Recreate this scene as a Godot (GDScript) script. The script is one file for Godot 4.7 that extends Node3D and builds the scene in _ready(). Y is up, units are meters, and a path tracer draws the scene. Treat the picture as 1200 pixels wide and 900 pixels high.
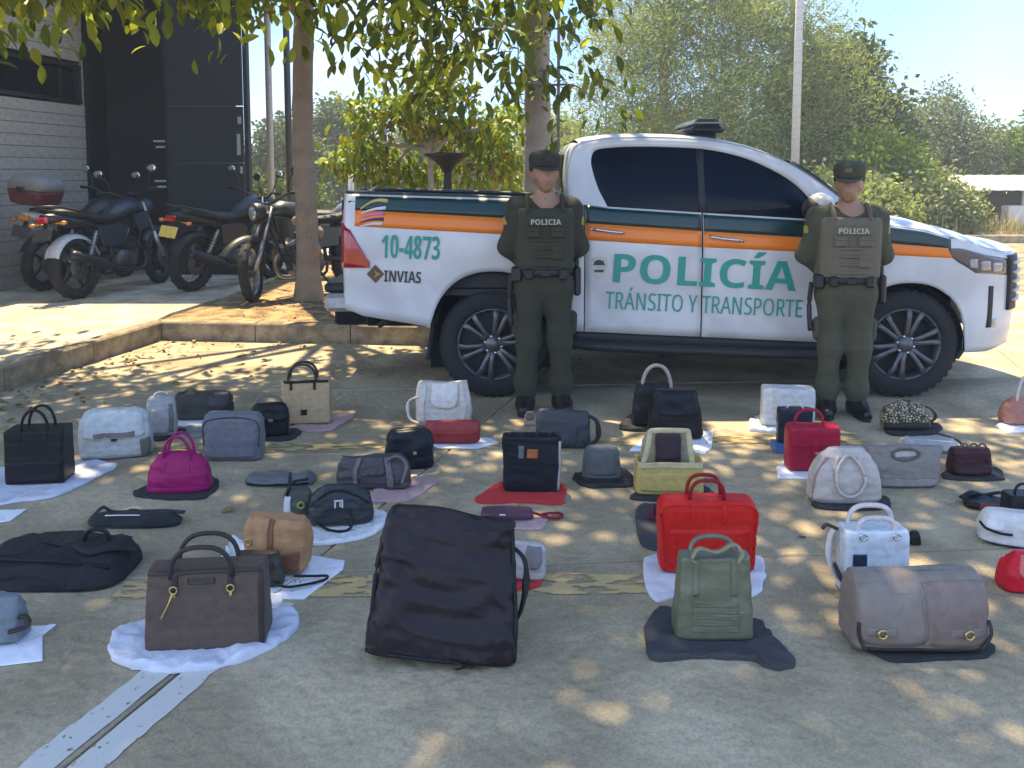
extends Node3D
# A forecourt where police show a spread of handbags laid out in rows in front of a patrol pickup.
# Units are metres, y is up, the photograph's camera stands at the origin of x and z and looks along -z.

var mats := {}
var tex := {}
var taken := {}
var X := Transform3D()            # every point that the shape helpers add goes through this transform
var rng := RandomNumberGenerator.new()
var bump := FastNoiseLite.new()

# ---------------------------------------------------------------- naming and tagging
func numbered(called: String) -> String:
	var n: int = taken.get(called, 0)
	taken[called] = n + 1
	return called if n == 0 else "%s_%03d" % [called, n]

func tag(o: Node, label: String, category: String, group := "") -> Node:
	o.set_meta("label", label)
	o.set_meta("category", category)
	if group != "":
		o.set_meta("group", group)
	return o

func thing(called: String, label: String, category: String, at := Vector3.ZERO, turn := 0.0, group := "") -> Node3D:
	var o := Node3D.new()
	o.name = numbered(called)
	add_child(o)
	o.position = at
	o.rotation.y = turn
	tag(o, label, category, group)
	return o

func to_mesh(shape) -> Mesh:
	if shape is SurfaceTool:
		shape.generate_normals()
		shape.index()
		return shape.commit()
	return shape

func part(called: String, shape, m: Material, parent: Node, label := "") -> MeshInstance3D:
	var o := MeshInstance3D.new()
	o.name = called
	o.mesh = to_mesh(shape)
	o.material_override = m
	if label != "":
		o.set_meta("label", label)
	if parent == self:
		o.name = numbered(called)
	else:
		var n := 0
		while parent.has_node(NodePath(String(o.name))):
			n += 1
			o.name = "%s_%03d" % [called, n]
	parent.add_child(o)
	return o

func sub(called: String, parent: Node, at := Vector3.ZERO) -> Node3D:
	var o := Node3D.new()
	var n := 0
	o.name = called
	while parent.has_node(NodePath(String(o.name))):
		n += 1
		o.name = "%s_%03d" % [called, n]
	parent.add_child(o)
	o.position = at
	return o

func struct(called: String, shape, m: Material, parent: Node = self) -> MeshInstance3D:
	var o := part(called, shape, m, parent)
	o.set_meta("kind", "structure")
	return o

# ---------------------------------------------------------------- materials
func noise_tex(key: String, kind: int, freq: float, octaves: int, normal: float, lo := Color.BLACK, hi := Color.WHITE, size := 512, lo_at := 0.0, hi_at := 1.0) -> Texture2D:
	if tex.has(key):
		return tex[key]
	var n := FastNoiseLite.new()
	n.noise_type = kind
	n.frequency = freq
	n.seed = key.hash() % 1000
	n.fractal_octaves = octaves
	if kind == FastNoiseLite.TYPE_CELLULAR:
		n.cellular_return_type = FastNoiseLite.RETURN_DISTANCE2_SUB
		n.fractal_type = FastNoiseLite.FRACTAL_NONE
	var t := NoiseTexture2D.new()
	t.width = size
	t.height = size
	t.seamless = true
	t.noise = n
	if normal > 0.0:
		t.as_normal_map = true
		t.bump_strength = normal
	else:
		var g := Gradient.new()
		g.set_color(0, lo)
		g.set_color(1, hi)
		g.set_offset(0, lo_at)
		g.set_offset(1, hi_at)
		t.color_ramp = g
	tex[key] = t
	return t

func mottle() -> Texture2D:
	return noise_tex("mottle", FastNoiseLite.TYPE_SIMPLEX_SMOOTH, 0.0045, 4, 0.0, Color(0.92, 0.915, 0.91), Color(1, 1, 1), 512, 0.25, 0.75)

# linear base colour, roughness, relief kind ("leather", "cloth", "crease", "grain", "")
func pm(key: String, c: Color, rough := 0.6, relief := "", depth := 0.5, o := {}) -> StandardMaterial3D:
	if mats.has(key):
		return mats[key]
	var m := StandardMaterial3D.new()
	m.resource_name = key
	m.albedo_color = c.linear_to_srgb()
	m.roughness = rough
	m.metallic = o.get("metal", 0.0)
	m.uv1_triplanar = true
	m.uv1_world_triplanar = o.get("world", false)
	var s := 6.0
	match relief:
		"leather":
			m.normal_texture = noise_tex("leather_relief", FastNoiseLite.TYPE_CELLULAR, 0.05, 1, 3.0)
			s = 9.0
		"cloth":
			m.normal_texture = noise_tex("cloth_relief", FastNoiseLite.TYPE_SIMPLEX, 0.09, 3, 3.0)
			s = 8.0
		"crease":
			m.normal_texture = noise_tex("crease_relief", FastNoiseLite.TYPE_SIMPLEX_SMOOTH, 0.011, 5, 10.0)
			s = 3.0
		"grain":
			m.normal_texture = noise_tex("grain_relief", FastNoiseLite.TYPE_SIMPLEX, 0.12, 4, 4.0)
			s = 4.0
	if relief != "":
		m.normal_enabled = true
		m.normal_scale = depth
	if o.get("mottled", true):
		m.albedo_texture = mottle()
	s = o.get("scale", s)
	m.uv1_scale = Vector3(s, s, s)
	if o.has("coat"):
		m.clearcoat_enabled = true
		m.clearcoat = o.coat
		m.clearcoat_roughness = 0.08
	if o.has("back"):
		m.backlight_enabled = true
		m.backlight = (o.back as Color).linear_to_srgb()
	if o.has("rim"):
		m.rim_enabled = true
		m.rim = o.rim
		m.rim_tint = 0.5
	if o.has("specular"):
		m.metallic_specular = o.specular
	if o.get("vertex", false):
		m.vertex_color_use_as_albedo = true
	mats[key] = m
	return m

func leather(key: String, c: Color, rough := 0.42) -> StandardMaterial3D:
	return pm(key, c, rough, "leather", 0.45, {"specular": 0.3})

func fabric(key: String, c: Color, rough := 0.9) -> StandardMaterial3D:
	return pm(key, c, rough, "cloth", 0.5, {"rim": 0.15})

# ---------------------------------------------------------------- shapes
func begin() -> SurfaceTool:
	var st := SurfaceTool.new()
	st.begin(Mesh.PRIMITIVE_TRIANGLES)
	return st

func tri(st: SurfaceTool, a: Vector3, b: Vector3, c: Vector3) -> void:
	st.add_vertex(X * a)
	st.add_vertex(X * b)
	st.add_vertex(X * c)

func quad(st: SurfaceTool, a: Vector3, b: Vector3, c: Vector3, d: Vector3) -> void:
	tri(st, a, b, c)
	tri(st, a, c, d)

# a box with chamfered edges; flat shaded
func box(st: SurfaceTool, c: Vector3, s: Vector3, e := 0.004) -> SurfaceTool:
	st.set_smooth_group(-1)
	var h := s / 2.0
	e = minf(e, minf(h.x, minf(h.y, h.z)) * 0.9)
	for axis in 3:
		var u := (axis + 1) % 3
		var v := (axis + 2) % 3
		for sg: float in [-1.0, 1.0]:
			var p := []
			for k in [[-1, -1], [1, -1], [1, 1], [-1, 1]]:
				var q := Vector3()
				q[axis] = h[axis] * sg
				q[u] = (h[u] - e) * k[0]
				q[v] = (h[v] - e) * k[1]
				p.append(c + q)
			if sg > 0:
				quad(st, p[3], p[2], p[1], p[0])
			else:
				quad(st, p[0], p[1], p[2], p[3])
		for su: float in [-1.0, 1.0]:
			for sv: float in [-1.0, 1.0]:
				var a := Vector3()
				a[u] = h[u] * su
				a[v] = (h[v] - e) * sv
				a[axis] = h[axis] - e
				var b := a
				b[u] = (h[u] - e) * su
				b[v] = h[v] * sv
				var a2 := a
				a2[axis] = -a[axis]
				var b2 := b
				b2[axis] = -b[axis]
				if su * sv > 0:
					quad(st, c + a, c + b, c + b2, c + a2)
				else:
					quad(st, c + a2, c + b2, c + b, c + a)
	for sx: float in [-1.0, 1.0]:
		for sy: float in [-1.0, 1.0]:
			for sz: float in [-1.0, 1.0]:
				var p1 := c + Vector3(h.x * sx, (h.y - e) * sy, (h.z - e) * sz)
				var p2 := c + Vector3((h.x - e) * sx, h.y * sy, (h.z - e) * sz)
				var p3 := c + Vector3((h.x - e) * sx, (h.y - e) * sy, h.z * sz)
				if sx * sy * sz > 0:
					tri(st, p1, p3, p2)
				else:
					tri(st, p1, p2, p3)
	st.set_smooth_group(0)
	return st

# skin over rings of equally many points
func loft(st: SurfaceTool, rings: Array, ring_closed := true, cap_first := false, cap_last := false) -> SurfaceTool:
	for i in rings.size() - 1:
		var a: PackedVector3Array = rings[i]
		var b: PackedVector3Array = rings[i + 1]
		var n := a.size()
		for j in (n if ring_closed else n - 1):
			var k := (j + 1) % n
			quad(st, a[j], b[j], b[k], a[k])
	for which in 2:
		if (cap_first if which == 0 else cap_last):
			var r: PackedVector3Array = rings[0] if which == 0 else rings[rings.size() - 1]
			var mid := Vector3()
			for p in r:
				mid += p
			mid /= r.size()
			for j in r.size():
				var k := (j + 1) % r.size()
				if which == 0:
					tri(st, mid, r[j], r[k])
				else:
					tri(st, mid, r[k], r[j])
	return st

func smooth_path(pts: Array, per := 6, closed := false) -> PackedVector3Array:
	var out := PackedVector3Array()
	var n := pts.size()
	var last := n if closed else n - 1
	for i in last:
		var p0: Vector3 = pts[(i - 1 + n) % n] if closed or i > 0 else pts[0]
		var p1: Vector3 = pts[i]
		var p2: Vector3 = pts[(i + 1) % n]
		var p3: Vector3 = pts[(i + 2) % n] if closed or i + 2 < n else pts[n - 1]
		for k in per:
			var t := float(k) / per
			out.append(0.5 * ((2.0 * p1) + (p2 - p0) * t + (2.0 * p0 - 5.0 * p1 + 4.0 * p2 - p3) * t * t + (3.0 * p1 - p0 - 3.0 * p2 + p3) * t * t * t))
	if not closed:
		out.append(pts[n - 1])
	return out

# tube along points; radius a number or an array per point; flat > 0 squashes it into a strap
func tube(st: SurfaceTool, pts, radius, sides := 8, flat := 1.0, up := Vector3.UP) -> SurfaceTool:
	var n: int = pts.size()
	var rings := []
	for i in n:
		var p: Vector3 = pts[i]
		var t: Vector3 = (pts[mini(i + 1, n - 1)] - pts[maxi(i - 1, 0)]).normalized()
		var s := t.cross(up)
		if s.length() < 0.05:
			s = t.cross(Vector3.RIGHT if absf(t.x) < 0.9 else Vector3.BACK)
		s = s.normalized()
		var w := s.cross(t).normalized()
		var r: float = radius[i] if radius is Array or radius is PackedFloat32Array else radius
		var ring := PackedVector3Array()
		for j in sides:
			var a := TAU * j / sides
			ring.append(p + s * cos(a) * r + w * sin(a) * r * flat)
		rings.append(ring)
	return loft(st, rings, true, true, true)

func rod(st: SurfaceTool, a: Vector3, b: Vector3, ra: float, rb := -1.0, sides := 8) -> SurfaceTool:
	return tube(st, [a, b], [ra, rb if rb >= 0 else ra], sides)

# profile of (radius, height) turned about the axis of basis b (its y) at point c
func lathe(st: SurfaceTool, profile: Array, c := Vector3.ZERO, b := Basis(), seg := 24, squash := 1.0) -> SurfaceTool:
	var rings := []
	for p in profile:
		var ring := PackedVector3Array()
		for j in seg:
			var a := TAU * j / seg
			ring.append(c + b * Vector3(cos(a) * p.x, p.y, sin(a) * p.x * squash))
		rings.append(ring)
	return loft(st, rings)

func ball(st: SurfaceTool, c: Vector3, r: Vector3, seg := 14, rows := 8) -> SurfaceTool:
	var rings := []
	for i in rows + 1:
		var p := PI * i / rows
		var ring := PackedVector3Array()
		for j in seg:
			var a := TAU * j / seg
			ring.append(c + Vector3(cos(a) * sin(p) * r.x, -cos(p) * r.y, sin(a) * sin(p) * r.z))
		rings.append(ring)
	return loft(st, rings)

# flat polygon (x, y) pushed to depth along z, edges chamfered
func prism(st: SurfaceTool, poly: PackedVector2Array, z0: float, z1: float, e := 0.0) -> SurfaceTool:
	st.set_smooth_group(-1)
	if Geometry2D.is_polygon_clockwise(poly):
		poly.reverse()
	var inner := poly
	if e > 0.0:
		var got := Geometry2D.offset_polygon(poly, -e)
		if got.size() == 1 and got[0].size() == poly.size():
			inner = got[0]
			# start the inner outline at the corner nearest to the outer one's start
			var best := 0
			for i in inner.size():
				if inner[i].distance_to(poly[0]) < inner[best].distance_to(poly[0]):
					best = i
			var turned := PackedVector2Array()
			for i in inner.size():
				turned.append(inner[(i + best) % inner.size()])
			inner = turned
		else:
			e = 0.0
	var idx := Geometry2D.triangulate_polygon(inner)
	for i in range(0, idx.size(), 3):
		var a := inner[idx[i]]
		var b := inner[idx[i + 1]]
		var c := inner[idx[i + 2]]
		if (b - a).cross(c - a) < 0:
			var s := b
			b = c
			c = s
		tri(st, Vector3(a.x, a.y, z1), Vector3(c.x, c.y, z1), Vector3(b.x, b.y, z1))
		tri(st, Vector3(a.x, a.y, z0), Vector3(b.x, b.y, z0), Vector3(c.x, c.y, z0))
	var n := poly.size()
	for i in n:
		var j := (i + 1) % n
		var p := poly[i]
		var q := poly[j]
		quad(st, Vector3(p.x, p.y, z0 + e), Vector3(p.x, p.y, z1 - e), Vector3(q.x, q.y, z1 - e), Vector3(q.x, q.y, z0 + e))
		if e > 0.0:
			var r := inner[i]
			var s2 := inner[j]
			quad(st, Vector3(p.x, p.y, z1 - e), Vector3(r.x, r.y, z1), Vector3(s2.x, s2.y, z1), Vector3(q.x, q.y, z1 - e))
			quad(st, Vector3(r.x, r.y, z0), Vector3(p.x, p.y, z0 + e), Vector3(q.x, q.y, z0 + e), Vector3(s2.x, s2.y, z0))
	st.set_smooth_group(0)
	return st

# solid lettering: width and height are the size of the whole word; its lower left corner is at the origin
func lettering(text: String, width: float, height: float, depth := 0.003, bold := true, name_of := "Droid Sans") -> ArrayMesh:
	var f := SystemFont.new()
	f.font_names = PackedStringArray([name_of])
	f.font_weight = 700 if bold else 400
	var t := TextMesh.new()
	t.text = text
	t.font = f
	t.font_size = 64
	t.pixel_size = 0.01
	t.depth = 0.05
	t.curve_step = 2.0
	var arrays := t.get_mesh_arrays()
	var box_of := t.get_aabb()
	var vs: PackedVector3Array = arrays[Mesh.ARRAY_VERTEX]
	var lo := vs[0]
	var hi := vs[0]
	for v in vs:
		lo = lo.min(v)
		hi = hi.max(v)
	for i in vs.size():
		var v := (vs[i] - lo) / (hi - lo)
		vs[i] = Vector3(v.x * width, v.y * height, v.z * depth)
	arrays[Mesh.ARRAY_VERTEX] = vs
	arrays[Mesh.ARRAY_TANGENT] = null
	arrays[Mesh.ARRAY_TEX_UV] = null
	var out := ArrayMesh.new()
	out.add_surface_from_arrays(Mesh.PRIMITIVE_TRIANGLES, arrays)
	return out

# joins tapered capsules [a, b, ra, rb] smoothly and meshes the field as surface nets
func nets(bones: Array, cell: float, k := 40.0, planes := [], amp := 0.0, freq := 3.0) -> ArrayMesh:
	var lo := Vector3.ONE * 1e9
	var hi := -lo
	for b in bones:
		var r := maxf(b[2], b[3]) + 0.02 + amp + cell * 2.0
		lo = lo.min((b[0] as Vector3).min(b[1]) - Vector3.ONE * r)
		hi = hi.max((b[0] as Vector3).max(b[1]) + Vector3.ONE * r)
	var nx := int(ceil((hi.x - lo.x) / cell)) + 1
	var ny := int(ceil((hi.y - lo.y) / cell)) + 1
	var nz := int(ceil((hi.z - lo.z) / cell)) + 1
	var f := PackedFloat32Array()
	f.resize(nx * ny * nz)
	for b in bones:
		var a: Vector3 = b[0]
		var ba: Vector3 = (b[1] as Vector3) - a
		var ra: float = b[2]
		var dr: float = (b[3] as float) - ra
		var bb := maxf(ba.length_squared(), 1e-9)
		var reach := maxf(b[2], b[3]) + cell * 1.5 + 0.02 + amp
		var l := (a.min(b[1]) - Vector3.ONE * reach - lo) / cell
		var h := (a.max(b[1]) + Vector3.ONE * reach - lo) / cell
		for z in range(maxi(0, int(l.z)), mini(nz, int(h.z) + 2)):
			for y in range(maxi(0, int(l.y)), mini(ny, int(h.y) + 2)):
				var at := (z * ny + y) * nx
				for x in range(maxi(0, int(l.x)), mini(nx, int(h.x) + 2)):
					var pa := lo + Vector3(x, y, z) * cell - a
					var t := clampf(pa.dot(ba) / bb, 0.0, 1.0)
					f[at + x] += exp(-k * ((pa - ba * t).length() - ra - dr * t))
	for z in nz:
		for y in ny:
			for x in nx:
				var i := (z * ny + y) * nx + x
				if f[i] <= 0.0:
					f[i] = 1.0
					continue
				var d := -log(f[i]) / k
				if amp > 0.0 or planes.size() > 0:
					if d < 0.06:
						var p := lo + Vector3(x, y, z) * cell
						if amp > 0.0:
							d += amp * bump.get_noise_3d(p.x * freq * 100.0, p.y * freq * 60.0, p.z * freq * 100.0)
						for pl in planes:
							d = maxf(d, (pl as Plane).distance_to(p))
				f[i] = d
	var vs := PackedVector3Array()
	var own := PackedInt32Array()
	own.resize(nx * ny * nz)
	own.fill(-1)
	var sx := 1
	var sy := nx
	var sz := nx * ny
	var offs := [0, sx, sy, sx + sy, sz, sx + sz, sy + sz, sx + sy + sz]
	var edges := [[0, 1], [2, 3], [4, 5], [6, 7], [0, 2], [1, 3], [4, 6], [5, 7], [0, 4], [1, 5], [2, 6], [3, 7]]
	for z in nz - 1:
		for y in ny - 1:
			for x in nx - 1:
				var i := z * sz + y * sy + x
				if absf(f[i]) > cell * 2.0:
					continue
				var mask := 0
				for c in 8:
					if f[i + offs[c]] < 0.0:
						mask |= 1 << c
				if mask == 0 or mask == 255:
					continue
				var sum := Vector3()
				var count := 0
				for e in edges:
					var d0 := f[i + offs[e[0]]]
					var d1 := f[i + offs[e[1]]]
					if (d0 < 0.0) != (d1 < 0.0):
						var t := d0 / (d0 - d1)
						var p0 := Vector3(e[0] & 1, (e[0] >> 1) & 1, e[0] >> 2)
						var p1 := Vector3(e[1] & 1, (e[1] >> 1) & 1, e[1] >> 2)
						sum += p0.lerp(p1, t)
						count += 1
				own[i] = vs.size()
				vs.append(lo + (Vector3(x, y, z) + sum / count) * cell)
	var ix := PackedInt32Array()
	for z in range(1, nz - 1):
		for y in range(1, ny - 1):
			for x in range(1, nx - 1):
				var i := z * sz + y * sy + x
				if absf(f[i]) > cell * 2.0:
					continue
				for ax in 3:
					var step: int = [sx, sy, sz][ax]
					var u: int = [sy, sz, sx][ax]
					var v: int = [sz, sx, sy][ax]
					var in0 := f[i] < 0.0
					if in0 == (f[i + step] < 0.0):
						continue
					var q0 := own[i - u - v]
					var q1 := own[i - v]
					var q2 := own[i]
					var q3 := own[i - u]
					if q0 < 0 or q1 < 0 or q2 < 0 or q3 < 0:
						continue
					if in0:
						ix.append_array([q0, q2, q1, q0, q3, q2])
					else:
						ix.append_array([q0, q1, q2, q0, q2, q3])
	var nrm := PackedVector3Array()
	nrm.resize(vs.size())
	for i in range(0, ix.size(), 3):
		var n := (vs[ix[i + 2]] - vs[ix[i]]).cross(vs[ix[i + 1]] - vs[ix[i]])
		for j in 3:
			nrm[ix[i + j]] += n
	for i in nrm.size():
		nrm[i] = nrm[i].normalized()
	var arrays := []
	arrays.resize(Mesh.ARRAY_MAX)
	arrays[Mesh.ARRAY_VERTEX] = vs
	arrays[Mesh.ARRAY_NORMAL] = nrm
	arrays[Mesh.ARRAY_INDEX] = ix
	var out := ArrayMesh.new()
	out.add_surface_from_arrays(Mesh.PRIMITIVE_TRIANGLES, arrays)
	return out

# several meshes as one
func merged(list: Array) -> ArrayMesh:
	var st := begin()
	for m in list:
		st.append_from(m, 0, Transform3D())
	return st.commit()

# ---------------------------------------------------------------- camera, sky, sun
func light_and_lens() -> void:
	var cam := Camera3D.new()
	cam.name = "camera"
	add_child(cam)
	cam.position = Vector3(0, 1.59, 0)
	cam.rotation_degrees.x = -5
	cam.projection = Camera3D.PROJECTION_FRUSTUM
	cam.near = 0.1
	cam.far = 600.0
	cam.size = 0.9 * 0.1
	cam.frustum_offset = Vector2(0, -0.1575 * 0.1)
	cam.current = true
	var sun := DirectionalLight3D.new()
	sun.name = "sun"
	add_child(sun)
	sun.look_at_from_position(Vector3.ZERO, Vector3(0.14, -0.90, 0.36))
	sun.light_color = Color(1.0, 0.91, 0.75)
	sun.light_energy = 1.6
	sun.light_angular_distance = 0.8
	sun.shadow_enabled = true
	var sky := ProceduralSkyMaterial.new()
	sky.sky_top_color = Color(0.36, 0.57, 0.85)
	sky.sky_horizon_color = Color(0.57, 0.73, 0.89)
	sky.sky_curve = 0.16
	sky.sky_energy_multiplier = 0.95
	sky.ground_bottom_color = Color(0.42, 0.40, 0.36)
	sky.ground_horizon_color = Color(0.72, 0.74, 0.74)
	sky.ground_energy_multiplier = 0.9
	sky.sun_angle_max = 40.0
	sky.sun_curve = 0.12
	var n := FastNoiseLite.new()
	n.seed = 5
	n.frequency = 0.006
	n.fractal_octaves = 5
	var nt := n.get_seamless_image(1024, 512)
	nt.convert(Image.FORMAT_RGBA8)
	for y in 512:
		for x in 1024:
			var v := nt.get_pixel(x, y).r
			var low := clampf(1.0 - absf(y - 235.0) / 120.0, 0.0, 1.0)
			var side := 0.5 - 0.5 * cos((x / 1024.0 - 0.12) * TAU)
			var a := clampf((v - 0.42 + 0.30 * side * low) * 2.2, 0.0, 1.0)
			var gx := absf(fposmod(x / 1024.0 - 0.09 + 0.5, 1.0) - 0.5)
			a *= 1.0 - 0.85 * smoothstep(0.13, 0.03, gx)
			nt.set_pixel(x, y, Color(1, 1, 1, a * 0.9))
	sky.sky_cover = ImageTexture.create_from_image(nt)
	sky.sky_cover_modulate = Color(0.95, 0.91, 0.85, 1.0)
	var e := Environment.new()
	e.background_mode = Environment.BG_SKY
	e.sky = Sky.new()
	e.sky.sky_material = sky
	e.tonemap_mode = Environment.TONE_MAPPER_LINEAR
	e.tonemap_exposure = 2.75
	e.fog_enabled = true
	e.fog_density = 0.0032
	e.fog_light_color = Color(0.86, 0.89, 0.88)
	e.sdfgi_enabled = true
	e.ssao_enabled = true
	e.ssil_enabled = true
	var w := WorldEnvironment.new()
	w.name = "world"
	w.environment = e
	add_child(w)

# ---------------------------------------------------------------- ground, paving, kerbs
func flat(pts: Array, y0: float, y1: float, e := 0.0, st: SurfaceTool = null) -> SurfaceTool:
	if st == null:
		st = begin()
	var poly := PackedVector2Array()
	for p in pts:
		poly.append(Vector2(p.x, -p.z))
	X = Transform3D(Basis(Vector3(1, 0, 0), Vector3(0, 0, -1), Vector3(0, 1, 0)), Vector3.ZERO)
	prism(st, poly, y0, y1, e)
	X = Transform3D()
	return st

func ground_material(key: String, lo: Color, hi: Color, speck_lo: float, scale: float) -> StandardMaterial3D:
	var m := StandardMaterial3D.new()
	m.resource_name = key
	m.albedo_texture = noise_tex(key + "_stain", FastNoiseLite.TYPE_SIMPLEX_SMOOTH, 0.006, 6, 0.0, lo, hi, 1024, 0.28, 0.74)
	m.uv1_triplanar = true
	m.uv1_world_triplanar = true
	m.uv1_scale = Vector3.ONE * scale
	m.roughness = 0.92
	m.metallic_specular = 0.25
	m.detail_enabled = true
	m.detail_albedo = noise_tex(key + "_speck", FastNoiseLite.TYPE_VALUE, 0.30, 5, 0.0, Color(speck_lo, speck_lo, speck_lo), Color(1.0, 1.0, 1.0), 1024, 0.25, 0.7)
	m.detail_blend_mode = BaseMaterial3D.BLEND_MODE_MUL
	m.detail_uv_layer = BaseMaterial3D.DETAIL_UV_2
	m.uv2_triplanar = true
	m.uv2_world_triplanar = true
	m.uv2_scale = Vector3.ONE * 0.55
	m.normal_enabled = true
	m.normal_texture = noise_tex("grain_relief", FastNoiseLite.TYPE_SIMPLEX, 0.12, 4, 4.0)
	m.normal_scale = 0.2
	return m

func cross(p: Vector3, d: Vector3, q: Vector3, e: Vector3) -> Vector3:
	var den := d.x * e.z - d.z * e.x
	var t := ((q.x - p.x) * e.z - (q.z - p.z) * e.x) / den
	return p + d * t

func setting() -> void:
	var paving := ground_material("paving", Color(0.60, 0.55, 0.45), Color(0.715, 0.662, 0.55), 0.88, 0.21)
	var dusty := ground_material("dusty_paving", Color(0.61, 0.56, 0.455), Color(0.76, 0.70, 0.575), 0.86, 0.24)  # only a warmer, slightly lighter paving tone, for the rows towards the kerb
	var dust := ground_material("dust", Color(0.52, 0.47, 0.37), Color(0.66, 0.60, 0.48), 0.80, 0.3)
	var soil := ground_material("soil", Color(0.52, 0.43, 0.31), Color(0.74, 0.64, 0.47), 0.65, 0.5)
	var concrete := ground_material("walk", Color(0.68, 0.64, 0.55), Color(0.82, 0.77, 0.66), 0.86, 0.35)
	var kerbm := ground_material("kerb", Color(0.52, 0.47, 0.39), Color(0.69, 0.63, 0.52), 0.80, 0.7)
	var far := ground_material("earth", Color(0.55, 0.48, 0.36), Color(0.70, 0.63, 0.48), 0.7, 0.05)
	# one sheet of earth to the horizon
	struct("ground", flat([Vector3(-300, 0, 60), Vector3(300, 0, 60), Vector3(300, 0, -400), Vector3(-300, 0, -400)], -0.4, -0.02), far)
	# the forecourt: concrete slabs with open joints
	var court := Node3D.new()
	court.name = "forecourt_pavement"
	add_child(court)
	court.set_meta("kind", "structure")
	var col_dir := Vector3(0.132, 0, -0.416).normalized()
	var row_dir := Vector3(4.82, 0, -0.37).normalized()
	var crack := 0.011
	for r in 7:
		for c in 7:
			var corners := []
			for k in [[0, 0], [1, 0], [1, 1], [0, 1]]:
				var on_row := Vector3(-1.1, 0, -0.32 - 1.48 * (r + k[1]))
				var on_col := Vector3(-1.11 + 3.9 * (c + k[0] - 3), 0, -2.49)
				on_row.z += crack / 2 * (1 if k[1] else -1)
				on_col.x += crack / 2 * (-1 if k[0] else 1)
				corners.append(cross(on_row, row_dir, on_col, col_dir))
			if c == 0 and r > 2:
				continue
			struct("slab", flat(corners, -0.12, 0.0 - 0.0015 * ((r * 3 + c * 5) % 3), 0.006), paving if r < 4 else dusty, court)
	# road that runs past the front of the pickup and off to the right
	struct("road", flat([Vector3(3.1, 0, -10.55), Vector3(60, 0, -10.0), Vector3(60, 0, -19.5), Vector3(6, 0, -22.5)], -0.1, -0.012), dust)
	# raised walk on the left and the planted bed behind the pickup
	var corner := Vector3(-3.3906, 0, -8.1623)
	var kdir := (Vector3(-3.7555, 0, -6.1439) - corner).normalized()
	var k_end := corner + kdir * 7.0
	var rdir := (Vector3(-0.802, 0, -7.912) - corner).normalized()
	var r_end := corner + rdir * 5.6
	var bed_a := Vector3(-3.5532, 0.16, -8.7696)
	var bed_b := Vector3(-3.3865, 0.16, -10.0224)
	var back := Vector3(-3.2, 0, -17.0)
	var w := 0.15
	var inner_k := Vector3(-kdir.z, 0, kdir.x) * w
	if inner_k.x > 0:
		inner_k = -inner_k
	var inner_r := Vector3(rdir.z, 0, -rdir.x).normalized() * w
	if inner_r.z > 0:
		inner_r = -inner_r
	var in_corner := cross(corner + inner_k, kdir, corner + inner_r, rdir)
	struct("walk", flat([k_end + inner_k, Vector3(-16, 0, k_end.z), Vector3(-16, 0, -18), back, Vector3(bed_b.x, 0, bed_b.z), Vector3(bed_a.x, 0, bed_a.z), in_corner], -0.1, 0.16, 0.01), concrete)
	var bed := struct("planting_bed", flat([in_corner, Vector3(bed_a.x, 0, bed_a.z) + Vector3(0.01, 0, 0), Vector3(bed_b.x + 0.01, 0, bed_b.z), back + Vector3(0.01, 0, 0), Vector3(3.0, 0, -17.0), r_end + inner_r], -0.1, 0.13), soil)
	bed.name = "planting_bed"
	# kerb stones, one by one
	var kerb := thing("kerb", "weathered concrete kerb turning the corner between walk, planting bed and forecourt", "kerb")
	var n := 7
	for i in n:
		var a := corner + kdir * (7.0 / n * i + 0.004)
		var b := corner + kdir * (7.0 / n * (i + 1) - 0.004)
		if i == 0:
			part("kerb_stone", flat([corner, b, b + inner_k, in_corner], -0.1, 0.175, 0.014), kerbm, kerb)
		else:
			part("kerb_stone", flat([a, b, b + inner_k, a + inner_k], -0.1, 0.175, 0.014), kerbm, kerb)
	for i in 6:
		var a := corner + rdir * (5.6 / 6 * i + 0.006)
		var b := corner + rdir * (5.6 / 6 * (i + 1) - 0.004)
		var first: Vector3 = in_corner + rdir * 0.006 if i == 0 else a + inner_r
		part("kerb_stone", flat([a, b, b + inner_r, first], -0.1, 0.175, 0.014), kerbm, kerb)
	# far kerb across the road on the right
	var fk := begin()
	box(fk, Vector3(16, 0.05, -20.2), Vector3(22, 0.24, 0.3), 0.02)
	tag(part("kerb", fk, kerbm, self), "low dark kerb across the road in front of the dry grass", "kerb")
	# worn white double line on the forecourt
	var paint := pm("worn_paint", Color(0.50, 0.49, 0.455), 0.8, "", 0.5, {"world": true})
	paint.albedo_texture = noise_tex("worn_paint", FastNoiseLite.TYPE_SIMPLEX, 0.02, 6, 0.0, Color(0.78, 0.75, 0.70, 0.0), Color(1, 1, 1, 1), 512, 0.02, 0.22)
	paint.transparency = BaseMaterial3D.TRANSPARENCY_ALPHA_SCISSOR
	paint.alpha_scissor_threshold = 0.5
	paint.uv1_scale = Vector3(2.2, 2.2, 1.4)
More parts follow.
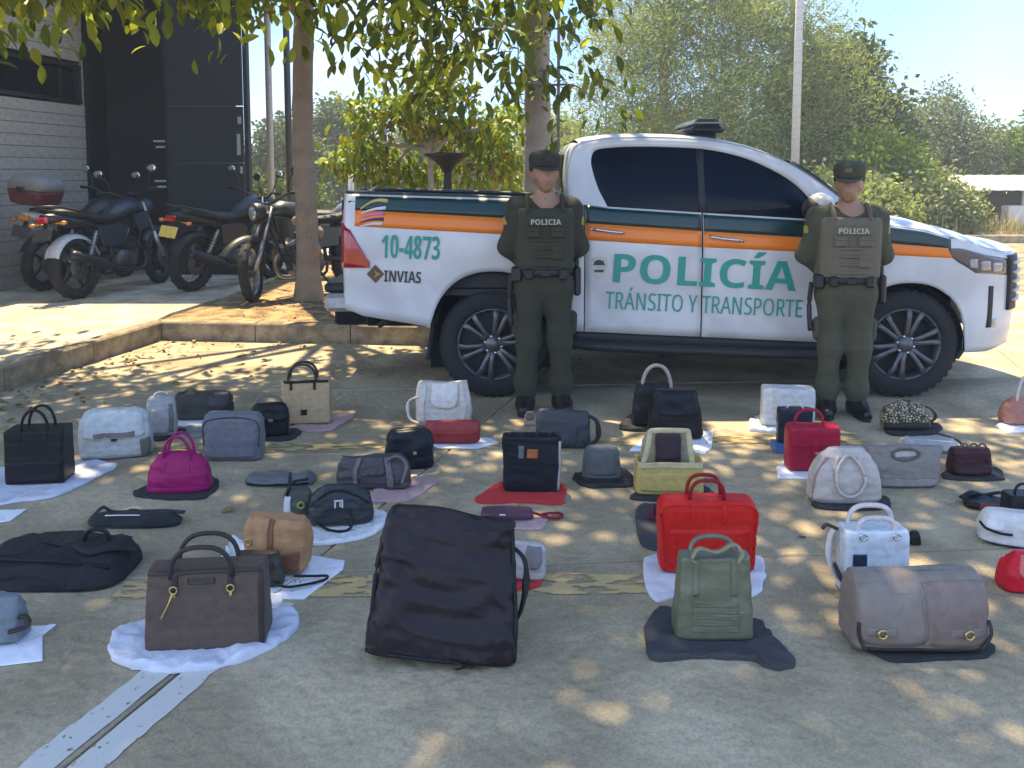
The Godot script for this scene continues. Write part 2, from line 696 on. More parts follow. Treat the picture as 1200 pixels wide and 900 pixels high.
	for s: float in [-1.0, 1.0]:
		var side := Vector3(-col_dir.z, 0, col_dir.x)
		var p0 := Vector3(-1.11, 0, -2.49) + col_dir * -1.6 + side * 0.016 * s
		var p1 := Vector3(-1.11, 0, -2.49) + col_dir * 0.62 + side * 0.016 * s
		var st := begin()
		var prev_in := p0
		var prev_out := p0 + side * 0.10 * s
		for i in range(1, 61):
			var t := i / 60.0
			var a := p0.lerp(p1, t) + side * s * 0.004 * bump.get_noise_1d(t * 900.0)
			var b := p0.lerp(p1, t) + side * s * (0.10 + 0.016 * bump.get_noise_1d(t * 2400.0 + 77.0 * s))
			quad(st, prev_in + Vector3.UP * 0.003, prev_out + Vector3.UP * 0.003, b + Vector3.UP * 0.003, a + Vector3.UP * 0.003)
			prev_in = a
			prev_out = b
		var o := part("line_marking", st, paint, self)
		tag(o, "worn white painted line, %s of the pair in front of the brown handbag" % ("left one" if s < 0 else "right one"), "road marking", "double white line")
		o.set_meta("kind", "structure")
	# faded yellow lines across the rows of bags
	var ypaint := pm("worn_yellow", Color(0.46, 0.34, 0.15), 0.85, "", 0.5, {"world": true})
	ypaint.albedo_texture = noise_tex("worn_yellow", FastNoiseLite.TYPE_SIMPLEX, 0.018, 6, 0.0, Color(0.8, 0.78, 0.7, 0.0), Color(1, 1, 1, 1), 512, 0.30, 0.56)
	ypaint.transparency = BaseMaterial3D.TRANSPARENCY_ALPHA_SCISSOR
	ypaint.alpha_scissor_threshold = 0.5
	ypaint.uv1_scale = Vector3(0.7, 1.0, 1.6)
	for q in [[Vector3(-1.5138, 0, -3.1643), Vector3(0.6678, 0, -3.2127), "nearer one in front of the tan drum bag"], [Vector3(-1.9827, 0, -4.8366), Vector3(2.1316, 0, -5.0797), "farther one in front of the rear rows of bags"]]:
		var dir: Vector3 = ((q[1] as Vector3) - q[0]).normalized()
		var wd := Vector3(-dir.z, 0, dir.x) * 0.085
		var ys := begin()
		quad(ys, q[0] - wd + Vector3.UP * 0.003, q[1] - wd + Vector3.UP * 0.003, q[1] + wd + Vector3.UP * 0.003, q[0] + wd + Vector3.UP * 0.003)
		var yo := part("line_marking", ys, ypaint, self)
		tag(yo, "faded yellow line across the forecourt, %s" % q[2], "road marking", "faded yellow lines")
		yo.set_meta("kind", "structure")
	# fallen leaves and grit that nobody could count
	rng.seed = 41
	var lm := leaf_mesh(0.07, 0.032, 0.3)
	var at := []
	for i in 790:
		var p: Vector3
		if i < 520:
			p = Vector3(rng.randf_range(-3.1, 1.8), 0.14, rng.randf_range(-11.5, -8.5))
			if p.x < -3.0 - (p.z + 8.5) * 0.2:
				continue
		elif i < 760:
			p = corner + kdir * rng.randf_range(0.0, 3.0) - inner_k * absf(rng.randfn(0.0, 1.0)) * 3.0 + Vector3(0, 0.012, 0)
			if i % 3 == 0:
				p = corner + rdir * rng.randf_range(0.0, 5.0) - inner_r * absf(rng.randfn(0.0, 1.0)) * 3.0 + Vector3(0, 0.012, 0)
		else:
			p = Vector3(rng.randf_range(-4, 4), 0.012, rng.randf_range(-7.5, -2.0))
		var b := Basis.from_euler(Vector3(rng.randf_range(-0.35, 0.35), rng.randf() * TAU, rng.randf_range(-0.4, 0.4))).scaled(Vector3.ONE * rng.randf_range(0.35, 1.2))
		at.append([Transform3D(b, p), Color(0.30, 0.20, 0.09).lerp(Color(0.12, 0.08, 0.04), rng.randf()) * rng.randf_range(0.6, 1.2)])
	scatter("leaf_litter", at, lm, pm("dry_leaf", Color(1, 1, 1), 0.9, "", 0.5, {"vertex": true, "mottled": false}), self, "dry fallen leaves scattered over the planting bed, kerb and forecourt", "leaf litter")

func scatter(called: String, at: Array, m: Mesh, mat_of: Material, parent: Node, label := "", category := "") -> MultiMeshInstance3D:
	var mm := MultiMesh.new()
	mm.transform_format = MultiMesh.TRANSFORM_3D
	mm.use_colors = true
	mm.mesh = m
	mm.instance_count = at.size()
	for i in at.size():
		mm.set_instance_transform(i, at[i][0])
		mm.set_instance_color(i, at[i][1])
	var o := MultiMeshInstance3D.new()
	o.name = called
	o.multimesh = mm
	o.material_override = mat_of
	parent.add_child(o, true)
	o.set_meta("kind", "stuff")
	if parent == self:
		tag(o, label, category)
	return o

# ---------------------------------------------------------------- leaves and trees
func leaf_mesh(l: float, w: float, curl := 0.35) -> ArrayMesh:
	var st := begin()
	var rows := [[0.0, 0.06], [0.3, 0.8], [0.62, 1.0], [0.86, 0.6], [1.0, 0.03]]
	for i in rows.size() - 1:
		var a: float = rows[i][0]
		var b: float = rows[i + 1][0]
		for s: float in [-1.0, 1.0]:
			var p0 := Vector3(0, -curl * a * a * l, a * l)
			var p1 := Vector3(0, -curl * b * b * l, b * l)
			var q0 := p0 + Vector3(s * w / 2 * rows[i][1], w * 0.18 * rows[i][1], 0)
			var q1 := p1 + Vector3(s * w / 2 * rows[i + 1][1], w * 0.18 * rows[i + 1][1], 0)
			if s > 0:
				quad(st, p0, p1, q1, q0)
			else:
				quad(st, p0, q0, q1, p1)
	st.generate_normals()
	return st.commit()

func sprig_mesh(count: int, spread: float, l: float, w: float, seed_of: int, droop := 0.0) -> ArrayMesh:
	rng.seed = seed_of
	var st := begin()
	st.set_smooth_group(-1)
	for i in count:
		var c := Vector3(rng.randfn(0, 1), rng.randfn(0, 1) - droop * rng.randf(), rng.randfn(0, 1)) * spread * 0.5
		var b := Basis.from_euler(Vector3(rng.randf_range(-0.9, 0.9) + droop, rng.randf() * TAU, rng.randf_range(-0.7, 0.7)))
		var a := c + b * Vector3(0, 0, -l / 2)
		var d := c + b * Vector3(0, 0, l / 2)
		quad(st, a, c + b * Vector3(-w / 2, 0, 0), d, c + b * Vector3(w / 2, 0.1 * w, 0))
	st.generate_normals()
	return st.commit()

# leaves in clumps through ellipsoidal boughs [centre, radius, share]; tones are picked at random per clump
func crown(parent: Node, boughs: Array, count: int, m: Mesh, tones: Array, mat_of: Material, seed_of: int, clump := 0.3, per := 14, hollow := 0.45, drop := 0.7, called := "foliage") -> void:
	rng.seed = seed_of
	var at := []
	var total := 0.0
	for b in boughs:
		total += pow(b[1], 2.2)
	for b in boughs:
		var r: float = b[1]
		var flatten: float = b[2] if b.size() > 2 else 0.75
		var clumps := int(count * pow(r, 2.2) / total / per) + 1
		for c in clumps:
			var d := Vector3(rng.randfn(0, 1), rng.randfn(0, 1), rng.randfn(0, 1)).normalized()
			var centre: Vector3 = b[0] + d * Vector3(1, flatten, 1) * r * lerpf(hollow, 1.0, sqrt(rng.randf()))
			var tone: Color = tones[rng.randi() % tones.size()]
			tone = tone.lerp(tones[rng.randi() % tones.size()], rng.randf() * 0.6)
			var size := rng.randf_range(0.6, 1.35) * clump
			for k in per:
				var off := Vector3(rng.randfn(0, 1), rng.randfn(0, 0.7), rng.randfn(0, 1)) * size * 0.6
				var yaw := atan2(off.x, off.z) + rng.randfn(0, 0.7)
				var bs := Basis.from_euler(Vector3(rng.randfn(0.25, 0.45) + drop * 0.5, yaw, rng.randfn(0, 0.4))).scaled(Vector3.ONE * rng.randf_range(0.6, 1.25))
				at.append([Transform3D(bs, centre + off), tone * rng.randf_range(0.75, 1.3)])
	scatter(called, at, m, mat_of, parent)

func bark_tube(st: SurfaceTool, pts: Array, r0: float, r1: float, per := 5, sides := 10, rough := 0.08) -> void:
	var path := smooth_path(pts, per)
	var radii := PackedFloat32Array()
	for i in path.size():
		var t := float(i) / (path.size() - 1)
		radii.append(lerpf(r0, r1, t) * (1.0 + (0.55 * exp(-(path[i].y + 0.05) * 5.0) if r0 > 0.1 and pts[0].y < 0.0 else 0.0)) * (1.0 + rough * bump.get_noise_3d(path[i].x * 300.0, path[i].y * 260.0, path[i].z * 300.0)))
	tube(st, path, radii, sides, 1.0, Vector3.BACK)

func leaf_material(key: String, glow: Color, rough := 0.55) -> StandardMaterial3D:
	return pm(key, Color(1, 1, 1), rough, "", 0.5, {"vertex": true, "mottled": false, "back": glow, "specular": 0.35})

# a tree from trunk points, limbs to boughs, and a crown
func tree(called: String, label: String, at: Vector3, trunk: Array, r0: float, r1: float, bark: Material, boughs: Array, count: int, m: Mesh, tones: Array, leafm: Material, seed_of: int, clump := 0.3, per := 14, limb := 0.4, group := "", hollow := 0.45) -> Node3D:
	var t := thing(called, label, "tree", at, 0.0, group)
	var st := begin()
	bark_tube(st, trunk, r0, r1, 6, 14, 0.16)
	part("trunk", st, bark, t)
	var top: Vector3 = trunk[trunk.size() - 1]
	var mid: Vector3 = trunk[maxi(trunk.size() - 2, 0)]
	rng.seed = seed_of + 7
	for b in boughs:
		var s2 := begin()
		var start := mid.lerp(top, rng.randf_range(0.1, 1.0))
		var goal: Vector3 = b[0]
		var thin := 1.0
		if b[1] < 0.6 and r0 > 0.1:
			start = Vector3(trunk[2].x, goal.y + 0.25, 0.1)
			thin = 0.3
		var bend := start.lerp(goal, 0.5) + Vector3(rng.randfn(0, 0.12), 0.12, rng.randfn(0, 0.12)) * start.distance_to(goal)
		bark_tube(s2, [start, bend, goal], r1 * limb * 1.4 * thin, r1 * limb * 0.3 * thin, 5, 7)
		for k in 3:
			var tip: Vector3 = goal + Vector3(rng.randfn(0, 1), rng.randfn(0.2, 0.6), rng.randfn(0, 1)).normalized() * b[1] * 0.8
			bark_tube(s2, [bend.lerp(goal, rng.randf_range(0.3, 0.9)), goal.lerp(tip, 0.4), tip], r1 * limb * 0.5 * thin, r1 * limb * 0.12 * thin, 4, 5)
		part("branch", s2, bark, t)
	crown(t, boughs, count, m, tones, leafm, seed_of, clump, per, hollow)
	return t

func trees() -> void:
	var bark_brown := pm("bark_brown", Color(0.235, 0.195, 0.155), 0.95, "crease", 2.0, {"scale": 1.6})
	var bark_grey := pm("bark_grey", Color(0.30, 0.27, 0.24), 0.92, "crease", 1.4, {"scale": 1.5})
	var bark_pale := pm("bark_pale", Color(0.36, 0.33, 0.28), 0.9, "crease", 0.7, {"scale": 3.0})
	var near_leaf := leaf_mesh(0.165, 0.075, 0.3)
	var lit := leaf_material("leaf_broad", Color(0.62, 0.66, 0.05))
	var greens := [Color(0.12, 0.16, 0.018), Color(0.09, 0.13, 0.02), Color(0.17, 0.19, 0.02), Color(0.06, 0.09, 0.018)]
	var limes := [Color(0.20, 0.24, 0.018), Color(0.26, 0.27, 0.02), Color(0.14, 0.19, 0.018)]
	# brown trunk between the motorcycles and the pickup
	var p1 := Vector3(-2.3728, 0.13, -9.8803)
	var t1 := tree("shade_tree", "brown knobbly tree trunk in the planting bed between the motorcycles and the pickup", p1,
		[Vector3(0, -0.05, 0), Vector3(0.0, 0.9, 0.02), Vector3(-0.03, 1.9, 0), Vector3(0.02, 2.9, 0.1), Vector3(0.15, 4.2, 0.4)], 0.128, 0.112, bark_brown,
		[[Vector3(-2.3, 3.6, 2.6), 1.1], [Vector3(-1.0, 3.5, 2.8), 1.05], [Vector3(-3.4, 3.7, 3.2), 1.15], [Vector3(0.4, 3.55, 2.5), 1.0], [Vector3(1.5, 3.7, 2.6), 0.95], [Vector3(-0.4, 5.0, 3.0), 1.4], [Vector3(-2.2, 5.0, 3.4), 1.4], [Vector3(1.2, 5.0, 3.4), 1.3], [Vector3(-1.6, 4.7, 4.4), 1.4], [Vector3(0.4, 4.8, 4.6), 1.4]],
		13500, near_leaf, limes + limes + greens, lit, 11, 0.44, 16)
	rng.seed = 3
	for k in 7:
		var st := begin()
		var a := rng.randf() * TAU
		ball(st, Vector3(cos(a) * 0.14, rng.randf_range(0.5, 1.1), sin(a) * 0.14), Vector3(0.05, 0.07, 0.05) * rng.randf_range(0.6, 1.2), 8, 5)
		part("burl", st, bark_brown, t1)
	single_leaves(t1, near_leaf, lit, limes, 120, Vector3(-3.7, 2.5, 1.4), Vector3(1.6, 3.1, 3.2), 21)
	# grey trunk behind the cab
	var p2 := Vector3(0.29, 0.13, -9.3)
	var t2 := tree("shade_tree", "tall pale grey tree trunk rising straight behind the pickup and the left officer", p2,
		[Vector3(0.02, -0.05, 0), Vector3(0.0, 1.4, 0), Vector3(-0.02, 3.0, 0.02), Vector3(0.05, 4.4, 0.3), Vector3(0.2, 6.0, 0.9)], 0.17, 0.10, bark_grey,
		[[Vector3(-0.9, 3.35, 0.4), 0.75], [Vector3(-1.5, 3.9, 0.9), 1.0], [Vector3(0.15, 3.55, 0.5), 0.65], [Vector3(1.6, 5.6, 3.0), 1.7], [Vector3(3.2, 6.0, 3.4), 1.6], [Vector3(0.2, 5.6, 3.6), 1.6], [Vector3(-1.3, 5.4, 4.4), 1.6], [Vector3(1.9, 5.7, 4.7), 1.7], [Vector3(3.8, 6.0, 4.9), 1.6], [Vector3(0.4, 5.6, 5.6), 1.7], [Vector3(2.6, 5.9, 6.0), 1.6], [Vector3(-1.2, 5.8, 6.0), 1.5], [Vector3(1.4, 6.6, 5.4), 1.6], [Vector3(-1.4106, 2.8346, -8.2) - Vector3(0.29, 0.13, -9.3), 0.34], [Vector3(-0.6122, 2.8097, -8.3) - Vector3(0.29, 0.13, -9.3), 0.40], [Vector3(0.043, 2.3185, -8.7) - Vector3(0.29, 0.13, -9.3), 0.26], [Vector3(0.5843, 2.446, -8.7) - Vector3(0.29, 0.13, -9.3), 0.24], [Vector3(0.8865, 2.2759, -8.7) - Vector3(0.29, 0.13, -9.3), 0.19], [Vector3(0.3263, 2.8498, -8.3) - Vector3(0.29, 0.13, -9.3), 0.32], [Vector3(0.8138, 3.0897, -8.3) - Vector3(0.29, 0.13, -9.3), 0.28]],
		22000, near_leaf, greens, lit, 12, 0.46, 18)
	single_leaves(t2, near_leaf, lit, limes, 70, Vector3(-1.7, 2.55, 0.1), Vector3(0.65, 3.5, 0.9), 22)
	# the tree whose crown hangs over the bags from the left, its trunk outside the photograph
	tree("shade_tree", "broad leafy tree on the walk at far left whose crown overhangs the forecourt", Vector3(-5.6, 0.16, -4.6),
		[Vector3(0, -0.05, 0), Vector3(0.1, 1.6, 0.0), Vector3(0.3, 3.2, 0.0), Vector3(0.9, 4.6, 0.1)], 0.17, 0.12, bark_brown,
		[[Vector3(1.6, 5.3, -0.4), 1.7], [Vector3(0.2, 5.2, 0.6), 1.6], [Vector3(2.9, 5.7, 0.1), 1.7], [Vector3(1.4, 6.3, 0.6), 1.7], [Vector3(4.2, 6.4, -0.6), 1.6]],
		13500, near_leaf, greens, lit, 13, 0.46, 18)
	# small tree with yellowing leaves behind the cargo bed
	var yellow := [Color(0.25, 0.30, 0.02), Color(0.19, 0.26, 0.02), Color(0.30, 0.30, 0.018), Color(0.14, 0.22, 0.02), Color(0.24, 0.30, 0.02), Color(0.20, 0.27, 0.02), Color(0.32, 0.22, 0.012)]
	var lit2 := leaf_material("leaf_yellow", Color(0.52, 0.60, 0.05))
	var p3 := Vector3(-1.0, 0.13, -11.0)
	tree("young_tree", "small young tree with yellowing leaves just behind the cargo bed", p3,
		[Vector3(0, -0.05, 0), Vector3(0.02, 0.8, 0), Vector3(-0.05, 1.5, 0), Vector3(0, 2.2, 0)], 0.05, 0.03, bark_pale,
		[[Vector3(-1.0885, 2.425, -11) - Vector3(-1.0, 0.13, -11), 0.55], [Vector3(-1.7417, 2.425, -11) - Vector3(-1.0, 0.13, -11), 0.34], [Vector3(-0.1636, 2.1876, -11) - Vector3(-1.0, 0.13, -11), 0.42], [Vector3(-2.0043, 1.8451, -11.2) - Vector3(-1.0, 0.13, -11), 0.38], [Vector3(-1.589, 1.6691, -11.4) - Vector3(-1.0, 0.13, -11), 0.36], [Vector3(-0.2231, 1.6122, -11.2) - Vector3(-1.0, 0.13, -11), 0.42], [Vector3(-0.8676, 2.8865, -11) - Vector3(-1.0, 0.13, -11), 0.40], [Vector3(-0.617, 2.037, -11.3) - Vector3(-1.0, 0.13, -11), 0.35], [Vector3(-1.1456, 1.59, -11.5) - Vector3(-1.0, 0.13, -11), 0.3]],
		4200, leaf_mesh(0.12, 0.058, 0.3), yellow, lit2, 14, 0.17, 10, 1.0)
	# trees farther off
	var fine := sprig_mesh(16, 0.6, 0.17, 0.04, 91, 0.7)
	var dense := sprig_mesh(14, 0.5, 0.22, 0.12, 92)
	var small := sprig_mesh(14, 0.4, 0.14, 0.08, 93)
	var soft := leaf_material("leaf_far", Color(0.52, 0.56, 0.12), 0.7)
	var pale := [Color(0.30, 0.34, 0.09), Color(0.24, 0.28, 0.08), Color(0.36, 0.39, 0.15), Color(0.19, 0.22, 0.06)]
	var bright := [Color(0.13, 0.20, 0.02), Color(0.17, 0.24, 0.025), Color(0.09, 0.15, 0.02)]
	var dark := [Color(0.05, 0.08, 0.02), Color(0.07, 0.10, 0.024), Color(0.12, 0.15, 0.035)]
	var greyg := [Color(0.19, 0.22, 0.10), Color(0.13, 0.16, 0.07), Color(0.25, 0.27, 0.14)]
	# feathery pale trees behind the cab
	tree("feathery_tree", "tall pale feathery tree right behind the cab roof, nearest the grey trunk", Vector3(4.4, -0.02, -24),
		[Vector3(0, 0, 0), Vector3(0.2, 2.0, 0), Vector3(-0.2, 4.2, 0), Vector3(0.1, 7.0, 0)], 0.2, 0.08, bark_pale,
		[[Vector3(-1.3, 3.4, 0), 1.5, 1.1], [Vector3(0.9, 3.6, 0.5), 1.5, 1.1], [Vector3(-0.6, 5.6, 0), 1.7, 1.1], [Vector3(1.2, 6.0, 0), 1.6, 1.1], [Vector3(0.2, 8.0, 0), 1.5, 1.1], [Vector3(-1.8, 2.0, 0.3), 1.1, 1.0], [Vector3(1.6, 1.8, 0.3), 1.1, 1.0]],
		3300, fine, pale, soft, 31, 0.8, 18, 0.5, "pale feathery trees behind the pickup", 0.2)
	tree("feathery_tree", "tall pale feathery tree beyond the light pole, with bare twigs at its top", Vector3(8.0, -0.02, -25),
		[Vector3(0, 0, 0), Vector3(-0.3, 2.2, 0), Vector3(0.1, 4.6, 0), Vector3(0.0, 7.6, 0)], 0.22, 0.08, bark_pale,
		[[Vector3(-1.5, 3.2, 0), 1.5, 1.1], [Vector3(0.9, 3.4, 0.5), 1.4, 1.1], [Vector3(-0.9, 5.4, 0), 1.6, 1.1], [Vector3(0.5, 5.2, 0), 1.3, 1.1], [Vector3(-1.4, 7.2, 0), 1.2, 1.1], [Vector3(0.1, 1.7, 0.3), 1.2, 1.0], [Vector3(-2.0, 1.8, 0.3), 1.2, 1.0]],
		3000, fine, pale, soft, 32, 0.8, 18, 0.5, "pale feathery trees behind the pickup", 0.2)
	tree("leafy_tree", "dense dark green tree just right of the light pole", Vector3(9.7, -0.02, -26),
		[Vector3(0, 0, 0), Vector3(0.1, 1.6, 0), Vector3(0, 3.2, 0)], 0.25, 0.14, bark_brown,
		[[Vector3(-0.6, 3.6, 0), 1.4, 0.9], [Vector3(0.8, 3.0, 0), 1.4, 0.9], [Vector3(-0.6, 2.0, 0.4), 1.5, 0.9], [Vector3(1.0, 1.6, 0.4), 1.5, 0.9], [Vector3(0.2, 4.5, 0), 0.9, 0.9]],
		3600, dense, dark, soft, 33, 0.45, 10, 0.5, "", 0.4)
	tree("leafy_tree", "sparse grey green tree with sky showing through, behind the bright shrub", Vector3(14.0, -0.02, -29),
		[Vector3(0, 0, 0), Vector3(0.2, 1.4, 0), Vector3(0, 3.0, 0)], 0.16, 0.1, bark_grey,
		[[Vector3(-1.2, 2.8, 0), 0.9, 0.9], [Vector3(0.5, 3.5, 0), 1.0, 0.9], [Vector3(1.3, 2.6, 0.3), 0.9, 0.9], [Vector3(-0.3, 2.2, 0.4), 0.9, 0.9], [Vector3(1.4, 1.8, 0.2), 0.9, 0.9]],
		1100, small, greyg, soft, 34, 0.34, 8, 0.7, "", 0.35)
	tree("shrub", "rounded bright green shrub behind the bonnet of the pickup", Vector3(9.6, -0.02, -22.5),
		[Vector3(0, 0, 0), Vector3(0.05, 0.5, 0), Vector3(0, 1.1, 0)], 0.08, 0.05, bark_brown,
		[[Vector3(-0.5, 1.0, 0), 0.65, 0.95], [Vector3(0.4, 1.3, 0), 0.7, 0.95], [Vector3(0.0, 1.9, 0), 0.6, 0.9], [Vector3(0.9, 0.7, 0.2), 0.55, 0.9], [Vector3(-0.9, 0.6, 0.2), 0.6, 0.9]],
		1900, small, bright, soft, 35, 0.3, 9, 0.7, "", 0.5)
	tree("leafy_tree", "bright green rounded tree at the right edge above the shed roof", Vector3(17.6, -0.02, -29.5),
		[Vector3(0, 0, 0), Vector3(0.05, 0.9, 0), Vector3(0, 2.0, 0)], 0.14, 0.09, bark_brown,
		[[Vector3(-0.9, 1.9, 0), 1.0, 0.8], [Vector3(0.8, 2.3, 0), 1.1, 0.8], [Vector3(2.1, 2.0, 0.2), 1.1, 0.8], [Vector3(0.3, 1.5, 0.5), 0.9, 0.8]],
		2600, dense, bright, soft, 36, 0.36, 9, 0.7, "", 0.5)
	# undergrowth and far trees that fill the gaps
	var far_spots := [
		[Vector3(-9.0, -0.02, -34), 3.3, dark, "dark green tree far off between the building and the light pole"],
		[Vector3(-7.2, -0.02, -36), 4.0, dark, "dark round tree far off beyond the brown trunk"],
		[Vector3(-4.0, -0.02, -38), 3.6, greyg, "grey green tree far off behind the yellowing young tree"],
		[Vector3(-1.2, -0.02, -36), 3.0, greyg, "grey green low tree far off left of the tall grey trunk"],
		[Vector3(1.6, -0.02, -33), 3.2, pale, "pale green tree far off behind the tall grey trunk"],
		[Vector3(5.6, -0.02, -31), 3.6, greyg, "grey green tree in the second row behind the cab"],
		[Vector3(12.9, -0.02, -36), 1.9, greyg, "low grey green tree in the second row right of the light pole"]]
	for i in far_spots.size():
		var s = far_spots[i]
		var h: float = s[1]
		tree("leafy_tree", s[3], s[0], [Vector3(0, 0, 0), Vector3(0.1, h * 0.3, 0), Vector3(0, h * 0.6, 0)], 0.15, 0.1, bark_brown,
			[[Vector3(-0.9, h * 0.45, 0), h * 0.36, 0.9], [Vector3(0.9, h * 0.5, 0), h * 0.36, 0.9], [Vector3(0, h * 0.8, 0), h * 0.32, 0.9], [Vector3(1.5, h * 0.25, 0.3), h * 0.28, 0.9], [Vector3(-1.5, h * 0.25, 0.3), h * 0.28, 0.9]],
			1700, dense, s[2], soft, 50 + i, 0.45, 9, 0.6, "trees far off behind the forecourt", 0.4)
	# bushes along the far side, each a plant of its own
	rng.seed = 77
	var bush_labels := ["low olive bush behind the cab window, left of the light pole", "low bush right of the light pole behind the windscreen", "straggly bush behind the front officer's cap", "low bush between the bonnet shrub and the dry grass", "olive bush behind the tall grey trunk", "low dark bush at the foot of the brown trunk's background"]
	var bush_at := [Vector3(4.6, -0.02, -19.5), Vector3(6.9, -0.02, -19), Vector3(8.3, -0.02, -20.5), Vector3(10.6, -0.02, -21.6), Vector3(0.9, -0.02, -18.5), Vector3(-6.0, -0.02, -22)]
	for i in 6:
		var t := thing("bush", bush_labels[i], "bush", bush_at[i], 0.0, "low bushes beyond the planting bed")
		var s2 := begin()
		for k in 6:
			bark_tube(s2, [Vector3(0, 0, 0), Vector3(rng.randfn(0, 0.2), 0.4, rng.randfn(0, 0.2)), Vector3(rng.randfn(0, 0.6), 0.9, rng.randfn(0, 0.4))], 0.02, 0.006, 3, 5)
		part("stem", s2, bark_brown, t)
		crown(t, [[Vector3(-0.5, 0.5, 0), 0.6], [Vector3(0.5, 0.6, 0), 0.65], [Vector3(0, 0.9, 0), 0.55]], 700, small, (greyg + pale) if i != 5 else dark, soft, 80 + i, 0.26, 8, 0.3)
	# dry grass and reeds in front of the shed
	rng.seed = 55
	var blade := leaf_mesh(1.0, 0.035, 0.35)
	var at := []
	for i in 5200:
		var q := Vector3(rng.randf_range(9.6, 24), -0.02, rng.randf_range(-25.5, -20.6))
		var hgt := rng.randf_range(0.35, 1.0) * (0.55 + 0.45 * bump.get_noise_2d(q.x * 60.0, q.z * 60.0)) * (1.15 if q.x < 12.4 else 0.9)
		var b := Basis.from_euler(Vector3(-PI / 2 + rng.randfn(0, 0.22), rng.randf() * TAU, 0)).scaled(Vector3(1, 1, 1) * maxf(hgt, 0.2))
		b = Basis.from_euler(Vector3(0, rng.randf() * TAU, 0)) * b
		var c := Color(0.36, 0.27, 0.10).lerp(Color(0.45, 0.38, 0.17), rng.randf())
		if rng.randf() < 0.25:
			c = Color(0.16, 0.19, 0.05)
		at.append([Transform3D(b, q), c])
	scatter("dry_grass", at, blade, leaf_material("grass_dry", Color(0.25, 0.2, 0.07), 0.8), self, "tall dry straw coloured grass beside the road in front of the shed", "grass")

func single_leaves(t: Node3D, m: Mesh, mat_of: Material, tones: Array, count: int, lo: Vector3, hi: Vector3, seed_of: int) -> void:
	rng.seed = seed_of
	var kinds := []
	for k in 4:
		var c: Color = tones[k % tones.size()]
		kinds.append(pm("leaf_single_%d_%d" % [seed_of, k], c * 1.2, 0.5, "", 0.5, {"mottled": false, "back": Color(0.34, 0.40, 0.03), "specular": 0.35}))
	for i in count:
		var p := Vector3(rng.randf_range(lo.x, hi.x), lerpf(lo.y, hi.y, sqrt(rng.randf())), rng.randf_range(lo.z, hi.z))
		var o := part("leaf", m, kinds[i % 4], t)
		o.transform = Transform3D(Basis.from_euler(Vector3(rng.randfn(0.7, 0.4), rng.randf() * TAU, rng.randfn(0, 0.4))).scaled(Vector3.ONE * rng.randf_range(0.8, 1.25)), p)

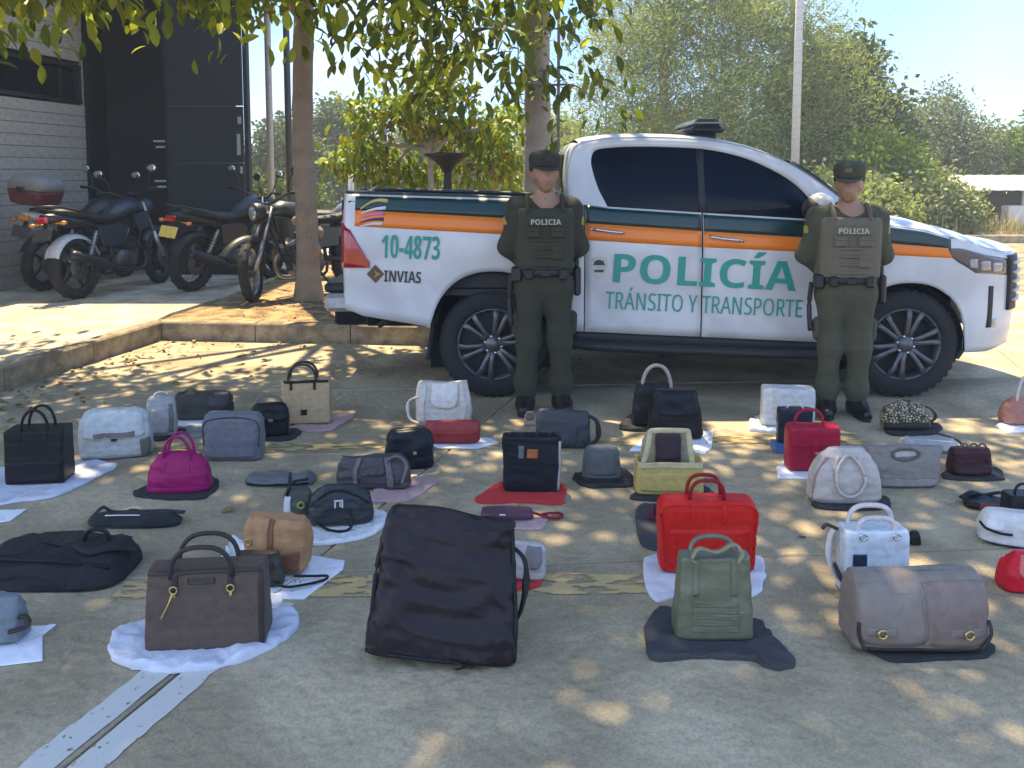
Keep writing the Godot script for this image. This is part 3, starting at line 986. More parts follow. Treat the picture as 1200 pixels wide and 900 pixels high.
# ---------------------------------------------------------------- building on the left, shed, poles
func building() -> void:
	var plank_m := pm("plank_wall", Color(0.33, 0.315, 0.27), 0.85, "grain", 0.12)
	var dark := pm("wall_dark", Color(0.02, 0.02, 0.022), 0.8)
	var steel := pm("charcoal_steel", Color(0.014, 0.016, 0.022), 0.7, "", 0.3)
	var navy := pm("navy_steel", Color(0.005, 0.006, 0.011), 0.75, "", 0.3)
	var frame_m := pm("window_frame_dark", Color(0.012, 0.012, 0.014), 0.5)
	var white := pm("sign_white", Color(0.7, 0.7, 0.7), 0.6)
	var end := Vector3(-6.0731, 0.16, -12.1907)
	var t := thing("building", "low grey plank-walled building with charcoal steel doors behind the motorcycles", "building", end, 0.0)
	var u := Vector3(-0.1435, 0, 0.9897)          # along the wall, towards the camera
	var wall := sub("plank_wall", t)
	wall.transform = Transform3D(Basis(u, Vector3.UP, u.cross(Vector3.UP)), Vector3.ZERO)
	if wall.transform.basis.z.x < 0:
		pass
	# local frame: x along the wall, y up, z out of the wall on the side that faces the forecourt
	var out := 1.0 if wall.transform.basis.z.x > 0 else -1.0
	var wy0 := 2.42
	var wy1 := 2.96
	var y := 0.0
	rng.seed = 9
	while y < 4.5:
		var hgt := 0.15
		var st := begin()
		var zz := (0.012 + rng.randf() * 0.006) * out
		if y + hgt > wy0 and y < wy1:
			box(st, Vector3(0.02, y + hgt / 2, zz), Vector3(0.06, hgt - 0.004, 0.03), 0.006)
			box(st, Vector3(4.0, y + hgt / 2, zz), Vector3(4.5, hgt - 0.004, 0.03), 0.006)
		else:
			box(st, Vector3(3.12, y + hgt / 2, zz), Vector3(6.26, hgt - 0.004, 0.03), 0.006)
		part("plank", st, plank_m, wall)
		y += hgt
	var core := begin()
	box(core, Vector3(3.1, wy0 / 2 - 0.02, -0.12 * out), Vector3(6.28, wy0 - 0.05, 0.2))
	box(core, Vector3(3.1, (wy1 + 4.5) / 2 + 0.02, -0.12 * out), Vector3(6.28, 4.5 - wy1 - 0.05, 0.2))
	box(core, Vector3(4.0, (wy0 + wy1) / 2, -0.12 * out), Vector3(4.45, wy1 - wy0 + 0.06, 0.2))
	part("wall_core", core, dark, wall)
	var win := sub("window", t)
	win.transform = wall.transform
	var fr := begin()
	box(fr, Vector3(0.9, wy0 + 0.03, -0.02 * out), Vector3(1.72, 0.05, 0.12))
	box(fr, Vector3(0.9, wy1 - 0.03, -0.02 * out), Vector3(1.72, 0.05, 0.12))
	box(fr, Vector3(0.075, (wy0 + wy1) / 2, -0.02 * out), Vector3(0.05, wy1 - wy0 - 0.11, 0.12))
	box(fr, Vector3(1.73, (wy0 + wy1) / 2, -0.02 * out), Vector3(0.05, wy1 - wy0 - 0.11, 0.12))
	box(fr, Vector3(0.42, (wy0 + wy1) / 2, -0.03 * out), Vector3(0.03, wy1 - wy0 - 0.11, 0.05))
	part("frame", fr, frame_m, win)
	for s in [[0.25, 0.30], [1.07, 1.26]]:
		var gl := begin()
		box(gl, Vector3(s[0], (wy0 + wy1) / 2, -0.05 * out), Vector3(s[1], wy1 - wy0 - 0.11, 0.008), 0.001)
		part("pane", gl, pm("dark_glass", Color(0.006, 0.007, 0.012), 0.12, "", 0.3, {"mottled": false}), win)
	var room := begin()
	box(room, Vector3(1.5, 2.2, -1.6 * out), Vector3(6.0, 4.4, 0.1))
	part("inner_wall", room, dark, wall)
	# steel front, turned square to the view: dark recessed leaf on the left, charcoal leaf on the right
	var wdt := 2.32
	var rows := [0.0, 1.60, 2.40, 4.4]
	for r in 3:
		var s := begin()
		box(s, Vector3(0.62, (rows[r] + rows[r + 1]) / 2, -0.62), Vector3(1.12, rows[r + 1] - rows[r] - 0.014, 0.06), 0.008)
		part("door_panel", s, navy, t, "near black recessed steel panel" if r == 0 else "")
		s = begin()
		box(s, Vector3(1.72, (rows[r] + rows[r + 1]) / 2, -0.02), Vector3(1.08, rows[r + 1] - rows[r] - 0.014, 0.06), 0.003)
		part("door_panel", s, steel, t)
	var jamb := begin()
	box(jamb, Vector3(1.165, 2.2, -0.33), Vector3(0.05, 4.4, 0.62))
	box(jamb, Vector3(0.03, 2.2, -0.36), Vector3(0.05, 4.4, 0.66))
	part("door_jamb", jamb, navy, t)
	var side := begin()
	box(side, Vector3(wdt - 0.03, 2.2, -0.12), Vector3(0.06, 4.4, 0.13))
	box(side, Vector3(1.15, 2.2, -1.9), Vector3(0.06, 4.4, 2.4))
	box(side, Vector3(-2.4, 2.2, -3.1), Vector3(7.1, 4.4, 0.1))
	part("side_wall", side, steel, t)
	var roof := begin()
	box(roof, Vector3(-2.3, 4.62, -1.2), Vector3(9.2, 0.2, 4.2), 0.02)
	box(roof, Vector3(-2.9, 4.62, 2.9), Vector3(4.2, 0.19, 4.0), 0.02)
	part("roof", roof, plank_m, t)
	# small white notices on the dark doors: two printed lines each, too small to read
	for q in [[0.86, 1.93], [0.86, 1.34]]:
		var s := begin()
		for k in 2:
			box(s, Vector3(q[0] + 0.02 * k, q[1] - 0.085 * k, -0.584), Vector3(0.24 - 0.03 * k, 0.028, 0.006), 0.001)
		part("notice", s, white, t)
	for q in [[2.2, 1.86, 0.05, 0.30], [2.22, 2.2, 0.05, 0.1], [2.23, 1.5, 0.04, 0.1]]:
		var dec := begin()
		box(dec, Vector3(q[0], q[1], 0.014), Vector3(q[2], q[3], 0.006), 0.001)
		part("sticker", dec, pm("sticker_grey", Color(0.35, 0.36, 0.37), 0.6), t)

func pole(called: String, label: String, category: String, base: Vector3, h: float, r0: float, r1: float, m: Material, group := "") -> Node3D:
	var t := thing(called, label, category, base, 0.0, group)
	var st := begin()
	rod(st, Vector3(0, 0, 0), Vector3(0, h, 0), r0, r1, 14)
	part("shaft", st, m, t)
	st = begin()
	lathe(st, [Vector2(0.0, 0.12), Vector2(r0 * 1.2, 0.12), Vector2(r0 * 1.9, 0.03), Vector2(r0 * 2.1, 0.0)], Vector3.ZERO, Basis(), 12)
	part("base", st, m, t)
	return t

func street_things() -> void:
	var pale := pm("pole_concrete", Color(0.50, 0.49, 0.46), 0.8, "grain", 0.3)
	var dark := pm("pole_dark", Color(0.05, 0.055, 0.06), 0.7)
	var rust := pm("steel_thin", Color(0.22, 0.22, 0.22), 0.6)
	var p := pole("light_pole", "tall pale concrete light pole rising behind the cab, right of its roof", "pole", Vector3(6.6, -0.02, -20), 9.0, 0.10, 0.08, pale)
	var arm := begin()
	tube(arm, smooth_path([Vector3(0, 8.6, 0), Vector3(0.5, 8.95, 0), Vector3(1.3, 9.0, 0)], 5), 0.03, 8)
	part("arm", arm, rust, p)
	var head := begin()
	box(head, Vector3(1.5, 8.98, 0), Vector3(0.6, 0.09, 0.22), 0.03)
	part("lamp_head", head, rust, p)
	pole("light_pole", "whitish pole between the building and the brown trunk", "pole", Vector3(-4.25, -0.02, -15.1), 7.0, 0.06, 0.055, pale, "poles left of the brown trunk")
	pole("utility_pole", "dark slim pole just left of the brown trunk", "pole", Vector3(-3.95, -0.02, -15.2), 6.5, 0.06, 0.055, dark, "poles left of the brown trunk")
	pole("fence_post", "thin short grey post beside the building corner", "post", Vector3(-4.62, 0.16, -15.1), 2.6, 0.03, 0.03, rust)
	pole("utility_pole", "thin grey pole behind the left part of the yellowing young tree", "pole", Vector3(-2.95, -0.02, -20), 4.0, 0.045, 0.04, rust)
	pole("utility_pole", "slim dark pole seen right of the tall grey trunk", "pole", Vector3(0.86, -0.02, -16), 6.5, 0.03, 0.03, dark)
	var posts := [[412, 200], [437, 198], [455, 202]]
	var names := ["leftmost", "middle", "rightmost"]
	for i in 3:
		var b := Vector3((posts[i][0] - 600) / 1000.0 * 18.0, -0.02, -18)
		pole("fence_post", "pale short post seen over the tail of the cargo bed, %s of three" % names[i], "post", b, 1.75, 0.055, 0.055, pale, "pale posts behind the cargo bed")
	# dark bowl on a stem behind the cargo bed
	var urn := thing("garden_urn", "black wide bowl on a slender stem standing behind the cargo bed", "urn", Vector3(-0.66, 0.13, -8.8))
	var st := begin()
	lathe(st, [Vector2(0, 0), Vector2(0.2, 0.0), Vector2(0.2, 1.08), Vector2(0.24, 1.12), Vector2(0.22, 1.18), Vector2(0.07, 1.22), Vector2(0.045, 1.3), Vector2(0.04, 1.48)], Vector3.ZERO, Basis(), 18)
	part("pedestal", st, pm("iron_black", Color(0.012, 0.012, 0.012), 0.6), urn)
	st = begin()
	lathe(st, [Vector2(0.04, 1.48), Vector2(0.09, 1.56), Vector2(0.16, 1.62), Vector2(0.235, 1.66), Vector2(0.24, 1.685), Vector2(0.21, 1.68), Vector2(0.1, 1.63), Vector2(0.0, 1.62)], Vector3.ZERO, Basis(), 20)
	part("bowl", st, pm("iron_black", Color(0.012, 0.012, 0.012), 0.6), urn)
	# low open shed across the road
	var shed := thing("shed", "low open shed with a pale sheet roof on posts at the right edge", "shed", Vector3(13.6, -0.02, -26.4))
	var sheet := pm("roof_sheet", Color(0.62, 0.62, 0.60), 0.6, "grain", 0.2)
	for k in 2:
		var rf := begin()
		var rings := []
		for i in 41:
			var x := -0.4 + 7.0 * i / 40.0
			var up := 0.012 * (i % 2)
			var z0 := 1.4 if k == 0 else -1.4
			rings.append(PackedVector3Array([Vector3(x, 1.16 + up, z0), Vector3(x, 1.60 + up, 0.0), Vector3(x, 1.585 + up, 0.0), Vector3(x, 1.145 + up, z0)]))
		loft(rf, rings, true, true, true)
		part("roof_sheet", rf, sheet, shed)
	for i in 5:
		for z: float in [-1.2, 1.2]:
			var po := begin()
			box(po, Vector3(0.0 + i * 1.5, 0.58, z), Vector3(0.09, 1.16, 0.09))
			part("post", po, pale, shed)
	var wl := begin()
	box(wl, Vector3(3.0, 0.5, -1.33), Vector3(6.4, 1.0, 0.05))
	part("back_wall", wl, pm("shed_dark", Color(0.06, 0.05, 0.045), 0.9), shed)
	var wl2 := begin()
	box(wl2, Vector3(1.5, 0.62, 1.0), Vector3(0.5, 0.7, 0.4), 0.02)
	tag(part("storage_box", wl2, pm("shed_white", Color(0.6, 0.58, 0.55), 0.8), self), "whitish box standing under the shed roof", "box")
	get_node("storage_box").position = Vector3(13.3, 0.0, -26.2)
	get_node("storage_box").position.y = -0.28
# ---------------------------------------------------------------- the patrol pickup
# Truck frame: x along the truck (nose at +x), y up, z = 0 on the near flank, centre line at z = -HALF.
const HALF := 0.92
var nose_x := Vector2(3.078, 1.0244).x
var nose_l := 0.74
var tail_x := Vector2(-1.1356, 1.0244).x
var tail_l := 0.10

func along(pts: Array, x: float) -> float:
	if x <= pts[0].x:
		return pts[0].y
	for i in pts.size() - 1:
		if x <= pts[i + 1].x:
			return lerpf(pts[i].y, pts[i + 1].y, (x - pts[i].x) / (pts[i + 1].x - pts[i].x))
	return pts[pts.size() - 1].y

# point on the flank: u runs along x and, past nose_x or tail_x, round the corner to the centre line
func flank(u: float, y: float, lift := 0.0, far := false) -> Vector3:
	var x := u
	var inset := 0.0
	if u > nose_x:
		var t := minf((u - nose_x) / nose_l, 1.0) * PI / 2
		x = nose_x + (nose_l + lift) * pow(maxf(sin(t), 0.0), 2 / 2.6)
		inset = (HALF) * (1.0 - pow(maxf(cos(t), 0.0), 2 / 2.6)) - lift * cos(t)
	elif u < tail_x:
		var t := minf((tail_x - u) / tail_l, 1.0) * PI / 2
		x = tail_x - (tail_l + lift) * pow(maxf(sin(t), 0.0), 2 / 3.2)
		inset = HALF * (1.0 - pow(maxf(cos(t), 0.0), 2 / 3.2)) - lift * cos(t)
	else:
		inset = -lift
	var side := 1.0 - inset / HALF
	var lean := 0.0
	if y > 1.03:
		lean = 0.5 * pow(y - 1.03, 2.0)
	elif y < 0.6:
		lean = 0.35 * pow(0.6 - y, 2.0)
	inset += lean * clampf(side * 2.0, 0.0, 1.0)
	if u > nose_x:                            # the front leans back above the bumper
		x -= 0.22 * pow(maxf(y - 0.92, 0.0), 1.5) + 0.10 * pow(maxf(0.62 - y, 0.0), 1.2)
	return Vector3(x, y, -inset if not far else -2.0 * HALF + inset)

func shell(st: SurfaceTool, u0: float, u1: float, low: Callable, high: Callable, nu: int, nv: int, lift := 0.0, far := false, hem := 0.02) -> SurfaceTool:
	var rows := []
	for i in nu + 1:
		var u := lerpf(u0, u1, float(i) / nu)
		var a: float = low.call(u)
		var b: float = high.call(u)
		var col := PackedVector3Array()
		col.append(flank(u, a, lift - hem, far))
		for j in nv + 1:
			col.append(flank(u, lerpf(a, b, float(j) / nv), lift, far))
		col.append(flank(u, b, lift - hem, far))
		rows.append(col)
	var edge0 := PackedVector3Array()
	var edge1 := PackedVector3Array()
	for j in nv + 3:
		var y0: float = rows[0][j].y
		var y1: float = rows[nu][j].y
		edge0.append(flank(u0, y0, lift - hem, far))
		edge1.append(flank(u1, y1, lift - hem, far))
	rows.push_front(edge0)
	rows.append(edge1)
	return loft(st, rows, false)

func arch(u: float, base: float, cx: float, cy: float, w: float, h: float) -> float:
	var d := absf(u - cx) / w
	if d >= 1.0:
		return base
	return maxf(base, cy + h * pow(1.0 - pow(d, 2.3), 1 / 2.3))

func pickup() -> void:
	var white := pm("truck_white", Color(0.58, 0.595, 0.615), 0.34, "", 0.3, {"coat": 0.3, "scale": 0.9})
	var orange := pm("truck_orange", Color(0.78, 0.20, 0.012), 0.35, "", 0.3, {"mottled": false})
	var green := pm("truck_green", Color(0.008, 0.034, 0.032), 0.3, "", 0.3, {"mottled": false})
	var teal := pm("truck_teal", Color(0.015, 0.27, 0.21), 0.45, "", 0.3, {"mottled": false})
	var ink := pm("truck_ink", Color(0.03, 0.035, 0.03), 0.5, "", 0.3, {"mottled": false})
	var black := pm("truck_black", Color(0.010, 0.010, 0.012), 0.6, "grain", 0.2)
	var hole := pm("truck_hole", Color(0.004, 0.004, 0.005), 0.95, "", 0.3, {"mottled": false})
	var glass := pm("truck_glass", Color(0.004, 0.007, 0.016), 0.05, "", 0.3, {"mottled": false, "specular": 0.22})
	var chrome := pm("truck_chrome", Color(0.62, 0.63, 0.65), 0.22, "", 0.3, {"metal": 0.9, "mottled": false})
	var silver := pm("truck_silver", Color(0.42, 0.43, 0.44), 0.4, "", 0.3, {"metal": 0.5})
	var red := pm("truck_lamp_red", Color(0.34, 0.006, 0.012), 0.12, "", 0.3, {"coat": 0.8, "mottled": false})
	var lens := pm("truck_lamp_clear", Color(0.30, 0.33, 0.38), 0.1, "", 0.3, {"coat": 1.0, "metal": 0.35})
	var t := thing("police_pickup", "white double-cab police pickup with orange and green stripes parked behind the two officers", "pickup truck", Vector3(0, 0, -5.95))
	var rear_c := Vector2(-0.1327, 0.3759)
	var front_c := Vector2(2.7999, 0.3637)
	var wr := 0.455
	var wf := 0.415
	var low_pts := [Vector2(-1.3209, 0.7108), Vector2(-1.2493, 0.6865), Vector2(-1.0524, 0.6015), Vector2(-0.584, 0.5224), Vector2(0.3614, 0.492), Vector2(0.5421, 0.4859), Vector2(1.3862, 0.4462), Vector2(2.1286, 0.4126), Vector2(2.5333, 0.3943), Vector2(3.105, Vector2(0, 0.33).y), Vector2(3.2546, Vector2(0, 0.3331).y), Vector2(3.3939, Vector2(0, 0.3698).y), Vector2(nose_x + nose_l, Vector2(0, 0.3453).y)]
	var top_pts := [Vector2(-1.3065, 1.4598), Vector2(-1.17, 1.4569), Vector2(-0.0357, 1.4243), Vector2(0.4042, 1.4005), Vector2(0.672, 1.3678), Vector2(1.3686, 1.3232), Vector2(2.1794, 1.2756), Vector2(2.5017, 1.2577), Vector2(2.6215, 1.2398), Vector2(2.8851, 1.204), Vector2(3.1, Vector2(0, 1.1442).y), Vector2(3.2056, Vector2(0, 1.0784).y), Vector2(3.318, Vector2(0, 1.0424).y), Vector2(nose_x + nose_l, Vector2(0, 1.0244).y)]
	var low := func(u: float) -> float:
		var b := along(low_pts, u)
		var x := flank(u, 0.5).x
		return maxf(arch(x, b, rear_c.x, rear_c.y - 0.02, wr, 0.56), arch(x, b, front_c.x, front_c.y - 0.02, wf, 0.49))
	var high := func(u: float) -> float: return along(top_pts, u)
	var x_bed := Vector2(0.4004, 1.0244).x
	var x_cab := Vector2(0.4184, 1.0244).x
	var x_rd0 := Vector2(0.514, 1.0244).x
	var x_rd1 := Vector2(1.3298, 1.0244).x
	var x_fd0 := Vector2(1.3418, 1.0244).x
	var x_fd1 := Vector2(2.3907, 1.0244).x
	var nose_end := nose_x + nose_l
	for far in [false, true]:
		part("bed_side", shell(begin(), tail_x - tail_l, x_bed, low, high, 90, 14, 0.0, far), white, t)
		part("cab_corner", shell(begin(), x_cab, x_rd0 - 0.008, low, high, 3, 12, 0.0, far), white, t)
		part("rear_door", shell(begin(), x_rd0, x_rd1, low, high, 16, 14, 0.0, far), white, t)
		part("front_door", shell(begin(), x_fd0, x_fd1, low, high, 18, 14, 0.0, far), white, t)
		part("front_wing", shell(begin(), x_fd1 + 0.012, nose_end, low, high, 90, 16, 0.0, far), white, t)
		# rocker and step
		var rk := func(u: float) -> float: return low.call(u) - 0.13
		var rk1 := func(u: float) -> float: return low.call(u) - 0.004
		part("rocker", shell(begin(), Vector2(0.3825, 1.0244).x, Vector2(2.4684, 1.0244).x, rk, rk1, 20, 3, -0.02, far, 0.05), black, t)
		# livery: printed bands that follow the flank
		var o_top := [Vector2(-1.3086, 1.353), Vector2(-1.1956, 1.35), Vector2(-0.8806, 1.3322), Vector2(-0.0357, 1.2875), Vector2(0.5361, 1.2518), Vector2(1.3712, 1.1951), Vector2(2.1477, 1.1472), Vector2(2.6263, 1.1143), Vector2(3.0576, 1.0784), Vector2(3.0846, Vector2(0, 1.0124).y)]
		var o_low := [Vector2(-1.3106, 1.2458), Vector2(-1.1618, 1.2368), Vector2(-0.0358, 1.1741), Vector2(0.537, 1.1353), Vector2(1.3734, 1.0844), Vector2(2.1508, 1.0484), Vector2(2.6294, 1.0334), Vector2(3.0846, Vector2(0, 1.0094).y)]
		var f_top := func(u: float) -> float: return along(o_top, u)
		var f_low := func(u: float) -> float: return along(o_low, u)
		var f_high := func(u: float) -> float: return along(top_pts, u) - 0.012
		var f_edge := func(u: float) -> float: return minf(along(o_top, u) + 0.001, along(top_pts, u) - 0.016)
		for s in [[Vector2(-1.1647, 2.7793).x, x_bed - 0.002], [x_cab + 0.002, x_rd0 - 0.010], [x_rd0 + 0.002, x_rd1 - 0.002], [x_fd0 + 0.002, x_fd1 - 0.002], [x_fd1 + 0.014, 3.0828]]:
			part("orange_stripe", shell(begin(), s[0], s[1], f_low, f_top, 24, 3, 0.0025, far, 0.002), orange, t)
		for s in [[Vector2(-1.1647, 2.7793).x, x_bed - 0.002], [x_cab + 0.002, x_rd0 - 0.010], [x_rd0 + 0.002, x_rd1 - 0.002], [x_fd0 + 0.002, x_fd1 - 0.002], [x_fd1 + 0.014, Vector2(3.072, 1.0244).x]]:
			part("green_stripe", shell(begin(), s[0], s[1], f_edge, f_high, 24, 4, 0.0025, far, 0.002), green, t)
		# lamps
		var tl_out := [Vector2(-1.2439, 1.3113), Vector2(-1.1963, 1.3113), Vector2(-1.0046, 0.9883)]
		var tl := func(u: float) -> float: return Vector2(0, 0.9432).y
		var tl_top := func(u: float) -> float: return along(tl_out, u)
		part("tail_lamp", shell(begin(), tail_x - 0.075, Vector2(-0.9981, 1.0244).x, tl, tl_top, 22, 8, 0.012, far, 0.014), red, t)
		var h_top := [Vector2(3.0576, 1.0784), Vector2(3.1024, Vector2(0, 1.0784).y), Vector2(3.1969, Vector2(0, 1.0304).y), Vector2(3.3421, Vector2(0, 0.9943).y)]
		var h_low := [Vector2(3.0579, 1.0724), Vector2(3.0952, Vector2(0, 0.9763).y), Vector2(3.1507, Vector2(0, 0.9041).y), Vector2(3.3421, Vector2(0, 0.88).y)]
		var hl := func(u: float) -> float: return along(h_low, u)
		var hh := func(u: float) -> float: return along(h_top, u)
		part("headlight", shell(begin(), Vector2(3.066, 1.0244).x, 3.351, hl, hh, 20, 6, 0.004, far, 0.02), pm("truck_lamp_house", Color(0.05, 0.055, 0.065), 0.1, "", 0.3, {"coat": 1.0, "mottled": false}), t)
		for q in [[1139, 1148, 302, 313], [1152, 1163, 304, 316], [1166, 1178, 306, 318]]:
			var a: float = [3.1277, 3.1727, 3.2339][[1139, 1152, 1166].find(q[0])]
			var b: float = [3.1579, 3.2193, 3.3036][[1148, 1163, 1178].find(q[1])]
			var ya: float = [Vector2(0, 0.9402).y, Vector2(0, 0.9222).y, Vector2(0, 0.9101).y][[313, 316, 318].find(q[3])]
			var yb: float = ya + 0.062
			var lo_f := func(_u: float) -> float: return ya
			var hi_f := func(_u: float) -> float: return yb
			part("reflector", shell(begin(), a, b, lo_f, hi_f, 5, 4, 0.009, far, 0.008), lens, t)
		var g0 := func(u: float) -> float: return Vector2(0, 0.6258).y
		var g1 := func(u: float) -> float: return along(top_pts, u) - 0.02
		part("grille", shell(begin(), 3.351, nose_end, g0, g1, 18, 8, 0.018, far, 0.02), black, t)
		for k in 5:
			var y0 := lerpf(Vector2(0, 0.6865).y, Vector2(0, 0.9523).y, k / 4.0)
			var s0 := func(_u: float) -> float: return y0
			var s1 := func(_u: float) -> float: return y0 + 0.022
			part("grille_bar", shell(begin(), 3.3817, nose_end, s0, s1, 14, 2, 0.036, far, 0.02), silver, t)
		var v0 := func(_u: float) -> float: return Vector2(0, 0.5103).y
		var v1 := func(_u: float) -> float: return Vector2(0, 0.8076).y
		part("bumper_slot", shell(begin(), 3.2193, 3.2441, v0, v1, 4, 4, 0.005, far, 0.006), black, t)
		var w0 := func(_u: float) -> float: return Vector2(0, 0.5103).y
		var w1 := func(_u: float) -> float: return Vector2(0, 0.5711).y
		part("fog_lamp", shell(begin(), 3.245, 3.2777, w0, w1, 4, 4, 0.005, far, 0.006), lens, t)
		# door handles and seams of fuel flap
		for q in [[Vector2(0.5483, 1.216), Vector2(0.7811, 1.1861)], [Vector2(1.3778, 1.1622), Vector2(1.6172, 1.1293)]]:
			var st := begin()
			var path := []
			for k in 7:
				var s := k / 6.0
				var p: Vector2 = (q[0] as Vector2).lerp(q[1], s)
				path.append(flank(p.x, p.y, 0.012 + 0.022 * sin(PI * s), far))
			tube(st, path, 0.014, 8, 0.8)
			part("door_handle", st, chrome, t)
	# writing on the near flank
	var say := func(text: String, a: Vector2, b: Vector2, h: float, m: Material, bold: bool) -> void:
		var w := a.distance_to(b)
		var o := part("lettering", lettering(text, w, h, 0.004, bold), m, t)
		var lift := 0.0035 - 0.5 * pow(maxf(a.y + h * 0.5 - 1.03, 0.0), 2.0)
		o.transform = Transform3D(Basis(Vector3.BACK, (b - a).angle()), Vector3(a.x, a.y, lift))
	say.call("10-4873", Vector2(-0.9146, 1.0124), Vector2(-0.5082, 0.9974), 0.165, teal, true)
	say.call("INVIAS", Vector2(-0.8989, 0.8438), Vector2(-0.6413, 0.8317), 0.082, ink, true)
	say.call("POLICÍA", Vector2(0.7071, 0.8408), Vector2(1.9914, 0.7774), 0.262, teal, true)
	say.call("TRÁNSITO Y TRANSPORTE", Vector2(0.655, 0.6532), Vector2(2.0388, 0.5924), 0.158, teal, false)
	var emblem := begin()
	var e0 := Vector2(-0.958, 0.8981)
	X = Transform3D(Basis(), Vector3(e0.x, e0.y, 0))
	prism(emblem, PackedVector2Array([Vector2(-0.062, 0), Vector2(0, -0.066), Vector2(0.03, -0.034), Vector2(0.062, 0), Vector2(0.03, 0.034), Vector2(0, 0.066)]), 0.001, 0.004)
	part("emblem", emblem, pm("truck_brown", Color(0.10, 0.055, 0.02), 0.5, "", 0.3, {"mottled": false}), t)
	emblem = begin()
	prism(emblem, PackedVector2Array([Vector2(-0.012, -0.03), Vector2(0.035, 0.0), Vector2(-0.012, 0.03), Vector2(0.005, 0.0)]), 0.004, 0.006)
	part("emblem", emblem, pm("truck_gold", Color(0.32, 0.22, 0.05), 0.5, "", 0.3, {"mottled": false}), t)
	# small crest beside the big word
	var e1 := Vector2(0.6104, 0.9402)
	X = Transform3D(Basis(), Vector3(e1.x, e1.y, 0))
	emblem = begin()
	prism(emblem, PackedVector2Array([Vector2(-0.055, 0.07), Vector2(-0.055, -0.01), Vector2(-0.03, -0.06), Vector2(0, -0.08), Vector2(0.03, -0.06), Vector2(0.055, -0.01), Vector2(0.055, 0.07), Vector2(0, 0.085)]), 0.001, 0.0035)
	part("crest", emblem, silver, t)
	emblem = begin()
	prism(emblem, PackedVector2Array([Vector2(-0.042, 0.02), Vector2(0.042, 0.02), Vector2(0.03, 0.05), Vector2(0.0, 0.06), Vector2(-0.03, 0.05)]), 0.0035, 0.0055)
	prism(emblem, PackedVector2Array([Vector2(-0.03, -0.03), Vector2(0.03, -0.03), Vector2(0.036, -0.012), Vector2(-0.036, -0.012)]), 0.0035, 0.0055)
	part("crest", emblem, ink, t)
	X = Transform3D()
	# flag-like sticker on the bed: gold swoosh, white, magenta and dark rows
	var fl := [[Vector2(-1.0648, 1.347), Vector2(-0.8739, 1.3916), 0.028, "truck_flag_gold", Color(0.55, 0.42, 0.12)], [Vector2(-1.0593, 1.3173), Vector2(-0.8863, 1.347), 0.024, "truck_flag_white", Color(0.7, 0.68, 0.66)], [Vector2(-1.0658, 1.2845), Vector2(-0.8928, 1.3084), 0.026, "truck_flag_pink", Color(0.62, 0.16, 0.40)], [Vector2(-1.0663, 1.2518), Vector2(-0.8992, 1.2696), 0.024, "truck_flag_dark", Color(0.03, 0.03, 0.09)], [Vector2(-1.0667, 1.2249), Vector2(-0.9056, 1.2368), 0.022, "truck_flag_pale", Color(0.6, 0.6, 0.64)]]
	for q in fl:
		var st := begin()
		var rows := []
		for k in 9:
			var s := k / 8.0
			var p: Vector2 = (q[0] as Vector2).lerp(q[1], s) + Vector2(0, 0.03 * sin(PI * s) * (1.0 if q[3] == "truck_flag_gold" else 0.3))
			rows.append(PackedVector3Array([flank(p.x, p.y, 0.0055), flank(p.x, p.y + q[2] * (0.4 + 0.6 * s), 0.0055), flank(p.x, p.y + q[2] * (0.4 + 0.6 * s), 0.003), flank(p.x, p.y, 0.003)]))
		loft(st, rows, true, true, true)
		part("sticker", st, pm(q[3], q[4], 0.5, "", 0.3, {"mottled": false}), t)
	greenhouse(t, white, glass, black, top_pts)
	# bonnet
	var st := begin()
	var rings := []
	for i in 29:
		var u := lerpf(Vector2(2.4982, 1.0244).x, nose_end, pow(i / 28.0, 0.9))
		var a := flank(u, along(top_pts, u) + 0.004, -0.004, false)
		var b := flank(u, along(top_pts, u) + 0.004, -0.004, true)
		var row := PackedVector3Array()
		for j in 21:
			var s := j / 20.0
			var p := a.lerp(b, s)
			var q := 4.0 * s * (1.0 - s)
			var crown_h := 0.075 * clampf((nose_end - u) / 0.45, 0.0, 1.0)
			p.y += crown_h * (1.0 - pow(1.0 - q, 2.5))
			row.append(p)
		rings.append(row)
	loft(st, rings, false)
	part("bonnet", st, white, t)
	# wheel housings, frame and bed
	for c in [rear_c, front_c]:
		for far in [false, true]:
			st = begin()
			var rows := []
			for k in 19:
				var a := PI * k / 18.0
				var row := PackedVector3Array()
				for z in [-0.015, -0.2, -0.36]:
					row.append(Vector3(c.x + cos(a) * (0.45 if c == rear_c else 0.41), c.y - 0.02 + sin(a) * (0.55 if c == rear_c else 0.48), z if not far else -2 * HALF - z))
				rows.append(row)
			loft(st, rows, false)
			box(st, Vector3(c.x, c.y + 0.2, -0.38 if not far else -2 * HALF + 0.38), Vector3(0.96, 0.86, 0.02))
			part("wheel_housing", st, hole, t)
	st = begin()
	box(st, Vector3(0.9, 0.58, -HALF), Vector3(4.0, 0.24, 1.1), 0.02)
	box(st, Vector3(-0.9, 0.52, -HALF), Vector3(0.9, 0.14, 0.9), 0.02)
	box(st, Vector3(1.33, 0.66, -HALF), Vector3(1.75, 0.36, 1.7), 0.02)
	part("frame", st, hole, t)
	st = begin()
	rod(st, Vector3(rear_c.x, 0.385, -0.2), Vector3(rear_c.x, 0.385, -1.64), 0.045, 0.045, 12)
	rod(st, Vector3(front_c.x, 0.385, -0.2), Vector3(front_c.x, 0.385, -1.64), 0.03, 0.03, 10)
	ball(st, Vector3(rear_c.x, 0.385, -HALF), Vector3(0.16, 0.15, 0.14))
	part("axle", st, hole, t)
	st = begin()
	var b0 := Vector2(-1.1654, 1.0244).x
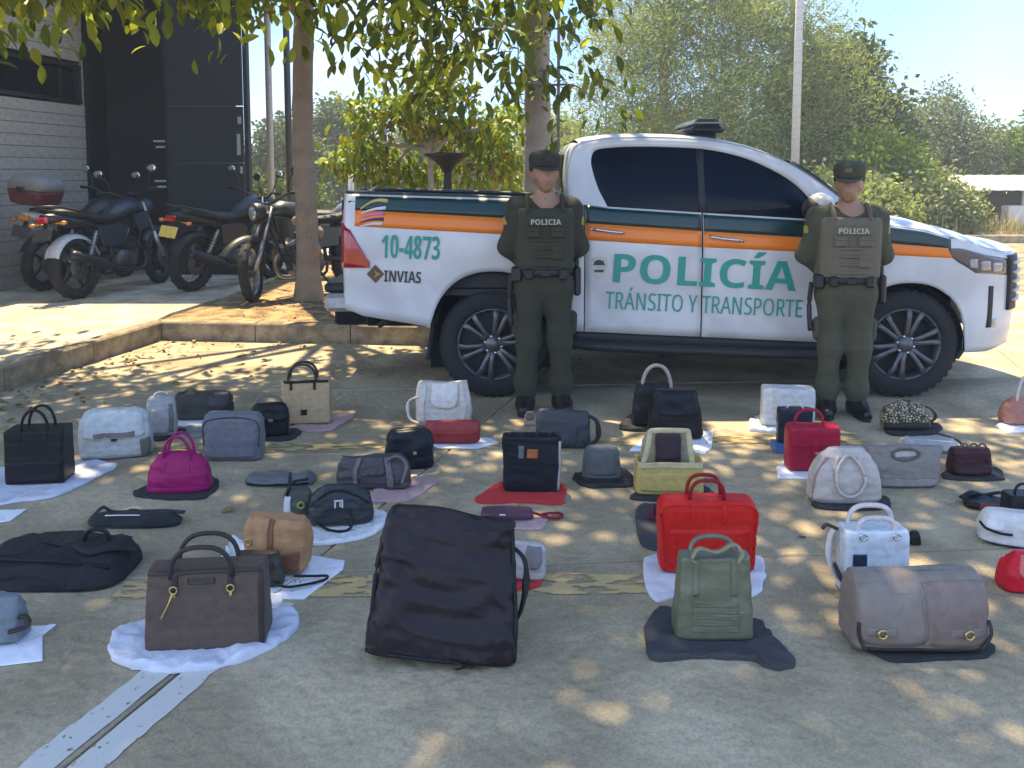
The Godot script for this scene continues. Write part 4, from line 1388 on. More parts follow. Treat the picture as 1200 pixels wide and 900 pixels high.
	box(st, Vector3((b0 + x_bed) / 2, 0.76, -HALF), Vector3(x_bed - b0, 0.05, 1.72))
	box(st, Vector3((b0 + x_bed) / 2, 1.1, -0.1), Vector3(x_bed - b0 - 0.02, 0.62, 0.06))
	box(st, Vector3((b0 + x_bed) / 2, 1.1, -1.74), Vector3(x_bed - b0 - 0.02, 0.62, 0.06))
	box(st, Vector3(x_bed - 0.03, 1.08, -HALF), Vector3(0.05, 0.6, 1.55))
	box(st, Vector3(b0 - 0.02, 1.1, -HALF), Vector3(0.05, 0.62, 1.6))
	part("bed_liner", st, black, t)
	st = begin()
	for far in [false, true]:
		var row := []
		for k in 12:
			var u := lerpf(Vector2(-1.1834, 1.0244).x, x_bed, k / 11.0)
			row.append(flank(u, along(top_pts, u) + 0.004, -0.035, far))
		tube(st, row, 0.034, 8, 0.5)
	part("bed_rail", st, pm("truck_rail", Color(0.022, 0.035, 0.036), 0.45), t)
	# rear bumper, its pad, tow bar, mud flaps
	st = begin()
	box(st, Vector3(Vector2(-1.1834, 1.0244).x - 0.03, Vector2(0, 0.6865).y, -HALF), Vector3(0.24, 0.13, 1.78), 0.03)
	part("rear_bumper", st, silver, t)
	st = begin()
	box(st, Vector3(Vector2(-1.1894, 1.0244).x - 0.045, Vector2(0, 0.7925).y, -HALF), Vector3(0.20, 0.07, 1.74), 0.02)
	part("bumper_pad", st, black, t)
	st = begin()
	tube(st, [Vector3(Vector2(-0.9667, 2.7793).x, Vector2(0, 0.4981).y, -0.2), Vector3(Vector2(-0.8444, 2.7793).x, Vector2(0, 0.5772).y, -0.12), Vector3(Vector2(-0.5358, 2.7793).x, Vector2(0, 0.5224).y, -0.1)], 0.022, 8)
	part("bumper_bracket", st, black, t)
	for c in [[Vector2(-0.5599, 0.5224), Vector2(-0.598, 0.2902)], [Vector2(3.2234, 0.3392), Vector2(3.1895, 0.2902)]]:
		for z in [-0.17, -1.67]:
			st = begin()
			X = Transform3D(Basis(Vector3.BACK, ((c[1] as Vector2) - c[0]).angle() + PI / 2), Vector3(((c[0] as Vector2).x + c[1].x) / 2, (c[0].y + c[1].y) / 2 + 0.02, z))
			box(st, Vector3.ZERO, Vector3(0.03, (c[0] as Vector2).distance_to(c[1]) + 0.06, 0.26), 0.006)
			X = Transform3D()
			part("mud_flap", st, black, t)
	# side steps
	for far in [false, true]:
		st = begin()
		var z := 0.055 if not far else -2 * HALF - 0.055
		tube(st, smooth_path([Vector3(Vector2(0.4368, 2.7793).x, Vector2(0, 0.431).y, z - 0.1 * (1 if not far else -1)), Vector3(Vector2(0.5358, 2.7793).x, Vector2(0, 0.4004).y, z), Vector3(Vector2(1.2812, 2.7793).x, Vector2(0, 0.3637).y, z), Vector3(Vector2(2.1839, 2.7793).x, Vector2(0, 0.3331).y, z), Vector3(Vector2(2.3004, 2.7793).x, Vector2(0, 0.3515).y, z - 0.1 * (1 if not far else -1))], 8), 0.042, 10, 0.8)
		part("side_step", st, black, t)
	# wheels
	for c in [rear_c, front_c]:
		for far in [false, true]:
			truck_wheel(t, Vector3(c.x, 0.388, -0.025 if not far else -2 * HALF + 0.025), far)
	# mirrors
	for far in [false, true]:
		var m := sub("mirror", t)
		var s := 1.0 if not far else -1.0
		var at := Vector3(Vector2(2.0965, 2.7793).x, Vector2(0, 1.3827).y, 0.09 if not far else -2 * HALF - 0.09)
		st = begin()
		ball(st, at + Vector3(0.02, 0.012, 0), Vector3(0.085, 0.075, 0.125), 16, 10)
		part("mirror_cap", st, white, m)
		st = begin()
		ball(st, at + Vector3(-0.03, -0.03, 0), Vector3(0.07, 0.085, 0.115), 16, 10)
		rod(st, at + Vector3(0, -0.08, -0.05 * s), at + Vector3(-0.01, -0.14, -0.15 * s), 0.03, 0.035)
		part("mirror_housing", st, black, m)
	# light bar across the roof
	var lb := sub("light_bar", t)
	var lx := 1.475
	var top_y := 1.855
	st = begin()
	for z in [-0.62, -1.22]:
		box(st, Vector3(lx, top_y + 0.02, z), Vector3(0.16, 0.09, 0.05), 0.012)
	part("foot", st, black, lb)
	st = begin()
	box(st, Vector3(lx, top_y + 0.075, -HALF), Vector3(0.25, 0.05, 0.86), 0.02)
	part("bar_base", st, black, lb)
	st = begin()
	box(st, Vector3(lx, top_y + 0.125, -HALF), Vector3(0.21, 0.06, 0.82), 0.025)
	part("bar_lens", st, pm("bar_smoke", Color(0.05, 0.05, 0.055), 0.15, "", 0.3, {"mottled": false, "coat": 0.8}), lb)
	st = begin()
	box(st, Vector3(1.02, 1.875, -1.2), Vector3(0.16, 0.05, 0.12), 0.015)
	part("roof_antenna", st, white, t)

func truck_wheel(t: Node3D, c: Vector3, far: bool) -> void:
	var w := sub("wheel", t, c)
	if far:
		w.rotation.y = PI
	var rubber := pm("tyre", Color(0.014, 0.014, 0.015), 0.85, "grain", 0.5)
	var alloy := pm("alloy", Color(0.115, 0.118, 0.125), 0.35, "", 0.3, {"metal": 0.6})
	var dark := pm("alloy_dark", Color(0.012, 0.012, 0.014), 0.6, "", 0.3, {"mottled": false})
	var turn := Basis(Vector3.RIGHT, PI / 2)      # lathe axis along z
	var st := begin()
	lathe(st, [Vector2(0.252, -0.03), Vector2(0.262, -0.008), Vector2(0.30, 0.004), Vector2(0.345, -0.004), Vector2(0.372, -0.022), Vector2(0.385, -0.05), Vector2(0.388, -0.12), Vector2(0.388, -0.16), Vector2(0.382, -0.22), Vector2(0.36, -0.25), Vector2(0.30, -0.262), Vector2(0.25, -0.25)], Vector3.ZERO, turn, 56)
	for k in 40:
		var a := TAU * k / 40
		X = Transform3D(Basis(Vector3.BACK, a), Vector3.ZERO)
		box(st, Vector3(0.380, 0, -0.050 - 0.004 * (k % 2)), Vector3(0.014, 0.034, 0.05), 0.004)
		box(st, Vector3(0.385, 0.02, -0.14), Vector3(0.010, 0.03, 0.09), 0.003)
	X = Transform3D()
	part("tyre", st, rubber, w)
	st = begin()
	lathe(st, [Vector2(0.254, -0.2), Vector2(0.235, -0.19), Vector2(0.23, -0.06), Vector2(0.245, -0.02), Vector2(0.256, -0.014), Vector2(0.26, -0.03)], Vector3.ZERO, turn, 48)
	part("rim", st, alloy, w)
	st = begin()
	lathe(st, [Vector2(0.236, -0.12), Vector2(0.10, -0.12), Vector2(0.0, -0.12)], Vector3.ZERO, turn, 36)
	part("brake_disc", st, dark, w)
	for k in 6:
		st = begin()
		for s: float in [-1.0, 1.0]:
			X = Transform3D(Basis(Vector3.BACK, TAU * (k + 0.25) / 6), Vector3.ZERO)
			var rr := []
			for q in [[0.05, 0.010, 0.018, -0.03], [0.12, 0.020, 0.015, -0.026], [0.19, 0.032, 0.017, -0.022], [0.243, 0.046, 0.022, -0.026]]:
				var ring := PackedVector3Array()
				for p in [[-1, -1], [1, -1], [1, 1], [0.5, 1.4], [-0.5, 1.4], [-1, 1]]:
					ring.append(Vector3(q[0], s * q[1] + p[0] * q[2] * 1.1, q[3] + p[1] * 0.014))
				rr.append(ring)
			loft(st, rr, true, true, true)
		X = Transform3D()
		part("spoke", st, alloy, w)
	st = begin()
	lathe(st, [Vector2(0.075, -0.05), Vector2(0.07, -0.016), Vector2(0.045, -0.004), Vector2(0.035, 0.004), Vector2(0.0, 0.006)], Vector3.ZERO, turn, 24)
	part("hub_cap", st, alloy, w)
	for k in 6:
		st = begin()
		var a := TAU * (k + 0.75) / 6
		lathe(st, [Vector2(0.011, -0.03), Vector2(0.011, -0.008), Vector2(0.0, -0.004)], Vector3(cos(a) * 0.06, sin(a) * 0.06, 0), turn, 6)
		part("wheel_nut", st, pm("truck_chrome", Color.WHITE), w)

func greenhouse(t: Node3D, white: Material, glass: Material, black: Material, top_pts: Array) -> void:
	var outer := [Vector3(0.4075, 1.393, -0.0489), Vector3(0.3887, 1.53, -0.0934), Vector3(0.3998, 1.6685, -0.138), Vector3(0.4318, 1.7718, -0.1709), Vector3(0.5119, 1.8268, -0.1884), Vector3(0.7321, 1.8544, -0.1971), Vector3(1.0373, 1.8605, -0.199), Vector3(1.4023, 1.839, -0.1922), Vector3(1.7035, 1.7809, -0.1738), Vector3(1.9693, 1.6745, -0.1399), Vector3(2.1421, 1.566, -0.1051), Vector3(2.3112, 1.4345, -0.0624), Vector3(2.5199, 1.2732, -0.045)]
	var inner := [Vector3(0.6771, 1.3632, -0.045), Vector3(0.6136, 1.4881, -0.0799), Vector3(0.5689, 1.6443, -0.1303), Vector3(0.5739, 1.7352, -0.1593), Vector3(0.6326, 1.7748, -0.1719), Vector3(0.852, 1.7901, -0.1768), Vector3(1.1258, 1.787, -0.1758), Vector3(1.3987, 1.7687, -0.17), Vector3(1.6504, 1.7109, -0.1516), Vector3(1.8447, 1.6262, -0.1244), Vector3(1.9945, 1.53, -0.0934), Vector3(2.1106, 1.4048, -0.0527), Vector3(2.2078, 1.2762, -0.045)]
	var o := smooth_path(outer, 6)
	var i := smooth_path(inner, 6)
	var n := o.size()
	for far in [false, true]:
		var flip := func(p: Vector3) -> Vector3: return p if not far else Vector3(p.x, p.y, -2 * HALF - p.z)
		var rows := []
		for k in n:
			var a: Vector3 = flip.call(o[k])
			var b: Vector3 = flip.call(i[k])
			var inw := Vector3(0, 0, -0.02 if not far else 0.02)
			rows.append(PackedVector3Array([a + inw * 0.6, a.lerp(b, 0.12), a.lerp(b, 0.5) - inw * 0.15, a.lerp(b, 0.96), b + inw]))
		part("window_surround", loft(begin(), rows, false), white, t)
		# panes: from the lower edge straight up to the inner outline
		var x_b0: float = Vector2(1.3162, 2.7793).x
		var x_b1: float = Vector2(1.3627, 2.7793).x
		for pane in 2:
			var st := begin()
			var cols := []
			for k in n:
				var p: Vector3 = i[k]
				if (pane == 0 and p.x > x_b0) or (pane == 1 and p.x < x_b1):
					continue
				if k < 12 or k > n:
					pass
				cols.append(p)
			# sort the outline into columns along x: upper edge points with a matching point on the sill
			var strip := []
			var lo_x: float = 1e9
			var hi_x: float = -1e9
			for p in cols:
				lo_x = minf(lo_x, p.x)
				hi_x = maxf(hi_x, p.x)
			if pane == 0:
				hi_x = x_b0
			else:
				lo_x = x_b1
			for s in 41:
				var x := lerpf(lo_x, hi_x, 0.5 - 0.5 * cos(PI * s / 40.0))
				var up := -1e9
				var dn := 1e9
				for k in n - 1:
					var a: Vector3 = i[k]
					var b: Vector3 = i[k + 1]
					if (x - a.x) * (x - b.x) <= 0.0 and absf(a.x - b.x) > 1e-6:
						var y := lerpf(a.y, b.y, (x - a.x) / (b.x - a.x))
						up = maxf(up, y)
						dn = minf(dn, y)
				var sill := along(top_pts, x) - 0.01
				if x > Vector2(0.6581, 2.7793).x or dn >= up - 0.001:
					dn = sill
				if up < dn:
					up = dn + 0.001
				var col := PackedVector3Array()
				for v in 7:
					var y := lerpf(dn, up, v / 6.0)
					var lean := 0.045 + clampf((y - 1.37) / 0.47, 0.0, 1.0) * 0.155
					col.append(flip.call(Vector3(x, y, -lean - 0.016 + 0.012 * sin(PI * v / 6.0))))
				strip.append(col)
			loft(st, strip, false)
			part("rear_window" if pane == 0 else "front_window", st, glass, t)
		var bp := begin()
		var pts := []
		for v in 6:
			var y := lerpf(along(top_pts, x_b0) - 0.01, Vector2(1.3596, 1.7726).y, v / 5.0)
			var lean := 0.045 + clampf((y - 1.37) / 0.47, 0.0, 1.0) * 0.155
			pts.append(flip.call(Vector3((x_b0 + x_b1) / 2, y, -lean - 0.012)))
		tube(bp, pts, 0.032, 6, 0.35, Vector3.BACK)
		part("door_pillar", bp, black, t)
	# roof, windscreen and rear wall span from flank to flank
	var span := func(k0: int, k1: int, bulge: Vector3, s0: float, s1: float, push: Vector3) -> SurfaceTool:
		var rows := []
		for k in range(k0, k1 + 1):
			var a := o[k]
			var b := Vector3(a.x, a.y, -2 * HALF - a.z)
			var row := PackedVector3Array()
			for j in 17:
				var s := lerpf(s0, s1, j / 16.0)
				var q := 4.0 * s * (1.0 - s)
				row.append(a.lerp(b, s) + bulge * (1.0 - pow(1.0 - q, 1.8)) + push)
			rows.append(row)
		return loft(begin(), rows, false)
	part("roof", span.call(22, 54, Vector3(0, 0.045, 0), 0.0, 1.0, Vector3.ZERO), white, t)
	part("rear_wall", span.call(0, 22, Vector3(-0.03, 0.02, 0), 0.0, 1.0, Vector3.ZERO), white, t)
	part("rear_glass", span.call(3, 15, Vector3(-0.03, 0.02, 0), 0.14, 0.86, Vector3(-0.008, 0, 0)), glass, t)
	part("windscreen_surround", span.call(54, 72, Vector3(0.10, 0.03, 0), 0.0, 1.0, Vector3.ZERO), black, t)
	part("windscreen", span.call(55, 71, Vector3(0.10, 0.03, 0), 0.05, 0.95, Vector3(0.006, 0.006, 0)), glass, t)
	# dark shell inside the cab so that nothing shows through the gaps
	var st := begin()
	box(st, Vector3((Vector2(0.4659, 2.7793).x + Vector2(2.0965, 2.7793).x) / 2, 1.16, -HALF), Vector3(Vector2(2.0965, 2.7793).x - Vector2(0.4659, 2.7793).x, 0.5, 1.56))
	part("cab_interior", st, pm("truck_hole", Color.BLACK), t)
# ---------------------------------------------------------------- the two officers
func mirror_x(b: Array) -> Array:
	var out := []
	for q in b:
		out.append(q)
		out.append([Vector3(-q[0].x, q[0].y, q[0].z), Vector3(-q[1].x, q[1].y, q[1].z), q[2], q[3]])
	return out

func officer(label: String, at: Vector3, turn: float, size: float, spread: float, olive: Color, vest_c: Color, nod: float, stout: float, plump: float, look: float) -> Node3D:
	var t := thing("person", label, "person", at, turn, "police officers on guard")
	var tag_of := "%d" % int(at.x * 100)
	var skin := pm("skin", Color(0.30, 0.165, 0.105), 0.55, "grain", 0.15, {"mottled": false})
	var cloth := pm("uniform_" + tag_of, olive, 0.92, "crease", 1.0, {"rim": 0.1, "scale": 2.6})
	var vestm := pm("vest_" + tag_of, vest_c, 0.9, "cloth", 0.8, {"scale": 14.0})
	var black := pm("gear_black", Color(0.010, 0.010, 0.011), 0.5, "leather", 0.3)
	var boot := pm("boot_black", Color(0.012, 0.011, 0.011), 0.35, "leather", 0.3)
	var reflect := pm("vest_print", Color(0.40, 0.40, 0.30), 0.6, "", 0.3, {"mottled": false})
	var head := Vector3(0, 1.615, 0.02)
	# hands clasped behind the back: wrists behind the hips, a little different on each side
	var sh := Vector3(0.185 * stout, 1.385, -0.015)
	var el := Vector3(0.255 * stout, 1.125, -0.075)
	var wrist := Vector3(0.10, 0.965, -0.185)
	var hip := Vector3(0.092, 0.90, 0)
	var knee := Vector3(0.098 + spread * 0.5, 0.49, 0.02)
	var ankle := Vector3(0.10 + spread, 0.095, -0.02)
	# ---- the body: one continuous surface, the head and the hands on finer grids of their own
	var trunk := mirror_x([
		[Vector3(0.085, 1.28, 0), Vector3(0.075, 1.05, 0.0), 0.095, 0.078], [Vector3(0.075, 1.05, 0), hip, 0.078, 0.070],
		[Vector3(0.03, 1.40, -0.01), sh, 0.065, 0.055], [sh, el, 0.047, 0.037], [el, wrist, 0.036, 0.026],
		[hip, knee, 0.078, 0.055], [knee, ankle, 0.055, 0.038], [ankle, ankle + Vector3(0.01, -0.055, 0.13), 0.04, 0.03]])
	trunk.append([Vector3(0, 1.38, -0.015), Vector3(0, 1.53, 0.0), 0.066, 0.056])
	var face := [
		[Vector3(0, 1.655, -0.018), Vector3(0, 1.655, 0.028), 0.083, 0.075], [Vector3(0, 1.60, 0.02), Vector3(0, 1.555, 0.048), 0.066, 0.040],
		[Vector3(0, 1.50, -0.002), Vector3(0, 1.60, 0.0), 0.056, 0.058],
		[Vector3(0, 1.632, 0.098), Vector3(0, 1.598, 0.118), 0.009, 0.014], [Vector3(-0.012, 1.594, 0.108), Vector3(0.012, 1.594, 0.108), 0.010, 0.010],
		[Vector3(-0.035, 1.652, 0.086), Vector3(0.035, 1.652, 0.086), 0.012, 0.012], [Vector3(-0.02, 1.567, 0.092), Vector3(0.02, 1.567, 0.092), 0.009, 0.009],
		[Vector3(-0.017, 1.556, 0.090), Vector3(0.017, 1.556, 0.090), 0.010, 0.010], [Vector3(0, 1.533, 0.082), Vector3(0, 1.533, 0.084), 0.020, 0.020],
		[Vector3(-0.045, 1.61, 0.062), Vector3(-0.035, 1.60, 0.07), 0.03, 0.025], [Vector3(0.045, 1.61, 0.062), Vector3(0.035, 1.60, 0.07), 0.03, 0.025],
		[Vector3(-0.079, 1.63, -0.005), Vector3(-0.078, 1.595, 0.005), 0.015, 0.011], [Vector3(0.079, 1.63, -0.005), Vector3(0.078, 1.595, 0.005), 0.015, 0.011]]
	var hands := []
	for s: float in [-1.0, 1.0]:
		var w := Vector3(wrist.x * s, wrist.y, wrist.z)
		var palm := Vector3(0.035 * s, 0.925 + 0.012 * s, -0.205 - 0.016 * s)
		hands.append([w, palm, 0.024, 0.022])
		hands.append([palm + Vector3(0, 0.022, 0), palm + Vector3(-0.03 * s, 0.018, 0), 0.017, 0.013])
		hands.append([palm + Vector3(0, -0.02, 0), palm + Vector3(-0.03 * s, -0.022, 0), 0.017, 0.013])
		for k in 4:
			var root := palm + Vector3(-0.028 * s, 0.026 - 0.018 * k, 0)
			var mid := root + Vector3(-0.034 * s, -0.006, -0.004 - 0.003 * k)
			hands.append([root, mid, 0.0092, 0.0085])
			hands.append([mid, mid + Vector3(-0.02 * s, -0.006, 0.018), 0.0085, 0.0072])
		hands.append([w.lerp(palm, 0.5) + Vector3(0, 0.014, 0), palm + Vector3(-0.012 * s, 0.052, 0.004), 0.012, 0.009])
	var gaze := Basis(Vector3.UP, look) * Basis(Vector3.RIGHT, nod)
	var pivot := Vector3(0, 1.52, 0)
	var lean := Transform3D(gaze, pivot - gaze * pivot)
	var head_mesh := begin()
	head_mesh.append_from(nets(face, 0.0055, 70.0), 0, lean)
	var body := begin()
	body.append_from(nets(trunk, 0.018, 32.0), 0, Transform3D())
	body.append_from(head_mesh.commit(), 0, Transform3D())
	body.append_from(nets(hands, 0.0045, 110.0), 0, Transform3D())
	part("body", body.commit(), skin, t)
	for s: float in [-1.0, 1.0]:
		var ey := begin()
		ball(ey, lean * Vector3(0.031 * s, 1.632, 0.083), Vector3(0.0125, 0.009, 0.011), 12, 8)
		part("eye", ey, pm("eye_dark", Color(0.05, 0.035, 0.03), 0.2, "", 0.3, {"mottled": false}), t)
	var hr := nets(mirror_x([[Vector3(0.03, 1.665, -0.035), Vector3(0.02, 1.60, -0.055), 0.066, 0.055], [Vector3(0.068, 1.66, 0.0), Vector3(0.074, 1.62, -0.005), 0.022, 0.012]]), 0.008, 50.0, [Plane(Vector3(0, 0, 1), 0.04)])
	var hair := begin()
	hair.append_from(hr, 0, lean)
	part("hair", hair.commit(), pm("hair_black", Color(0.012, 0.010, 0.009), 0.6, "grain", 0.8), t)
	# ---- clothes
	var grow := 0.016
	var shirt := mirror_x([
		[Vector3(0.085, 1.29, 0), Vector3(0.078, 1.03, 0.0), 0.118 * plump, 0.108 * plump], [Vector3(0.03, 1.395, -0.012), sh, 0.075, 0.070],
		[sh, el, 0.068, 0.054], [el, wrist, 0.053, 0.040]])
	shirt.append([Vector3(0, 1.2, 0.0), Vector3(0, 0.98, 0.0), 0.118 * plump, 0.112 * plump])
	part("shirt", nets(shirt, 0.011, 38.0, [Plane(Vector3(0, 1, 0.25).normalized(), 1.445), Plane(Vector3(0, -1, 0), -0.94)], 0.009, 1.8), cloth, t)
	part("collar", nets(mirror_x([[Vector3(0.012, 1.452, 0.052), Vector3(0.062, 1.475, -0.005), 0.016, 0.018], [Vector3(0.062, 1.475, -0.005), Vector3(0.0, 1.48, -0.058), 0.018, 0.018]]), 0.009, 60.0), cloth, t)
	var legs := mirror_x([
		[Vector3(0.075, 0.99, 0.0), hip + Vector3(0, -0.03, 0), 0.106 * plump, 0.105 * plump], [hip + Vector3(0, -0.03, 0), knee, 0.102 * plump, 0.077],
		[knee, ankle + Vector3(0, 0.10, 0.005), 0.077, 0.070], [ankle + Vector3(0, 0.10, 0.005), ankle + Vector3(0, 0.03, 0.005), 0.074, 0.066]])
	legs.append([Vector3(0, 1.0, 0.0), Vector3(0, 0.88, 0.0), 0.112 * plump, 0.108 * plump])
	part("trousers", nets(legs, 0.011, 42.0, [Plane(Vector3(0, -1, 0), -0.085), Plane(Vector3(0, 1, 0), 1.0)], 0.014, 1.5), cloth, t)
	for s: float in [-1.0, 1.0]:
		var pk := nets([[Vector3((knee.x + 0.085) * s, 0.66, 0.0), Vector3((knee.x + 0.08) * s, 0.56, 0.0), 0.036, 0.036]], 0.011, 40.0)
		part("cargo_pocket", pk, cloth, t)
		var a := Vector3(ankle.x * s, 0, ankle.z)
		var out := Vector3(0.03 * s, 0, 0)
		var bt := nets([[a + Vector3(0, 0.20, 0), a + Vector3(0, 0.06, -0.01), 0.056, 0.052], [a + Vector3(0, 0.05, -0.03), a + Vector3(0, 0.05, 0.05) + out * 0.4, 0.046, 0.05], [a + Vector3(0, 0.048, 0.05) + out * 0.4, a + Vector3(0, 0.040, 0.165) + out, 0.05, 0.038]], 0.010, 45.0, [Plane(Vector3(0, -1, 0), -0.012)])
		var bo := part("boot", bt, boot, t)
		var so := begin()
		var ol := PackedVector2Array()
		for k in 20:
			var an := TAU * k / 20
			ol.append(Vector2(a.x + out.x * (0.5 + 0.5 * cos(an)) + sin(an) * (0.048 + 0.008 * cos(an)), -(a.z + 0.055 + cos(an) * 0.15)))
		X = Transform3D(Basis(Vector3(1, 0, 0), Vector3(0, 0, -1), Vector3(0, 1, 0)), Vector3.ZERO)
		prism(so, ol, 0.0, 0.022, 0.004)
		X = Transform3D()
		part("sole", so, black, bo)
	# armoured vest with panels, straps, pouches and the printed word
	var vb := mirror_x([[Vector3(0.085, 1.315, 0.004), Vector3(0.08, 1.03, 0.008), 0.142 * plump, 0.138 * plump]])
	var vest := part("vest", nets(vb, 0.010, 40.0, [Plane(Vector3(0, 1, 0), 1.395), Plane(Vector3(0, -1, 0), -0.985), Plane(Vector3(1, 0, 0), 0.195 * stout), Plane(Vector3(-1, 0, 0), 0.195 * stout)], 0.004, 1.0), vestm, t)
	for s: float in [-1.0, 1.0]:
		var st := begin()
		tube(st, smooth_path([Vector3(0.115 * s, 1.36, 0.125), Vector3(0.118 * s, 1.425, 0.07), Vector3(0.118 * s, 1.455, 0.0), Vector3(0.115 * s, 1.42, -0.09), Vector3(0.11 * s, 1.34, -0.13)], 5), 0.040, 8, 0.35, Vector3.RIGHT)
		part("shoulder_strap", st, vestm, vest)
	var zf := 0.142 * plump
	var st2 := begin()
	box(st2, Vector3(0, 1.305, zf + 0.001), Vector3(0.235, 0.058, 0.016), 0.006)
	part("name_panel", st2, vestm, vest)
	var word := part("lettering", lettering("POLICIA", 0.198, 0.036, 0.004), reflect, t)
	word.position = Vector3(-0.099, 1.288, zf + 0.010)
	for y in [1.02, 1.075, 1.13, 1.185]:
		st2 = begin()
		tube(st2, smooth_path([Vector3(-0.20, y, 0.06), Vector3(-0.14, y, zf - 0.016), Vector3(-0.07, y, zf + 0.003), Vector3(0, y, zf + 0.004), Vector3(0.07, y, zf + 0.003), Vector3(0.14, y, zf - 0.016), Vector3(0.20, y, 0.06)], 4), 0.011, 6, 0.35, Vector3.FORWARD)
		part("webbing", st2, vestm, vest)
	for q in [[-0.085, 1.235, 0.09, 0.075], [0.08, 1.235, 0.10, 0.07], [0.075, 1.10, 0.08, 0.09]]:
		st2 = begin()
		box(st2, Vector3(q[0], q[1], zf + 0.006), Vector3(q[2], q[3], 0.03), 0.010)
		box(st2, Vector3(q[0], q[1] + q[3] * 0.3, zf + 0.023), Vector3(q[2] * 0.98, q[3] * 0.36, 0.008), 0.003)
		part("vest_pouch", st2, vestm, vest)
	# belt with buckle, holster, radio
	st2 = begin()
	var rings := []
	for k in 33:
		var a := TAU * k / 32
		var c := Vector3(sin(a) * 0.198 * plump, 0.965, cos(a) * 0.128 * plump)
		var o := Vector3(sin(a), 0, cos(a)) * 0.008
		rings.append(PackedVector3Array([c + Vector3(0, -0.028, 0), c + Vector3(0, -0.024, 0) + o, c + Vector3(0, 0.024, 0) + o, c + Vector3(0, 0.028, 0)]))
	loft(st2, rings)
	var belt := part("belt", st2, black, t)
	st2 = begin()
	box(st2, Vector3(0, 0.965, 0.142 * plump), Vector3(0.07, 0.045, 0.014), 0.006)
	part("buckle", st2, black, belt)
	for q in [[-0.19, 0.955, 0.07, 0.07, 0.10, 0.07], [0.12, 0.96, 0.125, 0.06, 0.08, 0.05], [-0.11, 0.96, 0.128, 0.055, 0.075, 0.045]]:
		st2 = begin()
		box(st2, Vector3(q[0] * plump, q[1], q[2] * plump), Vector3(q[3], q[4], q[5]), 0.012)
		part("belt_pouch", st2, black, belt)
	st2 = begin()
	box(st2, Vector3(0.222 * plump, 0.90, 0.01), Vector3(0.05, 0.20, 0.09), 0.015)
	box(st2, Vector3(0.222 * plump, 1.01, -0.01), Vector3(0.03, 0.09, 0.05), 0.01)
	part("holster", st2, black, t)
	st2 = begin()
	tube(st2, smooth_path([Vector3(-0.225 * plump, 0.94, 0.03), Vector3(-0.235 * plump, 0.78, 0.02), Vector3(-0.225 * plump, 0.60, 0.03)], 5), 0.017, 8)
	part("baton", st2, black, t)
	# shoulder flashes on the sleeve
	for s: float in [-1.0, 1.0]:
		st2 = begin()
		var c := sh.lerp(el, 0.35)
		var out_dir := Vector3(s, 0.2, 0.45).normalized()
		var b := Basis(out_dir.cross(Vector3.UP).normalized(), Vector3.UP, out_dir)
		X = Transform3D(b, Vector3(c.x * s, c.y, c.z) + out_dir * 0.066)
		box(st2, Vector3.ZERO, Vector3(0.05, 0.055, 0.008), 0.003)
		X = Transform3D()
		part("sleeve_badge", st2, pm("badge_yellow", Color(0.32, 0.33, 0.04), 0.7), t)
	# cap: crown, peak
	var cp := begin()
	lathe(cp, [Vector2(0.098, 1.652), Vector2(0.102, 1.672), Vector2(0.105, 1.705), Vector2(0.098, 1.735), Vector2(0.072, 1.757), Vector2(0.03, 1.766), Vector2(0.0, 1.767)], Vector3(0, 0, -0.002), Basis(), 28, 1.12)
	rings = []
	for k in 13:
		var a := lerpf(-1.25, 1.25, k / 12.0)
		var i0 := Vector3(sin(a) * 0.098, 1.662, cos(a) * 0.108)
		var o0 := Vector3(sin(a) * 0.090, 1.650 - 0.012 * cos(a) * cos(a), cos(a) * 0.108 + 0.075 * pow(cos(a), 0.6))
		rings.append(PackedVector3Array([i0, o0, o0 + Vector3(0, -0.005, 0), i0 + Vector3(0, -0.006, 0)]))
	loft(cp, rings, true, true, true)
	cp.generate_normals()
	var cap2 := begin()
	cap2.append_from(cp.commit(), 0, lean * Transform3D(Basis().scaled(Vector3(1.03, 0.96, 1.07)), Vector3(0, 0.086, 0)))
	var cap := part("cap", cap2.commit(), pm("cap_" + tag_of, olive * 0.8, 0.9, "cloth", 0.5), t)
	st2 = begin()
	X = lean
	box(st2, Vector3(0, 1.728, 0.126), Vector3(0.05, 0.03, 0.008), 0.003)
	X = Transform3D()
	part("cap_badge", st2, vestm, cap)
	t.scale = Vector3.ONE * size
	return t

func people() -> void:
	officer("police officer in dark olive vest standing by the rear wheel, hands behind back", Vector3(0.214, 0, -5.6659), 0.04, 0.985, 0.02, Color(0.034, 0.034, 0.019), Color(0.040, 0.039, 0.022), 0.07, 0.97, 1.0, 0.12)
	officer("police officer in faded khaki vest standing by the front wheel, hands behind the back", Vector3(2.1925, 0, -5.5626), -0.12, 0.945, 0.0, Color(0.066, 0.066, 0.038), Color(0.135, 0.118, 0.082), 0.12, 1.04, 1.05, -0.30)
# ---------------------------------------------------------------- bags
# A bag is a dictionary: root node t, size w h d, profile rows [v, width factor, depth factor], exponent n of its outline seen from above.
const BAGS := "bags laid out on the forecourt"
const CLOTHS := "cloths and papers under the bags"

